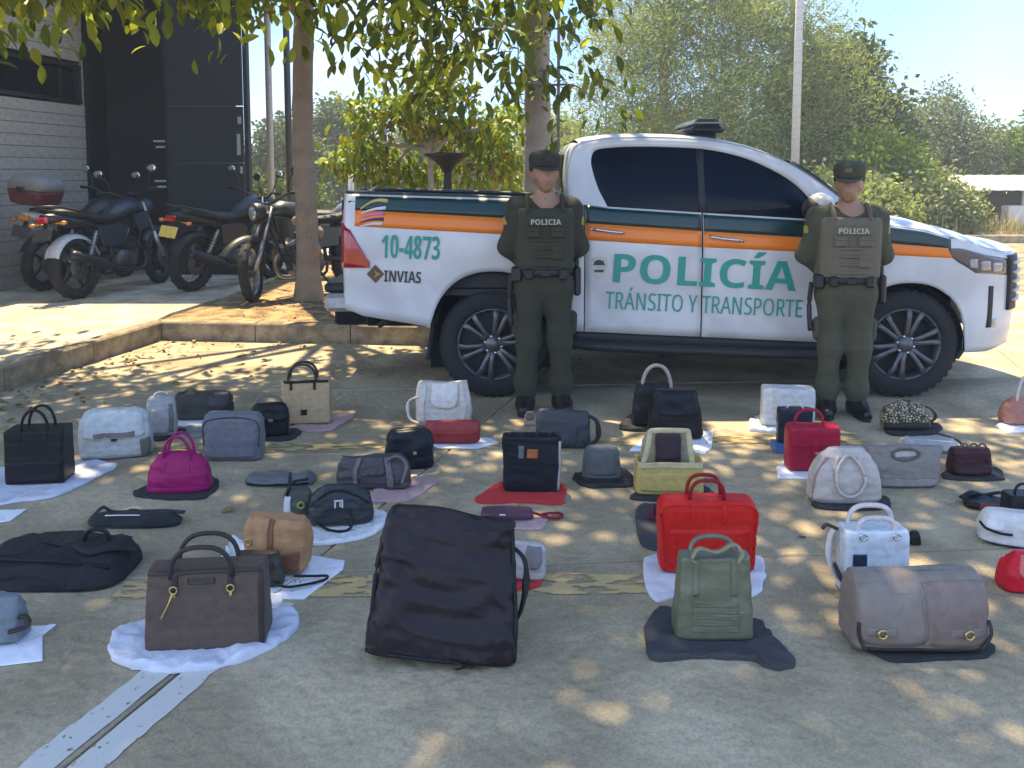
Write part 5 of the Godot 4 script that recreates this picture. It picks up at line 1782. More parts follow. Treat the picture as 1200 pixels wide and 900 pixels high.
func rows_at(g: Dictionary, v: float) -> Vector2:
	var p: Array = g.prof
	var last := p.size() - 1
	if v <= p[0][0]:
		return Vector2(p[0][1] * g.w / 2, p[0][2] * g.d / 2)
	for i in last:
		if v <= p[i + 1][0]:
			var t: float = (v - p[i][0]) / (p[i + 1][0] - p[i][0])
			var s := t * t * (3 - 2 * t) * 0.5 + t * 0.5
			return Vector2(lerpf(p[i][1], p[i + 1][1], s) * g.w / 2, lerpf(p[i][2], p[i + 1][2], s) * g.d / 2)
	return Vector2(p[last][1] * g.w / 2, p[last][2] * g.d / 2)

func crumple(g: Dictionary, p: Vector3) -> Vector3:
	var a: float = g.amp * (1.9 if g.n < 6.0 else 1.4)
	if a <= 0.0:
		return p
	var f: float = g.freq
	var q := p * f + Vector3.ONE * float(g.seed) * 13.7
	var keep := clampf(p.y / 0.03, 0.0, 1.0)
	var fold: float = g.fold * keep * (0.6 - 2.0 * absf(bump.get_noise_3d(p.x * 420.0 + 160.0 * p.y + g.seed * 300.0, p.y * 760.0 - 120.0 * p.x, p.z * 300.0)))
	p.z += fold * signf(p.z + 0.001)
	return p + Vector3(bump.get_noise_3d(q.x * 100, q.y * 100, q.z * 100), bump.get_noise_3d(q.y * 100 + 500, q.z * 100, q.x * 100), bump.get_noise_3d(q.z * 100, q.x * 100 + 900, q.y * 100)) * a * keep

# the front of the bag at x (as a share of the half width) and height share v
func skin(g: Dictionary, u: float, v: float, lift := 0.0) -> Vector3:
	var r := rows_at(g, v)
	var uu := clampf(u, -1.0, 1.0)
	var z := r.y * pow(maxf(1.0 - pow(absf(uu), g.n), 0.0), 1.0 / g.n)
	return crumple(g, Vector3(uu * r.x, v * g.h, z)) + Vector3(uu * lift * 0.3, 0, lift)

func bag(called: String, label: String, category: String, front: Vector3, w: float, h: float, d: float, m: Material, o := {}) -> Dictionary:
	var turn: float = o.get("turn", 0.0)
	var y: float = o.get("y", 0.013)
	var back := Basis(Vector3.UP, turn) * Vector3(0, 0, -d / 2)
	var t := thing(called, label, category, front + back + Vector3(0, y, 0), turn, BAGS)
	if o.has("roll") or o.has("pitch"):
		t.basis = Basis(Vector3.UP, turn) * Basis(Vector3.RIGHT, o.get("pitch", 0.0)) * Basis(Vector3.BACK, o.get("roll", 0.0))
	var g := {"t": t, "w": w, "h": h, "d": d, "prof": o.get("prof", [[0.0, 0.94, 0.92], [0.06, 1.0, 1.0], [0.5, 1.0, 0.98], [0.95, 0.97, 0.62], [1.0, 0.95, 0.55]]), "n": o.get("n", 5.0), "amp": o.get("amp", 0.004), "freq": o.get("freq", 6.0), "seed": abs(label.hash()) % 97, "fold": o.get("fold", 0.006 if o.get("n", 5.0) < 6.0 else 0.003), "m": m}
	var st := begin()
	var rings := []
	var count := 72
	var vs := []
	for k in 41:
		vs.append(k / 40.0)
	for p in g.prof:
		if not vs.has(p[0]):
			vs.append(p[0])
	vs.sort()
	var shape := func(s: float, v: float) -> PackedVector3Array:
		var r := rows_at(g, v)
		var ring := rounded_ring(r.x * s, r.y * s, v * h, g.n, count)
		for k in count:
			ring[k] = crumple(g, ring[k])
		return ring
	rings.append(shape.call(0.02, 0.0))
	rings.append(shape.call(0.9, 0.0))
	for v in vs:
		rings.append(shape.call(1.0, v))
	rings.append(shape.call(0.93, 1.0))
	if o.get("open", false):
		rings.append(shape.call(0.88, 0.9))
		rings.append(shape.call(0.85, 0.4))
		rings.append(shape.call(0.02, 0.4))
	else:
		rings.append(shape.call(0.5, 1.0))
		rings.append(shape.call(0.02, 1.0))
	loft(st, rings)
	part(o.get("body", "body"), st, m, t)
	return g

# a piece that lies on the front of the bag: flap, pocket, band, plate
func patch(called: String, g: Dictionary, u0: float, u1: float, v0: float, v1: float, lift: float, m: Material, round_low := 0.0, label := "") -> void:
	var st := begin()
	var rows := []
	var nu := 14
	var nv := 10
	for i in nu + 1:
		var s := float(i) / nu
		var u := lerpf(u0, u1, s)
		var lo := v0 + round_low * pow(absf(2 * s - 1), 3.0)
		var col := PackedVector3Array()
		col.append(skin(g, u, lo, -0.004))
		for j in nv + 1:
			var e := 1.0 if (i > 0 and i < nu) else 0.6
			col.append(skin(g, u, lerpf(lo, v1, float(j) / nv), lift * e))
		col.append(skin(g, u, v1, -0.004))
		rows.append(col)
	var first := PackedVector3Array()
	var last := PackedVector3Array()
	for j in nv + 3:
		first.append(rows[0][j] - Vector3(0, 0, lift + 0.004))
		last.append(rows[nu][j] - Vector3(0, 0, lift + 0.004))
	rows.push_front(first)
	rows.append(last)
	loft(st, rows, false)
	part(called, st, m, g.t, label)

# a handle that stands up in an arch; square > 2 makes it boxier
func handle(g: Dictionary, x: float, y: float, z: float, span: float, rise: float, r: float, m: Material, lean := 0.0, called := "handle", square := 2.6, flat := 1.0) -> void:
	var pts := []
	for k in 21:
		var a := PI * k / 20.0
		var cx := -signf(cos(a)) * pow(absf(cos(a)), 2 / square) * span / 2
		var cy := pow(maxf(sin(a), 0.0), 2 / square) * rise
		pts.append(Vector3(x + cx, y + cy, z + lean * cy))
	var st := begin()
	tube(st, pts, r, 8, flat, Vector3.BACK)
	part(called, st, m, g.t)

func line(g: Dictionary, called: String, pts: Array, r: float, m: Material, flat := 1.0, per := 6) -> void:
	var st := begin()
	tube(st, smooth_path(pts, per), r, 8, flat)
	part(called, st, m, g.t)

func ring_at(g: Dictionary, c: Vector3, r: float, thick: float, m: Material, called := "ring") -> void:
	var st := begin()
	var pts := []
	for k in 17:
		var a := TAU * k / 16
		pts.append(c + Vector3(cos(a) * r, sin(a) * r, 0))
	tube(st, pts, thick, 6, 1.0, Vector3.BACK)
	part(called, st, m, g.t)

func chip(g: Dictionary, called: String, c: Vector3, s: Vector3, m: Material, e := 0.003) -> void:
	var st := begin()
	box(st, c, s, e)
	part(called, st, m, g.t)

# a cloth, dust bag or paper lying on the ground: outline in world points, rumpled by amp, edge as thick as edge
func cloth(called: String, label: String, category: String, outline: Array, m: Material, amp := 0.012, edge := 0.006, seed_of := 1, soft := true) -> void:
	var mid := Vector3()
	for p in outline:
		mid += p
	mid /= outline.size()
	var rel := []
	for p in outline:
		rel.append((p as Vector3) - mid)
	var rim: PackedVector3Array = smooth_path(rel, 6, true)
	if not soft:
		rim = PackedVector3Array()
		for i in rel.size():
			for k in 6:
				rim.append((rel[i] as Vector3).lerp(rel[(i + 1) % rel.size()], k / 6.0))
	var n := rim.size()
	var rings := []
	var steps := [0.02, 0.2, 0.4, 0.55, 0.68, 0.8, 0.9, 0.97, 1.0]
	for s: float in steps:
		var ring := PackedVector3Array()
		for p in rim:
			var q := p * s
			if s > 0.9 and soft:
				q += p.normalized() * (0.012 * bump.get_noise_3d(p.x * 900.0, seed_of * 50.0, p.z * 900.0) + 0.008 * bump.get_noise_3d(p.x * 3000.0, seed_of * 70.0, p.z * 3000.0))
			var wave := bump.get_noise_3d(q.x * 700.0, seed_of * 91.0, q.z * 700.0) * 0.6 + bump.get_noise_3d(q.x * 1700.0, seed_of * 37.0, q.z * 1700.0) * 0.4
			wave += 0.7 * bump.get_noise_2d(atan2(p.z, p.x) * 420.0, seed_of * 40.0 + s * 60.0)
			var grow := smoothstep(0.35, 0.8, s)
			q.y = edge + amp * (0.5 + wave) * lerpf(0.15, 1.0, grow) * (1.0 if s < 0.99 else 0.45)
			q.y = maxf(q.y, edge * 0.6)
			ring.append(q)
		rings.append(ring)
	var skirt := PackedVector3Array()
	for p in rings[rings.size() - 1]:
		skirt.append(Vector3(p.x, 0.001, p.z))
	rings.append(skirt)
	var st := begin()
	loft(st, rings)
	var o := part(called, st, m, self)
	o.position = mid
	tag(o, label, category, CLOTHS)

func bags() -> void:
	var gold := pm("hardware_gold", Color(0.55, 0.40, 0.16), 0.3, "", 0.3, {"metal": 0.9, "mottled": false})
	var steel := pm("hardware_steel", Color(0.6, 0.6, 0.6), 0.25, "", 0.3, {"metal": 0.9, "mottled": false})
	var blk := leather("leather_black", Color(0.011, 0.011, 0.013), 0.4)
	var blkc := fabric("cloth_black", Color(0.016, 0.016, 0.018))
	var char_c := pm("cloth_charcoal", Color(0.040, 0.041, 0.047), 0.9, "crease", 0.5, {"scale": 4.0})
	var whitec := pm("cloth_white", Color(0.66, 0.67, 0.72), 0.85, "crease", 0.5, {"scale": 4.0})
	var lilac := pm("cloth_lilac", Color(0.58, 0.60, 0.68), 0.85, "crease", 0.5, {"scale": 4.0})
	var paper := pm("paper_white", Color(0.72, 0.74, 0.80), 0.7, "crease", 0.25, {"mottled": false})
	var plastic := pm("plastic_white", Color(0.70, 0.70, 0.72), 0.35, "crease", 0.9, {"mottled": false})
	var redc := fabric("cloth_red", Color(0.50, 0.020, 0.022))
	var pinkc := fabric("cloth_pink", Color(0.46, 0.30, 0.30))
	var soft := [[0.0, 0.95, 0.9], [0.05, 1.0, 1.0], [0.35, 0.99, 0.96], [0.7, 0.93, 0.72], [0.9, 0.84, 0.45], [1.0, 0.80, 0.30]]
	var dome := [[0.0, 0.96, 0.94], [0.06, 1.0, 1.0], [0.4, 0.97, 0.96], [0.65, 0.88, 0.80], [0.84, 0.72, 0.55], [0.95, 0.55, 0.32], [1.0, 0.46, 0.18]]
	var boxy := [[0.0, 0.97, 0.96], [0.03, 1.0, 1.0], [0.9, 1.0, 0.95], [0.97, 0.98, 0.9], [1.0, 0.95, 0.84]]
	var pack := [[0.0, 0.92, 0.9], [0.07, 1.0, 1.0], [0.5, 1.0, 0.95], [0.8, 0.97, 0.7], [0.93, 0.86, 0.45], [1.0, 0.66, 0.22]]
	var g := {}

	# ---------- nearest row
	cloth("dust_bag", "white dust bag spread under the brown structured handbag", "dust bag", [Vector3(-1.3362, 0, -2.6966), Vector3(-1.3752, 0, -2.8169), Vector3(-1.3301, 0, -2.8953), Vector3(-1.1749, 0, -2.9243), Vector3(-0.9497, 0, -2.9361), Vector3(-0.8104, 0, -2.9659), Vector3(-0.7599, 0, -2.9243), Vector3(-0.7551, 0, -2.8334), Vector3(-0.8208, 0, -2.7219), Vector3(-0.9333, 0, -2.6328), Vector3(-1.0932, 0, -2.6043), Vector3(-1.2426, 0, -2.6328)], lilac, 0.030, 0.012, 3)
	var brown := leather("leather_taupe", Color(0.098, 0.070, 0.056), 0.45)
	var dbrown := leather("leather_dark_taupe", Color(0.040, 0.034, 0.031), 0.4)
	g = bag("handbag", "brown structured handbag with a tall arched handle on a white dust bag", "handbag", Vector3(-1.0242, 0, -2.7168), 0.3933, 0.2622, 0.16, brown, {"turn": 0.10, "n": 14.0, "amp": 0.003, "prof": [[0.0, 0.98, 0.96], [0.03, 1.0, 1.0], [0.5, 0.99, 0.85], [0.97, 0.97, 0.62], [1.0, 0.96, 0.58]]})
	patch("top_trim", g, -0.97, 0.97, 0.955, 1.0, 0.004, dbrown)
	for s: float in [-1.0, 1.0]:
		handle(g, -0.01, g.h * 0.90, s * 0.05, 0.1995, 0.1083, 0.0085, dbrown, s * 0.06)
	for x: float in [-0.49, 0.44]:
		patch("handle_tab", g, x - 0.05, x + 0.05, 0.74, 0.97, 0.006, dbrown)
		ring_at(g, skin(g, x, 0.78, 0.012), 0.012, 0.003, gold)
		patch("stud", g, x - 0.025, x + 0.025, 0.68, 0.74, 0.008, gold)
	patch("edge_trim", g, 0.90, 0.985, 0.02, 0.95, 0.003, dbrown)
	patch("maker_plate", g, -0.28, 0.18, 0.83, 0.90, 0.004, pm("hardware_dark", Color(0.02, 0.018, 0.016), 0.35))
	line(g, "charm_chain", [skin(g, -0.5, 0.74, 0.012), skin(g, -0.56, 0.62, 0.014), skin(g, -0.68, 0.44, 0.012)], 0.003, gold)
	for z: float in [-0.06, 0.06]:
		for x: float in [-0.17, 0.17]:
			chip(g, "foot", Vector3(x, 0.0, z), Vector3(0.012, 0.008, 0.012), gold)

	var espresso := pm("leather_espresso", Color(0.022, 0.016, 0.018), 0.42, "crease", 0.5, {"scale": 1.0, "specular": 0.3})
	g = bag("backpack", "large creased dark brown leather backpack leaning back, biggest of all the bags", "backpack", Vector3(-0.2358, 0, -2.6138), 0.49, 0.462, 0.15, espresso, {"n": 5.0, "amp": 0.016, "freq": 2.4, "fold": 0.022, "y": 0.004, "pitch": -0.26, "roll": -0.085, "prof": [[0.0, 0.97, 0.7], [0.04, 1.0, 1.0], [0.2, 1.0, 1.15], [0.6, 0.95, 0.85], [0.92, 0.89, 0.5], [0.98, 0.86, 0.35], [1.0, 0.80, 0.2]]})
	line(g, "piping", [skin(g, -0.98, 0.02, 0.0), skin(g, -0.985, 0.3, 0.0), skin(g, -0.985, 0.65, 0.0), skin(g, -0.98, 0.99, 0.0)], 0.008, blk)
	line(g, "piping", [skin(g, 0.98, 0.05, 0.0), skin(g, 0.985, 0.3, 0.0), skin(g, 0.985, 0.65, 0.0), skin(g, 0.98, 0.99, 0.0)], 0.008, blk)
	line(g, "piping", [skin(g, -0.98, 0.04, 0.004), skin(g, -0.5, 0.03, 0.004), skin(g, 0.2, 0.03, 0.004), skin(g, 0.7, 0.05, 0.004)], 0.007, blk)
	line(g, "shoulder_strap", [Vector3(0.215, 0.36, -0.02), Vector3(0.25, 0.33, 0.0), Vector3(0.262, 0.26, 0.01), Vector3(0.25, 0.17, 0.02), Vector3(0.215, 0.10, 0.03)], 0.014, blk, 0.35)
	line(g, "strap_end", [Vector3(0.02, 0.02, 0.075), Vector3(0.08, 0.012, 0.10), Vector3(0.11, 0.012, 0.12)], 0.007, blk, 0.5)
	line(g, "strap_end", [Vector3(0.10, 0.03, 0.07), Vector3(0.085, 0.01, 0.11), Vector3(0.06, 0.008, 0.14)], 0.006, blk, 0.5)
	var zip := begin()
	for k in 12:
		box(zip, skin(g, 0.955, 0.62 + 0.028 * k, 0.0) + Vector3(0.006, 0, -0.012), Vector3(0.008, 0.008, 0.012), 0.002)
	part("zip", zip, steel, g.t).set_meta("kind", "stuff")
	chip(g, "buckle", Vector3(0.20, 0.085, 0.055), Vector3(0.03, 0.026, 0.012), steel)

	cloth("dust_bag", "dark grey dust bag lying under the olive green tote", "dust bag", [Vector3(0.5013, 0, -2.9479), Vector3(0.6209, 0, -3.0086), Vector3(0.7778, 0, -2.984), Vector3(0.8783, 0, -2.9011), Vector3(0.9045, 0, -2.7899), Vector3(0.9236, 0, -2.6619), Vector3(0.8831, 0, -2.6138), Vector3(0.8215, 0, -2.628), Vector3(0.7827, 0, -2.6668), Vector3(0.6182, 0, -2.6816), Vector3(0.4476, 0, -2.6866)], char_c, 0.022, 0.008, 5)
	var olive := pm("leather_croc", Color(0.128, 0.135, 0.082), 0.36, "leather", 0.8, {"scale": 5.0})
	g = bag("tote_bag", "olive green crocodile tote with folded strap handles on a dark dust bag", "tote bag", Vector3(0.6936, 0, -2.7739), 0.2699, 0.2786, 0.12, olive, {"n": 7.0, "amp": 0.005, "prof": [[0.0, 0.98, 0.95], [0.04, 1.0, 1.0], [0.5, 0.95, 0.9], [0.96, 0.89, 0.6], [1.0, 0.88, 0.55]]})
	for k in 5:
		patch("scale_band", g, -0.62, 0.60, 0.10 + 0.078 * k, 0.165 + 0.078 * k, 0.003, olive)
	var olive_l := leather("leather_olive_light", Color(0.24, 0.22, 0.14), 0.4)
	for x: float in [-0.52, 0.50]:
		patch("handle_tab", g, x - 0.10, x + 0.06, 0.55, 0.99, 0.006, olive)
	line(g, "handle", [skin(g, -0.60, 0.97, 0.01), Vector3(-0.085, 0.285, 0.05), Vector3(-0.06, 0.318, 0.045), Vector3(0.0, 0.303, 0.04), Vector3(0.06, 0.325, 0.03), Vector3(0.085, 0.30, 0.04), skin(g, 0.56, 0.96, 0.01)], 0.012, olive_l, 0.4)
	handle(g, 0.0, g.h * 0.97, -0.02, 0.15, 0.055, 0.009, olive, -0.3)

	cloth("dust_bag", "thin black cloth under the taupe barrel bag", "dust bag", [Vector3(1.1847, 0, -2.7899), Vector3(1.4109, 0, -2.8115), Vector3(1.6193, 0, -2.7739), Vector3(1.5735, 0, -2.6916), Vector3(1.4001, 0, -2.6717), Vector3(1.2355, 0, -2.6668)], blkc, 0.012, 0.006, 7)
	var taupe := pm("leather_worn_taupe", Color(0.205, 0.170, 0.142), 0.6, "leather", 0.6, {"scale": 7.0})
	var taupe2 := pm("leather_worn_taupe_red", Color(0.185, 0.138, 0.118), 0.6, "leather", 0.6, {"scale": 7.0})
	g = bag("barrel_bag", "long taupe barrel bag with two front buckles, right end of the nearest row", "handbag", Vector3(1.3588, 0, -2.6966), 0.4435, 0.2429, 0.19, taupe, {"n": 9.0, "amp": 0.009, "freq": 4.0, "prof": [[0.0, 0.95, 0.82], [0.05, 0.985, 0.98], [0.3, 1.0, 1.04], [0.6, 0.995, 0.98], [0.82, 0.985, 0.78], [0.95, 0.97, 0.45], [1.0, 0.95, 0.2]]})
	patch("front_panel", g, 0.04, 0.97, 0.10, 0.93, 0.005, taupe2, 0.04)
	patch("front_panel", g, -0.97, 0.0, 0.10, 0.93, 0.005, taupe, 0.04)
	for x: float in [-0.62, 0.62]:
		patch("buckle_strap", g, x - 0.25, x + 0.22, 0.26, 0.36, 0.010, taupe if x < 0 else taupe2)
		ring_at(g, skin(g, x, 0.31, 0.018), 0.014, 0.004, gold, "buckle")
	line(g, "side_strap", [skin(g, -0.97, 0.42, 0.006), skin(g, -0.96, 0.2, 0.012), skin(g, -0.86, 0.05, 0.012)], 0.006, dbrown)
	line(g, "side_strap", [skin(g, 0.97, 0.46, 0.006), skin(g, 0.96, 0.3, 0.015), skin(g, 0.86, 0.08, 0.012)], 0.006, dbrown)
	patch("base_trim", g, -0.9, 0.9, 0.01, 0.075, 0.006, dbrown)

	cloth("paper", "white paper sheet at the left edge under the grey blue bag", "paper", [Vector3(-1.8725, 0, -2.8445), Vector3(-1.7165, 0, -2.8839), Vector3(-1.6142, 0, -2.8953), Vector3(-1.6256, 0, -2.8279), Vector3(-1.5401, 0, -2.6717), Vector3(-1.6626, 0, -2.6424), Vector3(-1.7397, 0, -2.6328)], paper, 0.008, 0.002, 9, false)
	var blueg := leather("leather_blue_grey", Color(0.16, 0.19, 0.21), 0.5)
	g = bag("handbag", "grey blue bag mostly cut off by the left edge, on white paper", "handbag", Vector3(-1.7888, 0, -2.7477), 0.2416, 0.1438, 0.12, blueg, {"prof": soft, "n": 4.0, "amp": 0.008})
	line(g, "strap", [Vector3(0.09, 0.07, 0.02), Vector3(0.135, 0.085, 0.03), Vector3(0.15, 0.06, 0.05), Vector3(0.10, 0.05, 0.07)], 0.012, dbrown, 0.6)

	# ---------- second row
	var garment := pm("garment_black", Color(0.022, 0.021, 0.023), 0.75, "crease", 0.8, {"specular": 0.3})
	g = bag("garment_bag", "folded black leather garment bag lying flat at the left edge", "garment bag", Vector3(-1.8111, 0, -3.1306), 0.5733, 0.10, 0.36, garment, {"n": 4.5, "amp": 0.020, "freq": 3.6, "y": 0.003, "prof": [[0.0, 0.99, 0.99], [0.2, 1.0, 1.0], [0.45, 0.97, 0.97], [0.55, 0.93, 0.93], [0.85, 0.90, 0.88], [1.0, 0.82, 0.75]]})
	line(g, "sleeve_fold", [Vector3(0.08, 0.12, 0.03), Vector3(0.16, 0.115, 0.08), Vector3(0.24, 0.12, 0.05), Vector3(0.31, 0.085, 0.0)], 0.022, garment, 0.6)
	line(g, "seam", [Vector3(-0.28, 0.10, 0.10), Vector3(-0.1, 0.105, 0.13), Vector3(0.1, 0.10, 0.14), Vector3(0.25, 0.07, 0.12)], 0.007, blk)
	handle(g, 0.12, 0.10, -0.05, 0.1, 0.05, 0.009, blk)

	cloth("paper", "white paper sheet in front of the tan drum bag", "paper", [Vector3(-1.0004, 0, -3.1643), Vector3(-0.9997, 0, -3.3213), Vector3(-0.857, 0, -3.4452), Vector3(-0.6921, 0, -3.4055), Vector3(-0.6826, 0, -3.3213), Vector3(-0.782, 0, -3.0781), Vector3(-0.9455, 0, -3.0781)], paper, 0.010, 0.002, 11, false)
	cloth("plastic_bag", "crumpled white plastic bag between the brown handbag's handle and the small dark pouch", "plastic bag", [Vector3(-1.2065, 0, -3.2917), Vector3(-1.1988, 0, -3.4213), Vector3(-1.2108, 0, -3.544), Vector3(-1.1448, 0, -3.544), Vector3(-1.0524, 0, -3.3821), Vector3(-0.9576, 0, -3.2339), Vector3(-0.9996, 0, -3.0976), Vector3(-1.1123, 0, -3.1643)], plastic, 0.045, 0.01, 12)
	cloth("plastic_bag", "scrap of white plastic right behind the brown structured handbag's corner", "plastic bag", [Vector3(-0.935, 0, -3.021), Vector3(-0.923, 0, -3.0781), Vector3(-0.8639, 0, -3.0846), Vector3(-0.8556, 0, -2.984), Vector3(-0.8888, 0, -2.9479)], plastic, 0.02, 0.005, 13)
	var tan := leather("leather_tan", Color(0.40, 0.215, 0.10), 0.5)
	var tand := leather("leather_tan_dark", Color(0.20, 0.085, 0.045), 0.5)
	g = bag("handbag", "tan drum shaped leather bag standing on white paper behind the brown handbag", "handbag", Vector3(-0.9522, 0, -3.2625), 0.2542, 0.2101, 0.13, tan, {"n": 5.0, "amp": 0.007, "prof": [[0.0, 0.9, 0.8], [0.1, 0.97, 0.98], [0.5, 1.0, 1.0], [0.85, 0.98, 0.85], [1.0, 0.92, 0.55]], "turn": -0.15})
	patch("front_pocket", g, -0.2, 0.9, 0.04, 0.42, 0.010, tand, 0.06)
	patch("band", g, -0.10, 0.04, 0.05, 1.0, 0.006, tand)
	patch("flap", g, -0.95, -0.12, 0.38, 1.0, 0.008, tan, 0.08)
	ring_at(g, skin(g, -0.72, 0.62, 0.014), 0.012, 0.003, gold)
	g = bag("pouch", "small dark brown pouch with a long loose strap, in front of the tan drum bag", "pouch", Vector3(-0.9819, 0, -3.1575), 0.1905, 0.1248, 0.07, pm("leather_dark_olive", Color(0.040, 0.033, 0.028), 0.5, "leather", 0.6), {"n": 4.0, "amp": 0.005, "prof": [[0.0, 1.0, 0.95], [0.1, 1.02, 1.0], [0.6, 0.9, 0.8], [1.0, 0.80, 0.4]]})
	patch("flap", g, -0.8, 0.8, 0.45, 1.0, 0.006, leather("leather_dark_olive2", Color(0.055, 0.042, 0.034)), 0.12)
	ring_at(g, skin(g, 0.1, 0.52, 0.010), 0.009, 0.003, gold)
	line(g, "strap", [Vector3(0.06, 0.015, 0.03), Vector3(0.12, 0.008, 0.055), Vector3(0.19, 0.006, 0.03), Vector3(0.25, 0.006, -0.005), Vector3(0.255, 0.008, -0.035), Vector3(0.20, 0.010, -0.03), Vector3(0.13, 0.015, -0.02)], 0.0055, blk)

	cloth("plastic_bag", "white plastic sheet under the black belt bag with a pale emblem", "plastic bag", [Vector3(-1.0614, 0, -3.7782), Vector3(-1.0304, 0, -3.917), Vector3(-0.8123, 0, -3.9377), Vector3(-0.6142, 0, -3.917), Vector3(-0.5804, 0, -3.7974), Vector3(-0.6066, 0, -3.6665), Vector3(-0.7221, 0, -3.5782), Vector3(-0.8512, 0, -3.544), Vector3(-0.981, 0, -3.6485)], plastic, 0.022, 0.006, 15)
	g = bag("belt_bag", "black belt bag with a pale square emblem and a looped strap on white plastic", "belt bag", Vector3(-0.7769, 0, -3.7215), 0.3, 0.1692, 0.11, pm("nylon_black", Color(0.013, 0.015, 0.019), 0.5, "crease", 0.5), {"n": 3.6, "amp": 0.007, "turn": 0.12, "prof": dome, "y": 0.02})
	var st := begin()
	for q in [[0, 0.03, 0.04, 0.008], [-0.016, 0.012, 0.008, 0.03], [0.016, 0.012, 0.008, 0.03], [0.006, 0.012, 0.006, 0.02]]:
		box(st, skin(g, 0.0, 0.45, 0.004) + Vector3(q[0], q[1], 0.0), Vector3(q[2], q[3], 0.006), 0.001)
	part("emblem", st, pm("print_pale", Color(0.55, 0.55, 0.55), 0.5), g.t)
	line(g, "strap", [Vector3(0.04, 0.07, 0.055), Vector3(0.055, 0.03, 0.075), Vector3(0.05, 0.0, 0.10), Vector3(0.01, -0.005, 0.115), Vector3(-0.05, -0.004, 0.09), Vector3(-0.10, 0.01, 0.05)], 0.008, blk, 0.6)
	line(g, "piping", [skin(g, -0.95, 0.5, 0.002), skin(g, -0.6, 0.78, 0.002), skin(g, 0.0, 0.86, 0.004), skin(g, 0.6, 0.78, 0.002), skin(g, 0.95, 0.5, 0.002)], 0.006, blk)
	g = bag("pouch", "small olive pouch with a yellow ring emblem beside the black belt bag", "pouch", Vector3(-0.9795, 0, -3.7782), 0.1249, 0.1405, 0.07, pm("nylon_olive", Color(0.055, 0.062, 0.045), 0.6, "cloth", 0.6), {"n": 3.5, "amp": 0.005, "turn": 0.2, "prof": pack, "y": 0.02})
	ring_at(g, skin(g, 0.2, 0.5, 0.008), 0.014, 0.005, pm("print_yellow", Color(0.30, 0.30, 0.05), 0.6), "emblem")
	patch("side_piece", g, -0.95, -0.5, 0.25, 0.75, 0.004, pm("print_pale", Color.WHITE))
	line(g, "handle", [skin(g, -0.8, 0.8, 0.0), Vector3(-0.02, 0.17, 0.02), Vector3(0.05, 0.175, 0.0)], 0.012, blk, 0.5)

	cloth("dust_bag", "dark grey cloth lying flat behind the left of the red case", "dust bag", [Vector3(0.6001, 0, -3.9585), Vector3(0.7303, 0, -3.9796), Vector3(0.7786, 0, -3.7686), Vector3(0.7321, 0, -3.5356), Vector3(0.5601, 0, -3.5356)], char_c, 0.012, 0.008, 17)
	g = bag("purse", "small rolled maroon purse on the dark cloth behind the red case", "purse", Vector3(0.6729, 0, -3.7878), 0.0861, 0.0704, 0.05, leather("leather_maroon", Color(0.12, 0.015, 0.03)), {"prof": dome, "n": 3.0})
	patch("flap", g, -0.8, 0.8, 0.4, 0.95, 0.004, blk, 0.1)
	cloth("dust_bag", "white cloth under the bright red case", "dust bag", [Vector3(0.5521, 0, -3.4134), Vector3(0.7141, 0, -3.4452), Vector3(0.9998, 0, -3.4452), Vector3(1.0338, 0, -3.3667), Vector3(0.9537, 0, -3.1508), Vector3(0.8508, 0, -3.0717), Vector3(0.6449, 0, -3.0976), Vector3(0.5278, 0, -3.0717)], whitec, 0.012, 0.005, 18)
	var red := leather("leather_red", Color(0.56, 0.014, 0.010), 0.4)
	var redd := leather("leather_red_dark", Color(0.22, 0.010, 0.012), 0.4)
	g = bag("handbag", "large bright red case-shaped handbag with rounded corners behind the olive tote", "handbag", Vector3(0.7794, 0, -3.2625), 0.3863, 0.2914, 0.12, red, {"n": 8.0, "amp": 0.003, "prof": [[0.0, 0.90, 0.8], [0.03, 0.96, 0.95], [0.1, 0.985, 1.0], [0.86, 1.0, 0.98], [0.95, 0.97, 0.9], [1.0, 0.90, 0.7]]})
	for s: float in [-1.0, 1.0]:
		handle(g, -0.005, g.h * 0.97, s * 0.03, 0.1355, 0.0881, 0.008, redd, s * 0.05, "handle", 3.0)
	for x: float in [-0.32, 0.30]:
		patch("handle_tab", g, x - 0.035, x + 0.035, 0.70, 0.98, 0.007, red)
	patch("front_pocket", g, -0.82, 0.82, 0.08, 0.62, 0.004, red, 0.03)
	line(g, "piping", [skin(g, -0.93, 0.06, 0.004), skin(g, -0.95, 0.5, 0.004), skin(g, -0.93, 0.92, 0.004), skin(g, 0.0, 0.955, 0.004), skin(g, 0.93, 0.92, 0.004), skin(g, 0.95, 0.5, 0.004), skin(g, 0.93, 0.06, 0.004)], 0.005, red, 1.0, 8)

	var icew := leather("leather_ice", Color(0.60, 0.65, 0.69), 0.45)
	var ice2 := leather("leather_pink_white", Color(0.60, 0.54, 0.52), 0.4)
	g = bag("backpack", "pale blue white backpack with a navy label and arched top handle behind the barrel bag", "backpack", Vector3(1.3773, 0, -3.0911), 0.2446, 0.251, 0.12, icew, {"n": 9.0, "amp": 0.003, "prof": boxy, "y": 0.004})
	patch("label", g, -0.78, -0.36, 0.34, 0.66, 0.004, pm("label_navy", Color(0.006, 0.018, 0.04), 0.5))
	handle(g, 0.0, g.h * 0.95, 0.03, 0.1416, 0.0579, 0.010, ice2, 0.0, "handle", 3.0)
	handle(g, 0.0, g.h * 0.95, -0.03, 0.1673, 0.0837, 0.010, ice2, 0.0, "handle", 3.0)
	for x: float in [-0.5, 0.5]:
		ring_at(g, skin(g, x, 0.94, 0.010), 0.012, 0.004, steel)
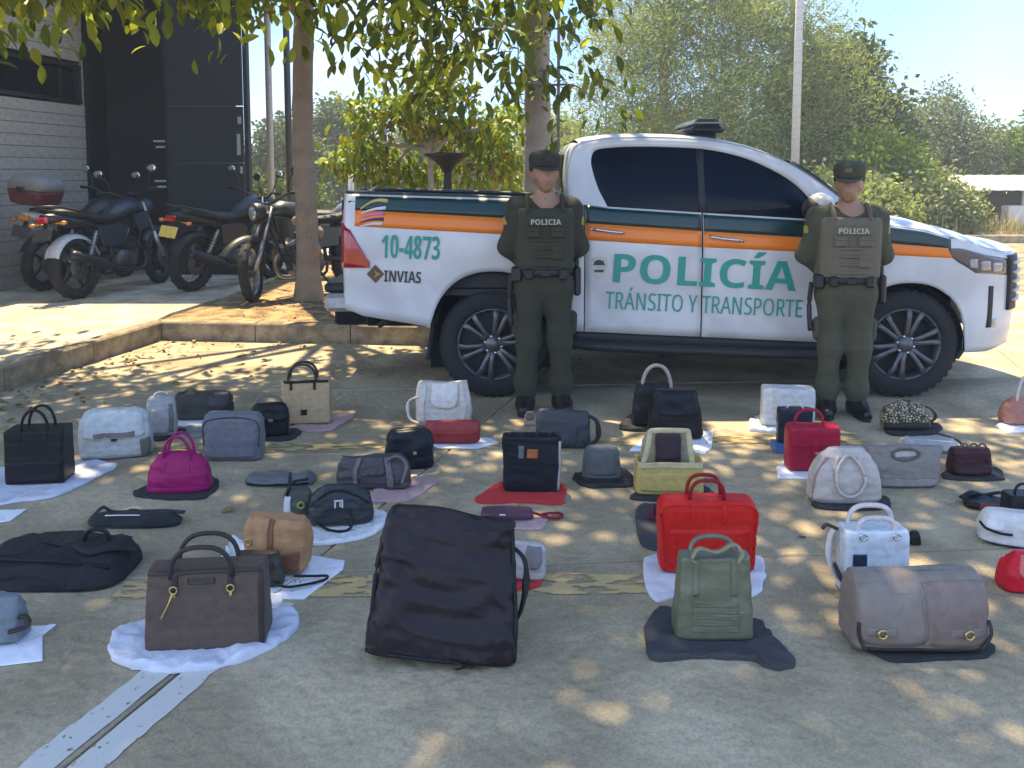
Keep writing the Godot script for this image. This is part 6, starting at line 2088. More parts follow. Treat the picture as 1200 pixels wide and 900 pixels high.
	line(g, "shoulder_strap", [Vector3(-0.10, 0.25, -0.03), Vector3(-0.15, 0.22, -0.02), Vector3(-0.165, 0.13, 0.0), Vector3(-0.14, 0.06, 0.03), Vector3(-0.10, 0.03, 0.04)], 0.012, ice2, 0.4)
	line(g, "shoulder_strap", [Vector3(-0.155, 0.12, 0.03), Vector3(-0.13, 0.06, 0.05), Vector3(-0.105, 0.0, 0.075)], 0.014, dbrown, 0.4)
	line(g, "strap_end", [Vector3(-0.14, 0.245, 0.01), Vector3(-0.18, 0.262, 0.01), Vector3(-0.20, 0.25, 0.02)], 0.007, dbrown)
	g = bag("purse", "tiny dark purse just right of the pale backpack", "purse", Vector3(1.7392, 0, -3.544), 0.055, 0.0514, 0.05, blk, {"prof": dome, "n": 3.0, "y": 0.004})
	patch("flap", g, -0.8, 0.8, 0.45, 0.95, 0.004, blk, 0.1)

	cloth("dust_bag", "small red cloth right of the big brown backpack", "dust bag", [Vector3(-0.0133, 0, -3.2057), Vector3(0.0414, 0, -3.3213), Vector3(0.1252, 0, -3.3515), Vector3(0.1166, 0, -3.2057), Vector3(0.0721, 0, -3.1508), Vector3(0, 0, -3.144)], redc, 0.014, 0.006, 20)
	g = bag("purse", "small grey white purse half hidden by the big brown backpack, on a red cloth", "purse", Vector3(0.0533, 0, -3.2057), 0.1399, 0.1399, 0.08, leather("leather_pearl", Color(0.44, 0.42, 0.43), 0.4), {"prof": pack, "n": 3.6, "amp": 0.008, "turn": -0.2})
	patch("flap", g, -0.1, 0.9, 0.35, 0.95, 0.008, leather("leather_warm_grey", Color(0.20, 0.18, 0.18)), 0.15)
	line(g, "strap", [Vector3(-0.05, 0.14, 0.03), Vector3(-0.075, 0.10, 0.04), Vector3(-0.07, 0.04, 0.05)], 0.007, steel)
	cloth("dust_bag", "pale pink cloth under the flat mauve wallet", "dust bag", [Vector3(-0.1592, 0, -3.8563), Vector3(0.1, 0, -3.8764), Vector3(0.193, 0, -3.8966), Vector3(0.1569, 0, -3.7974), Vector3(0.1148, 0, -3.703), Vector3(-0.1553, 0, -3.7591)], pinkc, 0.010, 0.004, 21)
	g = bag("wallet", "flat mauve wallet in front of the red cloth of the black tote", "wallet", Vector3(-0.0235, 0, -3.7974), 0.2431, 0.03, 0.09, leather("leather_mauve", Color(0.10, 0.05, 0.075)), {"n": 6.0, "amp": 0.003, "prof": [[0, 1, 1], [0.5, 1, 1], [1, 0.96, 0.9]]})
	patch("flap", g, -0.96, 0.96, 0.3, 1.0, 0.004, leather("leather_mauve", Color.BLACK), 0.15)
	chip(g, "clasp", Vector3(-0.02, 0.022, 0.05), Vector3(0.03, 0.010, 0.006), steel)
	line(g, "wrist_strap", [Vector3(0.12, 0.015, 0.0), Vector3(0.16, 0.006, 0.01), Vector3(0.21, 0.0, 0.03), Vector3(0.255, 0.0, 0.01), Vector3(0.245, 0.0, -0.03), Vector3(0.20, 0.0, -0.03), Vector3(0.165, 0.004, -0.008)], 0.008, redd, 0.7)

	# right edge
	g = bag("handbag", "white bag with black edging and sneaker-like curves at the right edge", "handbag", Vector3(2.1451, 0, -3.5105), 0.2836, 0.1382, 0.14, leather("leather_white", Color(0.62, 0.61, 0.59), 0.4), {"n": 3.0, "amp": 0.005, "turn": -0.35, "y": 0.004, "prof": [[0.0, 0.8, 0.85], [0.1, 0.95, 1.0], [0.5, 1.0, 0.95], [0.85, 0.9, 0.7], [1.0, 0.8, 0.4]]})
	line(g, "piping", [skin(g, -0.98, 0.62, 0.0), skin(g, -0.8, 0.50, 0.006), skin(g, -0.45, 0.42, 0.006), skin(g, -0.1, 0.42, 0.006)], 0.006, blk)
	patch("window_patch", g, -0.85, -0.35, 0.5, 0.9, 0.004, pm("cloth_bright", Color(0.72, 0.72, 0.72), 0.6))
	patch("sole", g, -0.95, 0.6, 0.0, 0.06, 0.004, char_c)
	g = bag("handbag", "black upright bag at the right edge standing behind the white bag with black edging", "handbag", Vector3(2.2614, 0, -3.613), 0.1645, 0.1869, 0.10, blk, {"prof": boxy, "n": 7.0, "y": 0.004})
	patch("flap", g, -0.96, 0.96, 0.45, 1.0, 0.006, blk, 0.05)
	handle(g, 0.0, g.h * 0.95, 0.0, 0.08, 0.05, 0.006, blk)
	g = bag("handbag", "glossy red bag cut off by the right edge beside the barrel bag", "handbag", Vector3(1.9854, 0, -3.1173), 0.2076, 0.1427, 0.12, leather("leather_glossy_red", Color(0.55, 0.01, 0.025), 0.25), {"prof": dome, "n": 3.4, "y": 0.004})
	patch("flap", g, -0.6, 0.9, 0.35, 0.95, 0.006, leather("leather_coral", Color(0.60, 0.16, 0.14), 0.35), 0.15)
	g = bag("wallet", "opened black wallet with a dark red lining near the right edge", "wallet", Vector3(2.2749, 0, -3.917), 0.2263, 0.035, 0.13, blk, {"n": 3.4, "amp": 0.008, "turn": -0.25, "y": 0.003, "prof": [[0, 0.95, 0.95], [0.5, 1, 1], [1, 0.9, 0.8]]})
	patch("lining", g, -0.5, 0.9, 0.1, 1.0, 0.006, leather("leather_lining_red", Color(0.13, 0.012, 0.018)))
	line(g, "flap", [Vector3(-0.12, 0.03, 0.0), Vector3(-0.06, 0.05, -0.04), Vector3(0.0, 0.035, -0.06), Vector3(0.06, 0.055, -0.05), Vector3(0.13, 0.06, -0.03)], 0.018, blk, 0.35)

	# ---------- third row
	cloth("dust_bag", "pale lilac cloth under the black tote at the left edge", "dust bag", [Vector3(-2.842, 0, -4.4255), Vector3(-2.5819, 0, -4.5732), Vector3(-2.3751, 0, -4.6293), Vector3(-2.1782, 0, -4.5732), Vector3(-2.1677, 0, -4.4516), Vector3(-2.2498, 0, -4.122), Vector3(-2.4107, 0, -4.0332), Vector3(-2.5776, 0, -4.0009)], lilac, 0.016, 0.006, 23)
	g = bag("tote_bag", "black square tote with a round handle on a pale cloth, at the left edge", "tote bag", Vector3(-2.4488, 0, -4.2504), 0.2886, 0.2711, 0.17, blk, {"n": 14.0, "amp": 0.002, "prof": [[0.0, 0.99, 0.98], [0.03, 1, 1], [0.97, 1.0, 0.9], [1.0, 0.98, 0.86]], "turn": 0.12})
	patch("front_panel", g, -0.94, 0.94, 0.04, 0.42, 0.005, blk)
	for s: float in [-1.0, 1.0]:
		handle(g, 0.0, g.h * 0.96, s * 0.045, 0.1312, 0.1137, 0.008, blk, s * 0.03, "handle", 2.2)
	for x: float in [-0.42, 0.42]:
		patch("handle_tab", g, x - 0.05, x + 0.05, 0.82, 0.99, 0.006, blk)
	cloth("paper", "white sheet with a dark fold cut off by the left edge", "paper", [Vector3(-2.5254, 0, -3.917), Vector3(-2.3799, 0, -3.9377), Vector3(-2.3127, 0, -3.9481), Vector3(-2.3116, 0, -3.8071), Vector3(-2.4271, 0, -3.7591)], paper, 0.006, 0.002, 24, false)

	cloth("dust_bag", "black cloth under the magenta dome bag", "dust bag", [Vector3(-1.8898, 0, -4.1333), Vector3(-1.8467, 0, -4.2746), Vector3(-1.6458, 0, -4.3996), Vector3(-1.5251, 0, -4.3114), Vector3(-1.5019, 0, -4.1563), Vector3(-1.5332, 0, -4.0661), Vector3(-1.7641, 0, -4.0771)], blkc, 0.010, 0.008, 25)
	var mag := leather("leather_magenta", Color(0.29, 0.006, 0.10), 0.4)
	g = bag("handbag", "magenta dome handbag with twin arched handles on a black cloth", "handbag", Vector3(-1.6725, 0, -4.122), 0.3141, 0.1953, 0.14, mag, {"prof": dome, "n": 3.6, "amp": 0.004, "turn": 0.06})
	for s: float in [-1.0, 1.0]:
		handle(g, 0.0, g.h * 0.72, s * 0.035, 0.1358, 0.1358, 0.0075, mag, s * 0.03, "handle", 2.2)
	patch("base_trim", g, -0.92, 0.92, 0.0, 0.12, 0.004, mag)
	for x: float in [-0.42, 0.42]:
		patch("handle_tab", g, x - 0.06, x + 0.06, 0.55, 0.78, 0.006, mag)
	line(g, "zip", [Vector3(-0.10, g.h * 0.93, 0), Vector3(0, g.h + 0.004, 0), Vector3(0.10, g.h * 0.93, 0)], 0.006, gold)

	g = bag("belt_bag", "flat black belt pouch lying curved on bare ground in front of the magenta bag", "belt bag", Vector3(-1.723, 0, -3.7215), 0.4307, 0.055, 0.11, blkc, {"n": 2.6, "amp": 0.014, "freq": 4.0, "y": 0.002, "prof": [[0, 0.96, 0.96], [0.3, 1, 1], [0.7, 0.92, 0.8], [1, 0.75, 0.4]]})
	line(g, "waist_strap", [Vector3(-0.20, 0.02, 0.0), Vector3(-0.16, 0.065, -0.03), Vector3(-0.12, 0.035, -0.05), Vector3(0.0, 0.03, -0.07), Vector3(0.12, 0.045, -0.04), Vector3(0.22, 0.05, -0.01)], 0.016, blkc, 0.4)
	line(g, "zip", [Vector3(-0.12, 0.05, 0.03), Vector3(0, 0.054, 0.035), Vector3(0.12, 0.05, 0.03)], 0.004, steel)

	g = bag("pouch", "flat grey green pouch lying on the ground left of centre", "pouch", Vector3(-1.1992, 0, -4.2384), 0.3576, 0.05, 0.14, pm("nylon_grey_green", Color(0.11, 0.12, 0.12), 0.6, "crease", 0.8), {"n": 4.0, "amp": 0.010, "y": 0.002, "prof": [[0, 0.97, 0.97], [0.4, 1, 1], [0.8, 0.94, 0.85], [1, 0.85, 0.6]]})
	patch("zip_band", g, -0.95, 0.9, 0.12, 0.34, 0.004, blk)
	line(g, "strap", [Vector3(0.05, 0.05, 0.0), Vector3(0.06, 0.045, 0.05), Vector3(0.065, 0.01, 0.075)], 0.008, blkc, 0.4)

	cloth("dust_bag", "pinkish cloth under the dark satchel with pale straps", "dust bag", [Vector3(-0.7205, 0, -4.0661), Vector3(-0.6697, 0, -4.2265), Vector3(-0.5365, 0, -4.3488), Vector3(-0.389, 0, -4.3488), Vector3(-0.4207, 0, -4.2146), Vector3(-0.5014, 0, -4.0551), Vector3(-0.6235, 0, -4.0332)], pinkc, 0.012, 0.005, 27)
	g = bag("satchel", "dark plum satchel with paler straps lying on a pinkish cloth", "satchel", Vector3(-0.7098, 0, -4.1794), 0.3786, 0.1549, 0.12, pm("leather_plum", Color(0.050, 0.040, 0.046), 0.55, "crease", 0.7), {"prof": soft, "n": 4.0, "amp": 0.010, "turn": -0.06})
	var plum2 := leather("leather_mauve_grey", Color(0.16, 0.135, 0.14), 0.5)
	for x: float in [-0.42, 0.50]:
		patch("strap", g, x - 0.09, x + 0.07, 0.05, 1.0, 0.010, plum2)
	line(g, "handle", [Vector3(0.08, 0.14, 0.04), Vector3(0.13, 0.17, 0.05), Vector3(0.18, 0.13, 0.06), Vector3(0.16, 0.04, 0.08)], 0.012, plum2, 0.5)
	patch("flap", g, -0.3, 0.4, 0.4, 1.0, 0.007, pm("leather_plum", Color.BLACK), 0.1)

	cloth("dust_bag", "bright red cloth under the black tote with an orange emblem", "dust bag", [Vector3(-0.1741, 0, -4.0224), Vector3(-0.1084, 0, -4.2146), Vector3(0, 0, -4.299), Vector3(0.2624, 0, -4.2504), Vector3(0.2562, 0, -4.0771), Vector3(0.2392, 0, -4.0009), Vector3(0.0415, 0, -4.0224)], redc, 0.014, 0.006, 28)
	var navy := leather("leather_navy_black", Color(0.010, 0.012, 0.018), 0.35)
	g = bag("tote_bag", "black tote with an orange square emblem standing on a bright red cloth", "tote bag", Vector3(0.0982, 0, -4.1448), 0.2987, 0.2731, 0.12, navy, {"n": 10.0, "amp": 0.004, "prof": [[0.0, 0.92, 0.95], [0.03, 0.95, 1.0], [0.5, 0.98, 0.9], [0.97, 1.0, 0.7], [1.0, 0.99, 0.66]], "turn": -0.04})
	patch("emblem", g, -0.16, 0.22, 0.62, 0.78, 0.004, pm("print_orange", Color(0.36, 0.09, 0.02), 0.5))
	patch("emblem", g, -0.46, -0.27, 0.60, 0.84, 0.004, pm("print_slate", Color(0.09, 0.11, 0.12), 0.5))
	patch("side_edge", g, 0.90, 0.985, 0.02, 0.92, 0.003, pm("leather_edge_pale", Color(0.34, 0.33, 0.33), 0.5))
	patch("top_trim", g, -0.97, 0.97, 0.93, 1.0, 0.006, blk)
	for x: float in [-0.62, -0.2, 0.3, 0.7]:
		handle(g, x * g.w / 2, g.h * 0.97, 0.02, 0.04, 0.022, 0.006, blk, 0.0, "loop", 2.2)

	cloth("dust_bag", "black cloth under the small grey rounded bag", "dust bag", [Vector3(0.3183, 0, -4.3614), Vector3(0.4128, 0, -4.4648), Vector3(0.6014, 0, -4.5049), Vector3(0.6367, 0, -4.299), Vector3(0.6018, 0, -4.2384), Vector3(0.3914, 0, -4.2265)], blkc, 0.018, 0.006, 30)
	g = bag("handbag", "small grey hat-shaped rounded bag on a black cloth near the centre", "handbag", Vector3(0.4674, 0, -4.2868), 0.2028, 0.1675, 0.12, fabric("felt_grey", Color(0.105, 0.112, 0.115)), {"n": 3.4, "amp": 0.003, "prof": [[0.0, 1.0, 1.0], [0.05, 1.02, 1.02], [0.5, 0.96, 0.95], [0.85, 0.88, 0.85], [0.96, 0.80, 0.72], [1.0, 0.66, 0.5]]})
	line(g, "piping", [skin(g, -0.98, 0.09, 0.002), skin(g, -0.6, 0.08, 0.004), skin(g, 0, 0.08, 0.004), skin(g, 0.6, 0.08, 0.004), skin(g, 0.98, 0.09, 0.002)], 0.005, blkc)
	patch("seam_panel", g, -0.7, 0.7, 0.2, 0.85, 0.003, fabric("felt_grey", Color.BLACK), 0.05)

	cloth("dust_bag", "black cloth under the yellow tote", "dust bag", [Vector3(0.5949, 0, -4.0661), Vector3(0.6539, 0, -4.1794), Vector3(0.8794, 0, -4.2746), Vector3(0.9916, 0, -4.2265), Vector3(1.0023, 0, -4.0883), Vector3(0.8313, 0, -4.0332)], blkc, 0.010, 0.006, 31)
	var yel := leather("leather_yellow", Color(0.46, 0.36, 0.12), 0.4)
	var yel2 := leather("leather_cream_yellow", Color(0.50, 0.44, 0.26), 0.4)
	g = bag("tote_bag", "straw yellow open tote with wide upright straps in front of a black bag", "tote bag", Vector3(0.7854, 0, -4.0994), 0.3378, 0.1605, 0.15, yel, {"n": 8.0, "amp": 0.003, "open": true, "prof": [[0.0, 0.95, 0.95], [0.04, 1.0, 1.0], [0.5, 1.0, 0.96], [1.0, 0.98, 0.9]]})
	patch("top_trim", g, -0.97, 0.97, 0.84, 1.0, 0.005, yel2)
	patch("front_panel", g, -0.86, 0.80, 0.10, 0.66, 0.004, yel, 0.03)
	st = begin()
	X = Transform3D(Basis(), Vector3(0, 0, -0.055))
	prism(st, PackedVector2Array([Vector2(-0.14, 0.10), Vector2(0.135, 0.10), Vector2(0.115, 0.2365), Vector2(0.09, 0.2871), Vector2(-0.10, 0.2871), Vector2(-0.125, 0.2365)]), -0.008, 0.008, 0.004)
	X = Transform3D()
	part("back_panel", st, leather("leather_sand", Color(0.36, 0.31, 0.21)), g.t)
	for z: float in [0.045]:
		st = begin()
		var top := 0.3125
		tube(st, smooth_path([Vector3(-0.135, g.h * 0.9, z), Vector3(-0.115, top * 0.7, z), Vector3(-0.10, top * 0.95, z * 0.8), Vector3(-0.08, top, z * 0.8), Vector3(0.07, top, z * 0.8), Vector3(0.09, top * 0.95, z * 0.8), Vector3(0.10, top * 0.7, z), Vector3(0.112, g.h * 0.9, z)], 5), 0.014, 8, 0.35, Vector3.BACK)
		part("handle", st, yel2, g.t)
	g = bag("purse", "dark violet purse tucked into the straw yellow tote", "purse", Vector3(0.7895, 0, -4.122) + Vector3(0, 0, -0.075), 0.1294, 0.2588, 0.035, leather("leather_violet", Color(0.055, 0.035, 0.045)), {"prof": boxy, "n": 7.0, "y": 0.07 - 0.04})
	patch("flap", g, -0.9, 0.9, 0.5, 1.0, 0.004, leather("leather_violet", Color.BLACK), 0.06)

	# ---------- right of centre
	cloth("paper", "white paper under the crimson handbag", "paper", [Vector3(1.4425, 0, -4.5319), Vector3(1.5434, 0, -4.6722), Vector3(1.8343, 0, -4.6435), Vector3(1.7534, 0, -4.374), Vector3(1.5424, 0, -4.3488), Vector3(1.3943, 0, -4.3614)], paper, 0.008, 0.003, 33, false)
	var crim := leather("leather_crimson", Color(0.34, 0.010, 0.038), 0.4)
	g = bag("handbag", "crimson square handbag with a flap and round handle on white paper", "handbag", Vector3(1.6235, 0, -4.4516), 0.2744, 0.2332, 0.12, crim, {"n": 8.0, "amp": 0.003, "prof": boxy})
	patch("flap", g, -0.97, 0.97, 0.55, 1.0, 0.007, crim, 0.02)
	patch("clasp_strap", g, -0.12, 0.12, 0.30, 0.66, 0.012, crim, 0.04)
	handle(g, -0.02, g.h * 0.97, 0.0, 0.1555, 0.0915, 0.008, crim, 0.0, "handle", 2.4)
	chip(g, "clasp", skin(g, 0, 0.42, 0.016), Vector3(0.02, 0.014, 0.006), gold)

	cloth("dust_bag", "thin black cloth under the cream dome handbag", "dust bag", [Vector3(1.4491, 0, -3.9585), Vector3(1.5002, 0, -4.0441), Vector3(1.8205, 0, -4.1107), Vector3(1.8324, 0, -4.0224), Vector3(1.7834, 0, -3.9481), Vector3(1.6204, 0, -3.9273)], blkc, 0.008, 0.008, 34)
	var cream := leather("leather_cream", Color(0.47, 0.425, 0.39), 0.4)
	g = bag("handbag", "cream dome handbag with a large ring handle hanging on its front", "handbag", Vector3(1.6249, 0, -3.9902), 0.3455, 0.255, 0.15, cream, {"prof": dome, "n": 3.8, "amp": 0.004})
	st = begin()
	var pts := []
	for k in 29:
		var a := TAU * k / 28
		var p := skin(g, cos(a) * 0.42, 0.52 + sin(a) * 0.38, 0.014)
		pts.append(p)
	tube(st, pts, 0.008, 8, 1.0, Vector3.BACK)
	part("handle", st, cream, g.t)
	for x: float in [-0.45, 0.40]:
		patch("handle_tab", g, x - 0.05, x + 0.05, 0.55, 0.86, 0.010, cream)
	line(g, "piping", [skin(g, -0.97, 0.05, 0.0), skin(g, -0.95, 0.5, 0.002), skin(g, -0.8, 0.85, 0.002)], 0.006, leather("leather_rose", Color(0.36, 0.20, 0.20)))
	patch("base_trim", g, -0.9, 0.9, 0.0, 0.08, 0.004, leather("leather_cream2", Color(0.36, 0.32, 0.29)))
	var tg := leather("leather_grey_taupe", Color(0.235, 0.210, 0.190), 0.5)
	g = bag("handbag", "wide grey taupe handbag with a cut-out top handle beside the cream dome bag", "handbag", Vector3(2.0124, 0, -4.2146), 0.3643, 0.1995, 0.13, tg, {"n": 4.5, "amp": 0.005, "y": 0.004, "prof": [[0.0, 0.85, 0.9], [0.06, 0.9, 1.0], [0.5, 0.96, 0.85], [0.9, 1.04, 0.5], [1.0, 1.08, 0.35]]})
	st = begin()
	pts = []
	for k in 21:
		var a := TAU * k / 20
		pts.append(skin(g, cos(a) * 0.36 - 0.05, 0.84 + sin(a) * 0.13, 0.006))
	tube(st, pts, 0.007, 8, 1.0, Vector3.BACK)
	part("handle", st, leather("leather_grey_dark", Color(0.12, 0.105, 0.095)), g.t)
	patch("base_band", g, -0.9, 0.9, 0.06, 0.22, 0.005, leather("leather_grey_light", Color(0.30, 0.275, 0.25)))
	patch("cut_out", g, -0.34, 0.24, 0.78, 0.90, 0.003, leather("leather_pale_inside", Color(0.45, 0.41, 0.38)))
	cloth("dust_bag", "black flat cloth under the small maroon bag", "dust bag", [Vector3(2.2724, 0, -4.3868), Vector3(2.3779, 0, -4.5049), Vector3(2.6215, 0, -4.5184), Vector3(2.5942, 0, -4.374), Vector3(2.543, 0, -4.3238), Vector3(2.296, 0, -4.3362)], blkc, 0.010, 0.006, 36)
	g = bag("handbag", "small dark maroon bag with loops on top, right of the grey taupe handbag", "handbag", Vector3(2.4323, 0, -4.374), 0.2158, 0.1349, 0.10, leather("leather_oxblood", Color(0.045, 0.014, 0.020)), {"n": 4.5, "amp": 0.004, "prof": [[0, 0.95, 0.95], [0.1, 1, 1], [0.8, 0.96, 0.8], [1.0, 0.9, 0.5]]})
	for x: float in [-0.035, 0.015, 0.06]:
		handle(g, x, g.h * 0.95, 0.01, 0.045, 0.03, 0.006, leather("leather_brown_loop", Color(0.16, 0.11, 0.09)), 0.0, "loop", 2.0)

	# ---------- rear rows, left
	g = bag("backpack", "plain slate grey rounded backpack behind the magenta bag", "backpack", Vector3(-1.5628, 0, -4.6293), 0.3325, 0.2565, 0.13, fabric("canvas_slate", Color(0.135, 0.14, 0.16)), {"n": 5.0, "amp": 0.006, "y": 0.004, "prof": [[0.0, 0.9, 0.9], [0.06, 0.98, 1.0], [0.5, 1.0, 0.95], [0.85, 0.98, 0.8], [0.95, 0.92, 0.6], [1.0, 0.82, 0.4]]})
	patch("front_pocket", g, -0.85, 0.85, 0.08, 0.50, 0.012, fabric("canvas_slate", Color.BLACK), 0.06)
	line(g, "zip", [skin(g, -0.93, 0.3, 0.0), skin(g, -0.9, 0.8, 0.003), skin(g, -0.4, 0.93, 0.004), skin(g, 0.4, 0.93, 0.004), skin(g, 0.9, 0.8, 0.003), skin(g, 0.93, 0.3, 0.0)], 0.004, char_c)
	var mint := leather("leather_mint_white", Color(0.44, 0.47, 0.455), 0.45)
	g = bag("backpack", "large greenish white flap backpack with a brown band, left of centre rear", "backpack", Vector3(-2.2269, 0, -4.6578), 0.3823, 0.2676, 0.17, mint, {"n": 4.0, "amp": 0.007, "turn": 0.25, "y": 0.006, "prof": pack})
	patch("flap", g, -0.80, 0.84, 0.44, 0.98, 0.014, leather("leather_mint_flap", Color(0.50, 0.54, 0.53), 0.4), 0.05)
	patch("band", g, -0.55, 0.60, 0.47, 0.57, 0.019, leather("leather_mushroom", Color(0.18, 0.155, 0.145)))
	chip(g, "clasp", skin(g, 0.0, 0.40, 0.012), Vector3(0.03, 0.016, 0.008), pm("hardware_dark", Color.BLACK))
	patch("side_pocket", g, 0.72, 0.97, 0.05, 0.4, 0.006, leather("leather_moss", Color(0.13, 0.13, 0.10)))
	cloth("dust_bag", "dark cloth strip under the small silver backpack", "dust bag", [Vector3(-2.2386, 0, -5.0627), Vector3(-2.2197, 0, -5.1661), Vector3(-2.0674, 0, -5.2373), Vector3(-2.0242, 0, -5.1661), Vector3(-2.0974, 0, -4.9961)], blkc, 0.010, 0.006, 38)
	g = bag("backpack", "small silver grey upright backpack behind the greenish white one", "backpack", Vector3(-2.1229, 0, -5.0459), 0.1756, 0.2376, 0.12, leather("leather_silver", Color(0.34, 0.35, 0.345), 0.35), {"n": 4.5, "amp": 0.005, "turn": 0.3, "prof": pack})
	patch("front_pocket", g, -0.6, 0.5, 0.08, 0.70, 0.012, leather("leather_silver", Color.BLACK), 0.05)
	patch("side_strap", g, 0.55, 0.8, 0.1, 0.8, 0.008, leather("leather_silver_dark", Color(0.15, 0.155, 0.15)))
	handle(g, 0.0, g.h * 0.97, 0.0, 0.07, 0.03, 0.007, steel)
	cloth("paper", "white strip of paper under the olive and black roll bag", "paper", [Vector3(-2.17, 0, -5.3478), Vector3(-2.1988, 0, -5.4629), Vector3(-2.0049, 0, -5.4825), Vector3(-1.9502, 0, -5.3291), Vector3(-2.049, 0, -5.2736)], paper, 0.004, 0.003, 40, false)
	cloth("dust_bag", "grey green cloth in front of the olive and black roll bag", "dust bag", [Vector3(-2.0484, 0, -5.0797), Vector3(-2.1174, 0, -5.2554), Vector3(-1.9478, 0, -5.292), Vector3(-1.8716, 0, -5.0797)], fabric("cloth_sage", Color(0.20, 0.225, 0.215)), 0.006, 0.004, 41)
	g = bag("roll_bag", "long dark olive and black roll bag at the rear left", "bag", Vector3(-2.0103, 0, -5.4047), 0.37, 0.1657, 0.16, pm("canvas_olive", Color(0.040, 0.042, 0.030), 0.8, "cloth", 0.6), {"n": 4.5, "amp": 0.008, "turn": 0.1, "prof": [[0, 0.95, 0.9], [0.1, 1, 1], [0.6, 0.99, 0.95], [0.9, 0.95, 0.6], [1, 0.9, 0.3]]})
	patch("end_piece", g, 0.25, 0.98, 0.04, 0.98, 0.012, pm("leather_black_plum", Color(0.022, 0.016, 0.022), 0.5, "leather", 0.5))
	line(g, "strap", [skin(g, -0.8, 0.95, 0.0), Vector3(-0.08, g.h + 0.02, 0), skin(g, -0.2, 0.95, 0.0)], 0.008, blkc, 0.5)
	cloth("dust_bag", "black cloth under the small black flap bag beside the tan shopper", "dust bag", [Vector3(-1.5242, 0, -5.0126), Vector3(-1.4855, 0, -5.1486), Vector3(-1.3818, 0, -5.2373), Vector3(-1.3011, 0, -5.1486), Vector3(-1.3403, 0, -4.9961)], blkc, 0.014, 0.006, 42)
	g = bag("handbag", "small black flap bag with a bright clasp left of the tan shopper", "handbag", Vector3(-1.4669, 0, -5.0459), 0.2273, 0.1963, 0.10, blk, {"n": 4.0, "amp": 0.006, "turn": 0.2, "prof": pack})
	patch("flap", g, -0.92, 0.92, 0.45, 0.98, 0.009, blk, 0.1)
	chip(g, "clasp", skin(g, 0.1, 0.5, 0.014), Vector3(0.026, 0.018, 0.008), steel)
	handle(g, 0.0, g.h * 0.9, 0.0, 0.155, 0.062, 0.006, plum2, 0.0, "handle", 2.2)
	cloth("dust_bag", "dusty pink cloth under the tan shopper", "dust bag", [Vector3(-1.3818, 0, -5.2373), Vector3(-1.3301, 0, -5.424), Vector3(-1.136, 0, -5.5626), Vector3(-1.0434, 0, -5.5223), Vector3(-1.0966, 0, -5.3105), Vector3(-1.1385, 0, -5.2015), Vector3(-1.2832, 0, -5.1837)], pinkc, 0.010, 0.005, 43)
	var camel := leather("leather_camel", Color(0.43, 0.315, 0.18), 0.5)
	g = bag("tote_bag", "tan shopper with black top trim and a black emblem at the rear", "tote bag", Vector3(-1.3138, 0, -5.3105), 0.3094, 0.2769, 0.13, camel, {"n": 10.0, "amp": 0.003, "turn": 0.08, "prof": [[0.0, 0.98, 0.96], [0.03, 1.0, 1.0], [0.97, 0.98, 0.72], [1.0, 0.97, 0.7]]})
	patch("top_trim", g, -1.0, 0.95, 0.94, 1.0, 0.006, blk)
	for s: float in [-1.0, 1.0]:
		handle(g, -0.02, g.h * 0.97, s * 0.035, 0.1737, 0.1086, 0.0085, dbrown, s * 0.05, "handle", 2.4)
	for x: float in [-0.58, 0.38]:
		patch("handle_tab", g, x - 0.05, x + 0.05, 0.78, 0.98, 0.008, blk)
	patch("emblem", g, -0.18, 0.06, 0.20, 0.33, 0.004, blk)
	g = bag("handbag", "black rounded bag with a small bright stud, left of the red clutch", "handbag", Vector3(-0.5536, 0, -4.4914), 0.2675, 0.2122, 0.12, navy, {"n": 4.0, "amp": 0.005, "y": 0.004, "turn": 0.1, "prof": [[0.0, 0.92, 0.9], [0.08, 1, 1], [0.5, 0.99, 0.95], [0.8, 0.93, 0.75], [0.94, 0.78, 0.5], [1.0, 0.6, 0.25]]})
	patch("flap", g, -0.9, 0.9, 0.30, 0.96, 0.006, navy, 0.12)
	chip(g, "stud", skin(g, 0.2, 0.42, 0.010), Vector3(0.018, 0.018, 0.008), steel)
	line(g, "piping", [skin(g, -0.98, 0.2, 0.0), skin(g, -0.96, 0.6, 0.0), skin(g, -0.8, 0.9, 0.0)], 0.006, pm("piping_moss", Color(0.06, 0.075, 0.03), 0.6))
	cloth("paper", "pale paper in front of the red clutch", "paper", [Vector3(-0.495, 0, -4.9311), Vector3(-0.4119, 0, -5.0292), Vector3(-0.1451, 0, -5.0627), Vector3(-0.0762, 0, -4.9633), Vector3(-0.1989, 0, -4.8521), Vector3(-0.4226, 0, -4.8521)], paper, 0.006, 0.003, 45, false)
	g = bag("clutch", "dull red clutch in front of the cream white bag", "clutch", Vector3(-0.3524, 0, -4.9151), 0.3323, 0.1259, 0.08, leather("leather_brick", Color(0.24, 0.030, 0.032), 0.4), {"n": 5.0, "amp": 0.003, "prof": [[0, 0.9, 0.9], [0.1, 0.97, 1], [0.6, 1.0, 0.9], [1.0, 0.96, 0.4]]})
	patch("flap", g, -0.95, 0.95, 0.4, 1.0, 0.005, leather("leather_brick2", Color(0.30, 0.045, 0.045), 0.35), 0.1)
	var ivory := leather("leather_ivory", Color(0.56, 0.52, 0.47), 0.45)
	g = bag("handbag", "cream white slouchy bag with a round flap beside the pickup's rear wheel", "handbag", Vector3(-0.4382, 0, -5.292), 0.3571, 0.2705, 0.14, ivory, {"n": 4.5, "amp": 0.010, "y": 0.005, "prof": [[0.0, 0.96, 0.9], [0.08, 1, 1], [0.6, 0.97, 0.85], [0.9, 0.92, 0.5], [1.0, 0.88, 0.3]]})
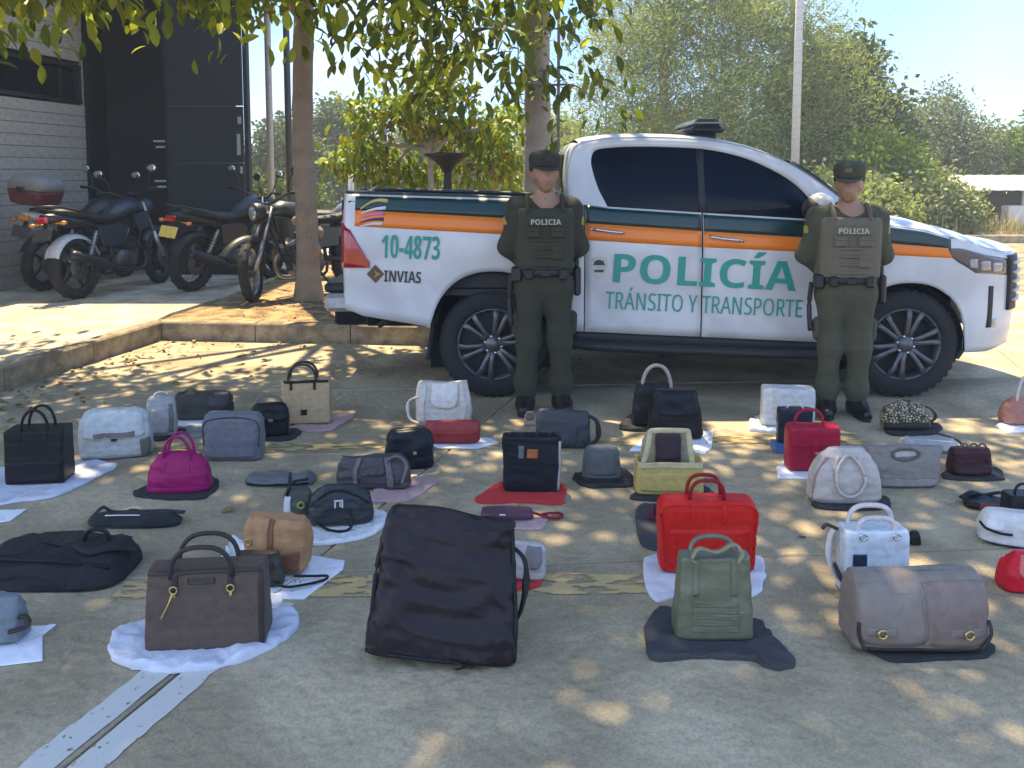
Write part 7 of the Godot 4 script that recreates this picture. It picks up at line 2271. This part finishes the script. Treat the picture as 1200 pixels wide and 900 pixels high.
	patch("flap", g, -0.45, 0.55, 0.40, 0.98, 0.014, leather("leather_ivory_light", Color(0.64, 0.62, 0.59), 0.4), 0.22)
	for x: float in [-0.72, 0.72]:
		patch("strap", g, x - 0.12, x + 0.10, 0.1, 0.98, 0.012, ivory)
	line(g, "strap", [skin(g, -0.85, 0.7, 0.0), Vector3(-0.22, 0.15, 0.05), Vector3(-0.21, 0.05, 0.07), skin(g, -0.8, 0.08, 0.02)], 0.012, ivory, 0.5)

	# ---------- rear rows, centre and right
	g = bag("handbag", "slate grey soft bag with a black side strap at the left officer's feet", "handbag", Vector3(0.2934, 0, -4.8521), 0.3182, 0.2088, 0.12, pm("canvas_dark_slate", Color(0.040, 0.044, 0.054), 0.7, "cloth", 0.5), {"n": 5.0, "amp": 0.006, "turn": -0.08, "y": 0.004, "prof": [[0.0, 0.95, 0.9], [0.08, 1, 1], [0.7, 0.98, 0.8], [0.95, 0.94, 0.45], [1.0, 0.9, 0.3]]})
	line(g, "strap", [Vector3(0.15, 0.18, 0.0), Vector3(0.20, 0.15, 0.02), Vector3(0.205, 0.06, 0.04), Vector3(0.15, 0.02, 0.06), Vector3(0.12, 0.05, 0.065)], 0.018, blkc, 0.5)
	patch("front_pocket", g, -0.85, 0.5, 0.08, 0.55, 0.006, pm("canvas_dark_slate", Color.BLACK), 0.05)
	g = bag("purse", "little beige tassel purse left of the slate grey bag", "purse", Vector3(0.114, 0, -5.3105), 0.0814, 0.0814, 0.05, leather("leather_beige", Color(0.40, 0.33, 0.25)), {"prof": dome, "n": 3.0, "y": 0.004})
	patch("flap", g, -0.8, 0.8, 0.4, 0.95, 0.004, leather("leather_beige2", Color(0.18, 0.11, 0.08)), 0.1)
	cloth("dust_bag", "black cloth at the left of the black bag with a pale round handle", "dust bag", [Vector3(0.6748, 0, -5.2373), Vector3(0.7896, 0, -5.5223), Vector3(0.994, 0, -5.5626), Vector3(0.9909, 0, -5.2373), Vector3(0.8219, 0, -5.1837)], blkc, 0.02, 0.006, 47)
	g = bag("handbag", "tall black bag with a pale round handle at the rear centre", "handbag", Vector3(0.9028, 0, -5.2554), 0.2794, 0.2687, 0.12, leather("leather_soft_black", Color(0.016, 0.014, 0.017)), {"n": 4.0, "amp": 0.006, "prof": soft})
	handle(g, 0.01, g.h * 0.82, 0.02, 0.1827, 0.1612, 0.012, leather("leather_stone", Color(0.34, 0.32, 0.29)), 0.0, "handle", 2.2)
	patch("flap", g, -0.8, 0.8, 0.4, 0.98, 0.006, leather("leather_soft_black", Color.BLACK), 0.1)
	cloth("paper", "white folded paper left of the wide black satchel", "paper", [Vector3(0.6798, 0, -4.8059), Vector3(0.8619, 0, -5.2015), Vector3(0.912, 0, -5.1837), Vector3(0.8374, 0, -4.8059)], paper, 0.012, 0.004, 48, false)
	cloth("paper", "white folded paper right of the wide black satchel", "paper", [Vector3(1.0814, 0, -5.0797), Vector3(1.1627, 0, -5.1661), Vector3(1.2556, 0, -5.2015), Vector3(1.1671, 0, -4.8677), Vector3(1.0997, 0, -4.7456), Vector3(1.051, 0, -4.7906)], paper, 0.012, 0.004, 49, false)
	g = bag("satchel", "wide black satchel between two white papers behind the yellow tote", "satchel", Vector3(0.9873, 0, -4.9961), 0.3172, 0.2865, 0.14, blk, {"n": 5.0, "amp": 0.004, "prof": [[0.0, 1.0, 0.95], [0.08, 1.04, 1.0], [0.4, 1.0, 0.92], [0.85, 0.86, 0.7], [1.0, 0.80, 0.45]]})
	patch("flap", g, -0.88, 0.88, 0.48, 0.99, 0.009, navy, 0.08)
	patch("strap", g, -0.9, -0.7, 0.05, 0.9, 0.008, blk)
	chip(g, "clasp", skin(g, 0.45, 0.6, 0.016), Vector3(0.05, 0.012, 0.006), pm("hardware_dark", Color.BLACK))
	cloth("plastic_bag", "white plastic bag sticking out left of the white box bag", "plastic bag", [Vector3(1.4782, 0, -5.2373), Vector3(1.5738, 0, -5.4629), Vector3(1.692, 0, -5.5223), Vector3(1.7765, 0, -5.3478), Vector3(1.6648, 0, -5.1661), Vector3(1.5165, 0, -5.1837)], plastic, 0.03, 0.006, 50)
	g = bag("handbag", "white boxy bag at the rear, left of the khaki officer's legs", "handbag", Vector3(1.7412, 0, -5.2554), 0.3224, 0.2365, 0.14, leather("leather_cloud", Color(0.58, 0.60, 0.60), 0.4), {"n": 9.0, "amp": 0.003, "prof": boxy, "turn": -0.15})
	patch("flap", g, -0.6, 0.97, 0.4, 1.0, 0.006, leather("leather_cloud2", Color(0.50, 0.54, 0.55), 0.35), 0.02)
	patch("buckle_strap", g, -0.55, -0.42, 0.2, 0.6, 0.010, ivory)
	st = begin()
	box(st, Vector3(0, 0.022, 0), Vector3(0.17, 0.044, 0.11), 0.004)
	box(st, Vector3(0, 0.048, 0.0), Vector3(0.175, 0.008, 0.115), 0.003)
	var bx := part("box", st, pm("card_blue", Color(0.05, 0.14, 0.38), 0.5), self)
	bx.position = Vector3(1.5961, 0, -4.7605) + Vector3(0, 0, -0.06)
	tag(bx, "flat blue cardboard box under the navy bag beside the crimson handbag", "box")
	g = bag("handbag", "navy bag standing on a blue box behind the crimson handbag", "handbag", Vector3(1.6305, 0, -4.7906), 0.1964, 0.1964, 0.08, leather("leather_navy", Color(0.014, 0.020, 0.036)), {"n": 6.0, "amp": 0.003, "prof": boxy, "y": 0.053, "turn": -0.1})
	patch("flap", g, -0.95, 0.95, 0.5, 1.0, 0.006, leather("leather_navy", Color.BLACK), 0.05)
	handle(g, 0.0, g.h * 0.95, 0.0, 0.09, 0.03, 0.006, mint)
	var leo := pm("leather_leopard", Color(1, 1, 1), 0.6, "cloth", 0.4)
	leo.albedo_texture = noise_tex("leopard", FastNoiseLite.TYPE_CELLULAR, 0.045, 1, 0.0, Color(0.10, 0.08, 0.05), Color(0.80, 0.74, 0.58), 256, 0.18, 0.42)
	leo.uv1_scale = Vector3.ONE * 5.0
	g = bag("pouch", "beige animal print pouch with dark edging beside the front wheel", "pouch", Vector3(2.4547, 0, -5.1486), 0.3055, 0.158, 0.13, leo, {"n": 3.2, "amp": 0.010, "prof": dome, "y": 0.03})
	patch("base_trim", g, -0.96, 0.96, 0.0, 0.22, 0.008, dbrown)
	line(g, "strap", [Vector3(0.15, 0.03, 0.02), Vector3(0.19, 0.06, 0.0), Vector3(0.17, 0.10, -0.04), Vector3(0.10, 0.12, -0.05)], 0.012, dbrown, 0.5)
	cloth("dust_bag", "dark cloth under the animal print pouch", "dust bag", [Vector3(2.3431, 0, -5.2554), Vector3(2.523, 0, -5.3666), Vector3(2.7128, 0, -5.3291), Vector3(2.6619, 0, -5.1837), Vector3(2.5297, 0, -5.0967), Vector3(2.3211, 0, -5.0967)], blkc, 0.012, 0.012, 52)
	g = bag("clutch", "flat silver grey clutch with a black strap in front of the animal print pouch", "clutch", Vector3(2.4137, 0, -4.7755), 0.3231, 0.065, 0.14, leather("leather_pewter", Color(0.36, 0.355, 0.345), 0.3), {"n": 3.4, "amp": 0.006, "turn": -0.15, "y": 0.003, "prof": [[0, 0.9, 0.9], [0.3, 1, 1], [0.7, 0.95, 0.8], [1.0, 0.8, 0.4]]})
	line(g, "strap", [Vector3(-0.1, 0.05, -0.06), Vector3(0.05, 0.07, -0.08), Vector3(0.16, 0.05, -0.04), Vector3(0.20, 0.01, 0.03), Vector3(0.24, 0.005, 0.06)], 0.010, blkc, 0.5)
	line(g, "zip", [Vector3(-0.12, 0.056, 0.03), Vector3(0, 0.06, 0.035), Vector3(0.12, 0.056, 0.03)], 0.004, steel)
	var rosy := leather("leather_rosy_brown", Color(0.36, 0.17, 0.13), 0.5)
	g = bag("handbag", "rosy brown bag with a pale ring handle cut off by the right edge", "handbag", Vector3(3.2787, 0, -5.292), 0.2922, 0.1623, 0.13, rosy, {"n": 3.6, "amp": 0.008, "prof": dome})
	handle(g, 0.01, g.h * 0.75, 0.02, 0.1407, 0.184, 0.010, leather("leather_pink_pale", Color(0.55, 0.48, 0.48)), 0.0, "handle", 2.2)
	cloth("paper", "whitish paper under the rosy brown bag at the right edge", "paper", [Vector3(3.0623, 0, -5.292), Vector3(3.2711, 0, -5.5223), Vector3(3.5531, 0, -5.5223), Vector3(3.3518, 0, -5.2015), Vector3(3.0552, 0, -5.1486)], paper, 0.01, 0.004, 55, false)
# ---------------------------------------------------------------- motorcycles
# x forward, y up; the tyres touch y = 0 and the wheel centres are 1.30 m apart.
func bike(label: String, at: Vector3, turn: float, lean: float, o: Dictionary) -> Node3D:
	var t := thing("motorcycle", label, "motorcycle", at, turn, "motorcycles parked in front of the building")
	t.rotation = Vector3(lean, turn, 0)
	t.scale = Vector3.ONE * 1.16
	var paint: Material = o.paint
	var black := pm("bike_black", Color(0.012, 0.012, 0.014), 0.45)
	var rubber := pm("tyre", Color.BLACK)
	var steel := pm("bike_steel", Color(0.40, 0.40, 0.41), 0.3, "", 0.3, {"metal": 0.85})
	var engine := pm("bike_engine", Color(0.10, 0.10, 0.105), 0.45, "", 0.3, {"metal": 0.6})
	var seatm := pm("bike_seat", Color(0.014, 0.013, 0.013), 0.6, "leather", 0.5)
	var turn_z := Basis(Vector3.RIGHT, PI / 2)
	for w in 2:
		var x := -0.65 if w == 0 else 0.65
		var r := 0.305
		var tw := 0.06 if w == 0 else 0.048
		var wh := sub("wheel", t, Vector3(x, r, 0))
		if w == 1:
			wh.rotation.y = o.get("steer", 0.2)
		var st := begin()
		lathe(st, [Vector2(r - 0.075, -tw * 0.5), Vector2(r - 0.06, -tw * 0.95), Vector2(r - 0.03, -tw), Vector2(r - 0.008, -tw * 0.7), Vector2(r, 0), Vector2(r - 0.008, tw * 0.7), Vector2(r - 0.03, tw), Vector2(r - 0.06, tw * 0.95), Vector2(r - 0.075, tw * 0.5)], Vector3.ZERO, turn_z, 36)
		for k in 30:
			X = Transform3D(Basis(Vector3.BACK, TAU * k / 30), Vector3.ZERO)
			box(st, Vector3(r - 0.006, 0, tw * 0.4 * (1 if k % 2 else -1)), Vector3(0.016, 0.03, tw * 0.7), 0.003)
		X = Transform3D()
		part("tyre", st, rubber, wh)
		st = begin()
		lathe(st, [Vector2(r - 0.075, -tw * 0.55), Vector2(r - 0.098, -tw * 0.4), Vector2(r - 0.098, tw * 0.4), Vector2(r - 0.075, tw * 0.55)], Vector3.ZERO, turn_z, 36)
		part("rim", st, o.get("rim", steel), wh)
		st = begin()
		if o.get("spokes", true):
			for k in 20:
				var a := TAU * k / 20
				rod(st, Vector3(cos(a + 0.3) * 0.03, sin(a + 0.3) * 0.03, 0.025 * (1 if k % 2 else -1)), Vector3(cos(a) * (r - 0.095), sin(a) * (r - 0.095), 0), 0.0028, 0.0028, 4)
		else:
			for k in 5:
				var a := TAU * k / 5
				rod(st, Vector3(cos(a) * 0.03, sin(a) * 0.03, 0), Vector3(cos(a + 0.1) * (r - 0.09), sin(a + 0.1) * (r - 0.09), 0), 0.022, 0.014, 6)
		var sp := part("spokes", st, o.get("rim", steel), wh)
		sp.set_meta("kind", "stuff")
		st = begin()
		lathe(st, [Vector2(0.0, -0.06), Vector2(0.04, -0.055), Vector2(0.055, -0.02), Vector2(0.055, 0.02), Vector2(0.04, 0.055), Vector2(0.0, 0.06)], Vector3.ZERO, turn_z, 16)
		lathe(st, [Vector2(0.05, 0.062), Vector2(0.125, 0.062), Vector2(0.125, 0.067), Vector2(0.05, 0.067)], Vector3.ZERO, turn_z, 24)
		part("hub", st, engine, wh)
	# fork, mudguards, frame, swing arm
	for s: float in [-1.0, 1.0]:
		var st := begin()
		rod(st, Vector3(0.65, 0.305, 0.075 * s), Vector3(0.53, 0.60, 0.078 * s), 0.026, 0.026)
		rod(st, Vector3(0.53, 0.60, 0.078 * s), Vector3(0.40, 0.93, 0.078 * s), 0.018, 0.018)
		part("fork_leg", st, steel, t)
		st = begin()
		rod(st, Vector3(-0.65, 0.305, 0.08 * s), Vector3(-0.12, 0.40, 0.06 * s), 0.022, 0.028)
		part("swing_arm", st, black, t)
		st = begin()
		rod(st, Vector3(-0.58, 0.33, 0.11 * s), Vector3(-0.42, 0.66, 0.12 * s), 0.014, 0.014)
		for k in 9:
			var p := Vector3(-0.56, 0.37, 0.11 * s).lerp(Vector3(-0.44, 0.62, 0.12 * s), k / 8.0)
			X = Transform3D(Basis(Vector3.BACK, -0.45), p)
			lathe(st, [Vector2(0.028, -0.006), Vector2(0.034, 0.0), Vector2(0.028, 0.006)], Vector3.ZERO, Basis(), 10)
			X = Transform3D()
		part("shock_absorber", st, steel, t)
	var fr := begin()
	for z in [-0.08, 0.08]:
		tube(fr, smooth_path([Vector3(0.42, 0.84, z * 0.4), Vector3(0.22, 0.42, z), Vector3(0.05, 0.22, z), Vector3(-0.2, 0.24, z), Vector3(-0.22, 0.62, z), Vector3(-0.72, 0.78, z)], 5), 0.016, 7)
	tube(fr, [Vector3(0.44, 0.86, 0), Vector3(-0.2, 0.72, 0)], 0.024, 8)
	part("frame", fr, black, t)
	for w in 2:
		var st := begin()
		var rows := []
		var cx := -0.65 if w == 0 else 0.65
		for k in 13:
			var a := lerpf(0.35, 2.75, k / 12.0) if w == 0 else lerpf(0.5, 2.5, k / 12.0)
			var rr := 0.335 if w == 0 else 0.345
			var c := Vector3(cx + cos(a) * rr, 0.305 + sin(a) * rr, 0)
			var out := Vector3(cos(a), sin(a), 0)
			rows.append(PackedVector3Array([c - out * 0.04 + Vector3(0, 0, -0.075), c + Vector3(0, 0, -0.06), c + out * 0.018, c + Vector3(0, 0, 0.06), c - out * 0.04 + Vector3(0, 0, 0.075)]))
		loft(st, rows, false)
		part("mudguard", st, o.get("guard", black) if w == 0 else o.get("front_guard", black), t)
	# engine with fins, cases, exhaust
	var en := begin()
	box(en, Vector3(0.02, 0.33, 0), Vector3(0.36, 0.20, 0.20), 0.04)
	for k in 6:
		X = Transform3D(Basis(Vector3.BACK, -0.35), Vector3(0.13, 0.43 + k * 0.026, 0))
		box(en, Vector3.ZERO, Vector3(0.20, 0.012, 0.19), 0.004)
	X = Transform3D()
	lathe(en, [Vector2(0.0, -0.13), Vector2(0.10, -0.125), Vector2(0.11, -0.10), Vector2(0.11, 0.10), Vector2(0.10, 0.125), Vector2(0.0, 0.13)], Vector3(-0.05, 0.33, 0), turn_z, 20)
	part("engine", en, engine, t)
	var ex := begin()
	tube(ex, smooth_path([Vector3(0.2, 0.5, 0.08), Vector3(0.3, 0.38, 0.11), Vector3(0.2, 0.22, 0.14), Vector3(-0.15, 0.24, 0.16), Vector3(-0.4, 0.32, 0.17)], 6), 0.02, 8)
	tube(ex, [Vector3(-0.36, 0.31, 0.17), Vector3(-0.42, 0.33, 0.17), Vector3(-0.85, 0.44, 0.18), Vector3(-0.88, 0.448, 0.18)], [0.022, 0.045, 0.05, 0.03], 12)
	part("exhaust", ex, o.get("pipe", steel), t)
	# tank, side cover, seat, tail
	var tk := begin()
	var rings := []
	for q in [[0.42, 0.84, 0.03, 0.03], [0.38, 0.87, 0.09, 0.09], [0.26, 0.885, 0.135, 0.12], [0.10, 0.86, 0.14, 0.12], [-0.04, 0.80, 0.10, 0.09], [-0.12, 0.765, 0.06, 0.04]]:
		var ring := PackedVector3Array()
		for k in 16:
			var a := TAU * k / 16
			ring.append(Vector3(q[0], q[1] + sin(a) * q[3] * (1.0 if sin(a) > 0 else 0.7), cos(a) * q[2]))
		rings.append(ring)
	loft(tk, rings, true, true, true)
	part("fuel_tank", tk, paint, t)
	for s: float in [-1.0, 1.0]:
		var sc := begin()
		X = Transform3D(Basis(), Vector3(0, 0, 0.115 * s))
		prism(sc, PackedVector2Array([Vector2(-0.35, 0.50), Vector2(-0.02, 0.48), Vector2(0.06, 0.66), Vector2(-0.08, 0.72), Vector2(-0.38, 0.70)]), -0.015, 0.015, 0.008)
		X = Transform3D()
		part("side_cover", sc, paint, t)
		sc = begin()
		X = Transform3D(Basis(), Vector3(0, 0, 0.13 * s))
		prism(sc, PackedVector2Array([Vector2(0.42, 0.84), Vector2(0.16, 0.80), Vector2(0.22, 0.60), Vector2(0.38, 0.66)]), -0.012, 0.012, 0.006)
		X = Transform3D()
		part("tank_shroud", sc, o.get("shroud", paint), t)
	var se := begin()
	rings = []
	for q in [[-0.04, 0.79, 0.08, 0.03], [-0.15, 0.785, 0.115, 0.045], [-0.35, 0.79, 0.13, 0.05], [-0.55, 0.83, 0.125, 0.05], [-0.75, 0.86, 0.10, 0.045], [-0.86, 0.87, 0.06, 0.03]]:
		var ring := PackedVector3Array()
		for k in 14:
			var a := TAU * k / 14
			ring.append(Vector3(q[0], q[1] + sin(a) * q[3], cos(a) * q[2]))
		rings.append(ring)
	loft(se, rings, true, true, true)
	part("seat", se, seatm, t)
	var tl := begin()
	rings = []
	for q in [[-0.42, 0.74, 0.11, 0.045], [-0.65, 0.77, 0.11, 0.06], [-0.85, 0.81, 0.085, 0.055], [-0.98, 0.83, 0.04, 0.03]]:
		var ring := PackedVector3Array()
		for k in 12:
			var a := TAU * k / 12
			ring.append(Vector3(q[0], q[1] + sin(a) * q[3], cos(a) * q[2]))
		rings.append(ring)
	loft(tl, rings, true, true, true)
	part("tail", tl, o.get("tail", paint), t)
	var la := begin()
	box(la, Vector3(-0.985, 0.80, 0), Vector3(0.05, 0.06, 0.12), 0.015)
	part("tail_lamp", la, o.get("lamp", pm("truck_lamp_red", Color.RED)), t)
	for s: float in [-1.0, 1.0]:
		var bl := begin()
		rod(bl, Vector3(-0.9, 0.76, 0.05 * s), Vector3(-0.92, 0.76, 0.16 * s), 0.008)
		ball(bl, Vector3(-0.92, 0.76, 0.18 * s), Vector3(0.03, 0.022, 0.035), 10, 6)
		part("indicator", bl, pm("bike_amber", Color(0.55, 0.20, 0.01), 0.2, "", 0.3, {"coat": 0.8, "mottled": false}), t)
	var pb := begin()
	X = Transform3D(Basis(Vector3.BACK, -0.35), Vector3(-1.0, 0.66, 0))
	box(pb, Vector3(0.012, 0.03, 0), Vector3(0.012, 0.2, 0.05), 0.004)
	X = Transform3D()
	part("plate_bracket", pb, black, t)
	pb = begin()
	X = Transform3D(Basis(Vector3.BACK, -0.35), Vector3(-1.01, 0.66, 0))
	box(pb, Vector3.ZERO, Vector3(0.008, 0.12, 0.22), 0.003)
	X = Transform3D()
	part("number_plate", pb, o.get("plate", pm("bike_plate", Color(0.60, 0.50, 0.12), 0.5)), t)
	# handlebar, grips, mirrors, headlight
	var hb := sub("handlebar", t)
	var st3 := begin()
	tube(st3, smooth_path([Vector3(0.26, 1.06, -0.38), Vector3(0.30, 1.06, -0.24), Vector3(0.39, 0.98, -0.09), Vector3(0.39, 0.98, 0.09), Vector3(0.30, 1.06, 0.24), Vector3(0.26, 1.06, 0.38)], 6), 0.012, 8)
	part("bar", st3, black, hb)
	for s: float in [-1.0, 1.0]:
		st3 = begin()
		rod(st3, Vector3(0.262, 1.06, 0.375 * s), Vector3(0.285, 1.06, 0.27 * s), 0.018)
		part("grip", st3, rubber, hb)
		st3 = begin()
		tube(st3, smooth_path([Vector3(0.30, 1.07, 0.24 * s), Vector3(0.31, 1.18, 0.27 * s), Vector3(0.28, 1.25, 0.32 * s)], 4), 0.007, 6)
		part("mirror_stem", st3, black, hb)
		st3 = begin()
		ball(st3, Vector3(0.28, 1.28, 0.34 * s), Vector3(0.018, 0.045, 0.065), 14, 8)
		part("mirror_shell", st3, black, hb)
		st3 = begin()
		ball(st3, Vector3(0.268, 1.28, 0.34 * s), Vector3(0.010, 0.038, 0.057), 14, 8)
		part("mirror_glass", st3, pm("bike_mirror", Color(0.8, 0.8, 0.8), 0.04, "", 0.3, {"metal": 1.0, "mottled": false}), hb)
	var hd := begin()
	rings = []
	for q in [[0.44, 0.075, 0.08], [0.50, 0.10, 0.105], [0.56, 0.10, 0.105], [0.585, 0.085, 0.09]]:
		var ring := PackedVector3Array()
		for k in 16:
			var a := TAU * k / 16
			ring.append(Vector3(q[0], 0.88 + sin(a) * q[2], cos(a) * q[1]))
		rings.append(ring)
	loft(hd, rings, true, true, true)
	part("headlight", hd, o.get("cowl", black), t)
	hd = begin()
	ball(hd, Vector3(0.57, 0.88, 0), Vector3(0.035, 0.08, 0.075), 16, 8)
	part("headlight_lens", hd, pm("truck_lamp_clear", Color.WHITE), t)
	if o.has("case"):
		var cs := sub("top_case", t, Vector3(-0.84, 0.93, 0))
		var st := begin()
		rings = []
		for q in [[0.0, 0.13, 0.16], [0.02, 0.18, 0.20], [0.13, 0.205, 0.225], [0.155, 0.21, 0.23]]:
			rings.append(rounded_ring(q[1], q[2], q[0], 4.0, 24))
		loft(st, rings, true, true, true)
		part("case_base", st, o.case, cs)
		st = begin()
		rings = []
		for q in [[0.165, 0.21, 0.23], [0.24, 0.205, 0.225], [0.29, 0.17, 0.19], [0.31, 0.10, 0.12]]:
			rings.append(rounded_ring(q[1], q[2], q[0], 4.0, 24))
		loft(st, rings, true, true, true)
		part("case_lid", st, o.get("lid", o.case), cs)
		st = begin()
		box(st, Vector3(-0.213, 0.16, 0), Vector3(0.02, 0.06, 0.10), 0.008)
		part("case_latch", st, black, cs)
	else:
		var rk := begin()
		tube(rk, smooth_path([Vector3(-0.6, 0.86, -0.12), Vector3(-0.9, 0.92, -0.11), Vector3(-1.0, 0.93, 0), Vector3(-0.9, 0.92, 0.11), Vector3(-0.6, 0.86, 0.12)], 5), 0.012, 7)
		part("grab_rail", rk, o.get("rail", black), t)
	var kick := begin()
	rod(kick, Vector3(-0.08, 0.25, -0.12), Vector3(-0.14, -0.0 + 0.018, -0.30), 0.012)
	part("side_stand", kick, black, t)
	return t

func rounded_ring(hx: float, hz: float, y: float, n: float, count: int) -> PackedVector3Array:
	var ring := PackedVector3Array()
	for k in count:
		var a := TAU * k / count
		ring.append(Vector3(signf(cos(a)) * pow(absf(cos(a)), 2.0 / n) * hx, y, signf(sin(a)) * pow(absf(sin(a)), 2.0 / n) * hz))
	return ring

func bikes() -> void:
	var black := pm("bike_black", Color(0.012, 0.012, 0.014), 0.45)
	var white := pm("bike_white", Color(0.55, 0.55, 0.56), 0.35)
	var green := pm("bike_green", Color(0.016, 0.022, 0.014), 0.4)
	var blue := pm("bike_blue", Color(0.16, 0.18, 0.24), 0.35)
	var maroon := pm("bike_maroon", Color(0.10, 0.018, 0.028), 0.4)
	var grey := pm("bike_grey", Color(0.20, 0.20, 0.19), 0.5)
	var navy := pm("bike_navy", Color(0.018, 0.02, 0.035), 0.35)
	var amber := pm("bike_amber", Color(0.55, 0.20, 0.01), 0.2, "", 0.3, {"coat": 0.8, "mottled": false})
	# rear wheel position on the walk, then the heading
	var put := func(rear: Vector3, dir: Vector2) -> Array:
		var d := dir.normalized()
		return [rear + Vector3(d.x, 0, -d.y) * 0.65 * 1.16, atan2(d.y, d.x)]
	var a: Array = put.call(Vector3(-5.8269, 0.16, -10.5486), Vector2(0.23, 1.0))
	bike("motorcycle with a maroon top case and white tail, leftmost against the plank wall", a[0], a[1], 0.12, {"paint": black, "tail": white, "lamp": amber, "plate": pm("bike_plate_dark", Color(0.05, 0.05, 0.05), 0.6), "case": maroon, "lid": grey, "spokes": false, "rim": black})
	a = put.call(Vector3(-5.0291, 0.16, -9.8124), Vector2(0.24, 1.0))
	bike("black motorcycle with a whitish rear mudguard, second from the left", a[0], a[1], -0.10, {"paint": navy, "guard": white, "spokes": false, "rim": black, "pipe": black, "plate": pm("bike_plate_dark", Color(0.05, 0.05, 0.05), 0.6)})
	a = put.call(Vector3(-3.9686, 0.16, -10.4701), Vector2(0.42, 1.0))
	bike("black motorcycle showing a yellow number plate, in front of the steel door", a[0], a[1], 0.10, {"paint": black, "rim": black, "pipe": black})
	a = put.call(Vector3(-1.98, 0.13, -10.86), Vector2(-0.72, -0.82))
	bike("dark green motorcycle turned askew with a bright spoked rim, left of the brown trunk", a[0], a[1], 0.10, {"paint": green, "shroud": green, "tail": green, "plate": pm("bike_plate_dark", Color.BLACK), "steer": 0.75})
	a = put.call(Vector3(-3.2, 0.13, -12.2), Vector2(1.0, 0.12))
	bike("blue grey motorcycle standing side-on behind the brown trunk", a[0], a[1], 0.08, {"paint": blue, "shroud": navy, "tail": maroon, "guard": maroon})

func _ready() -> void:
	bump.seed = 4
	bump.frequency = 0.01
	light_and_lens()
	setting()
	building()
	street_things()
	trees()
	pickup()
	people()
	bags()
	bikes()
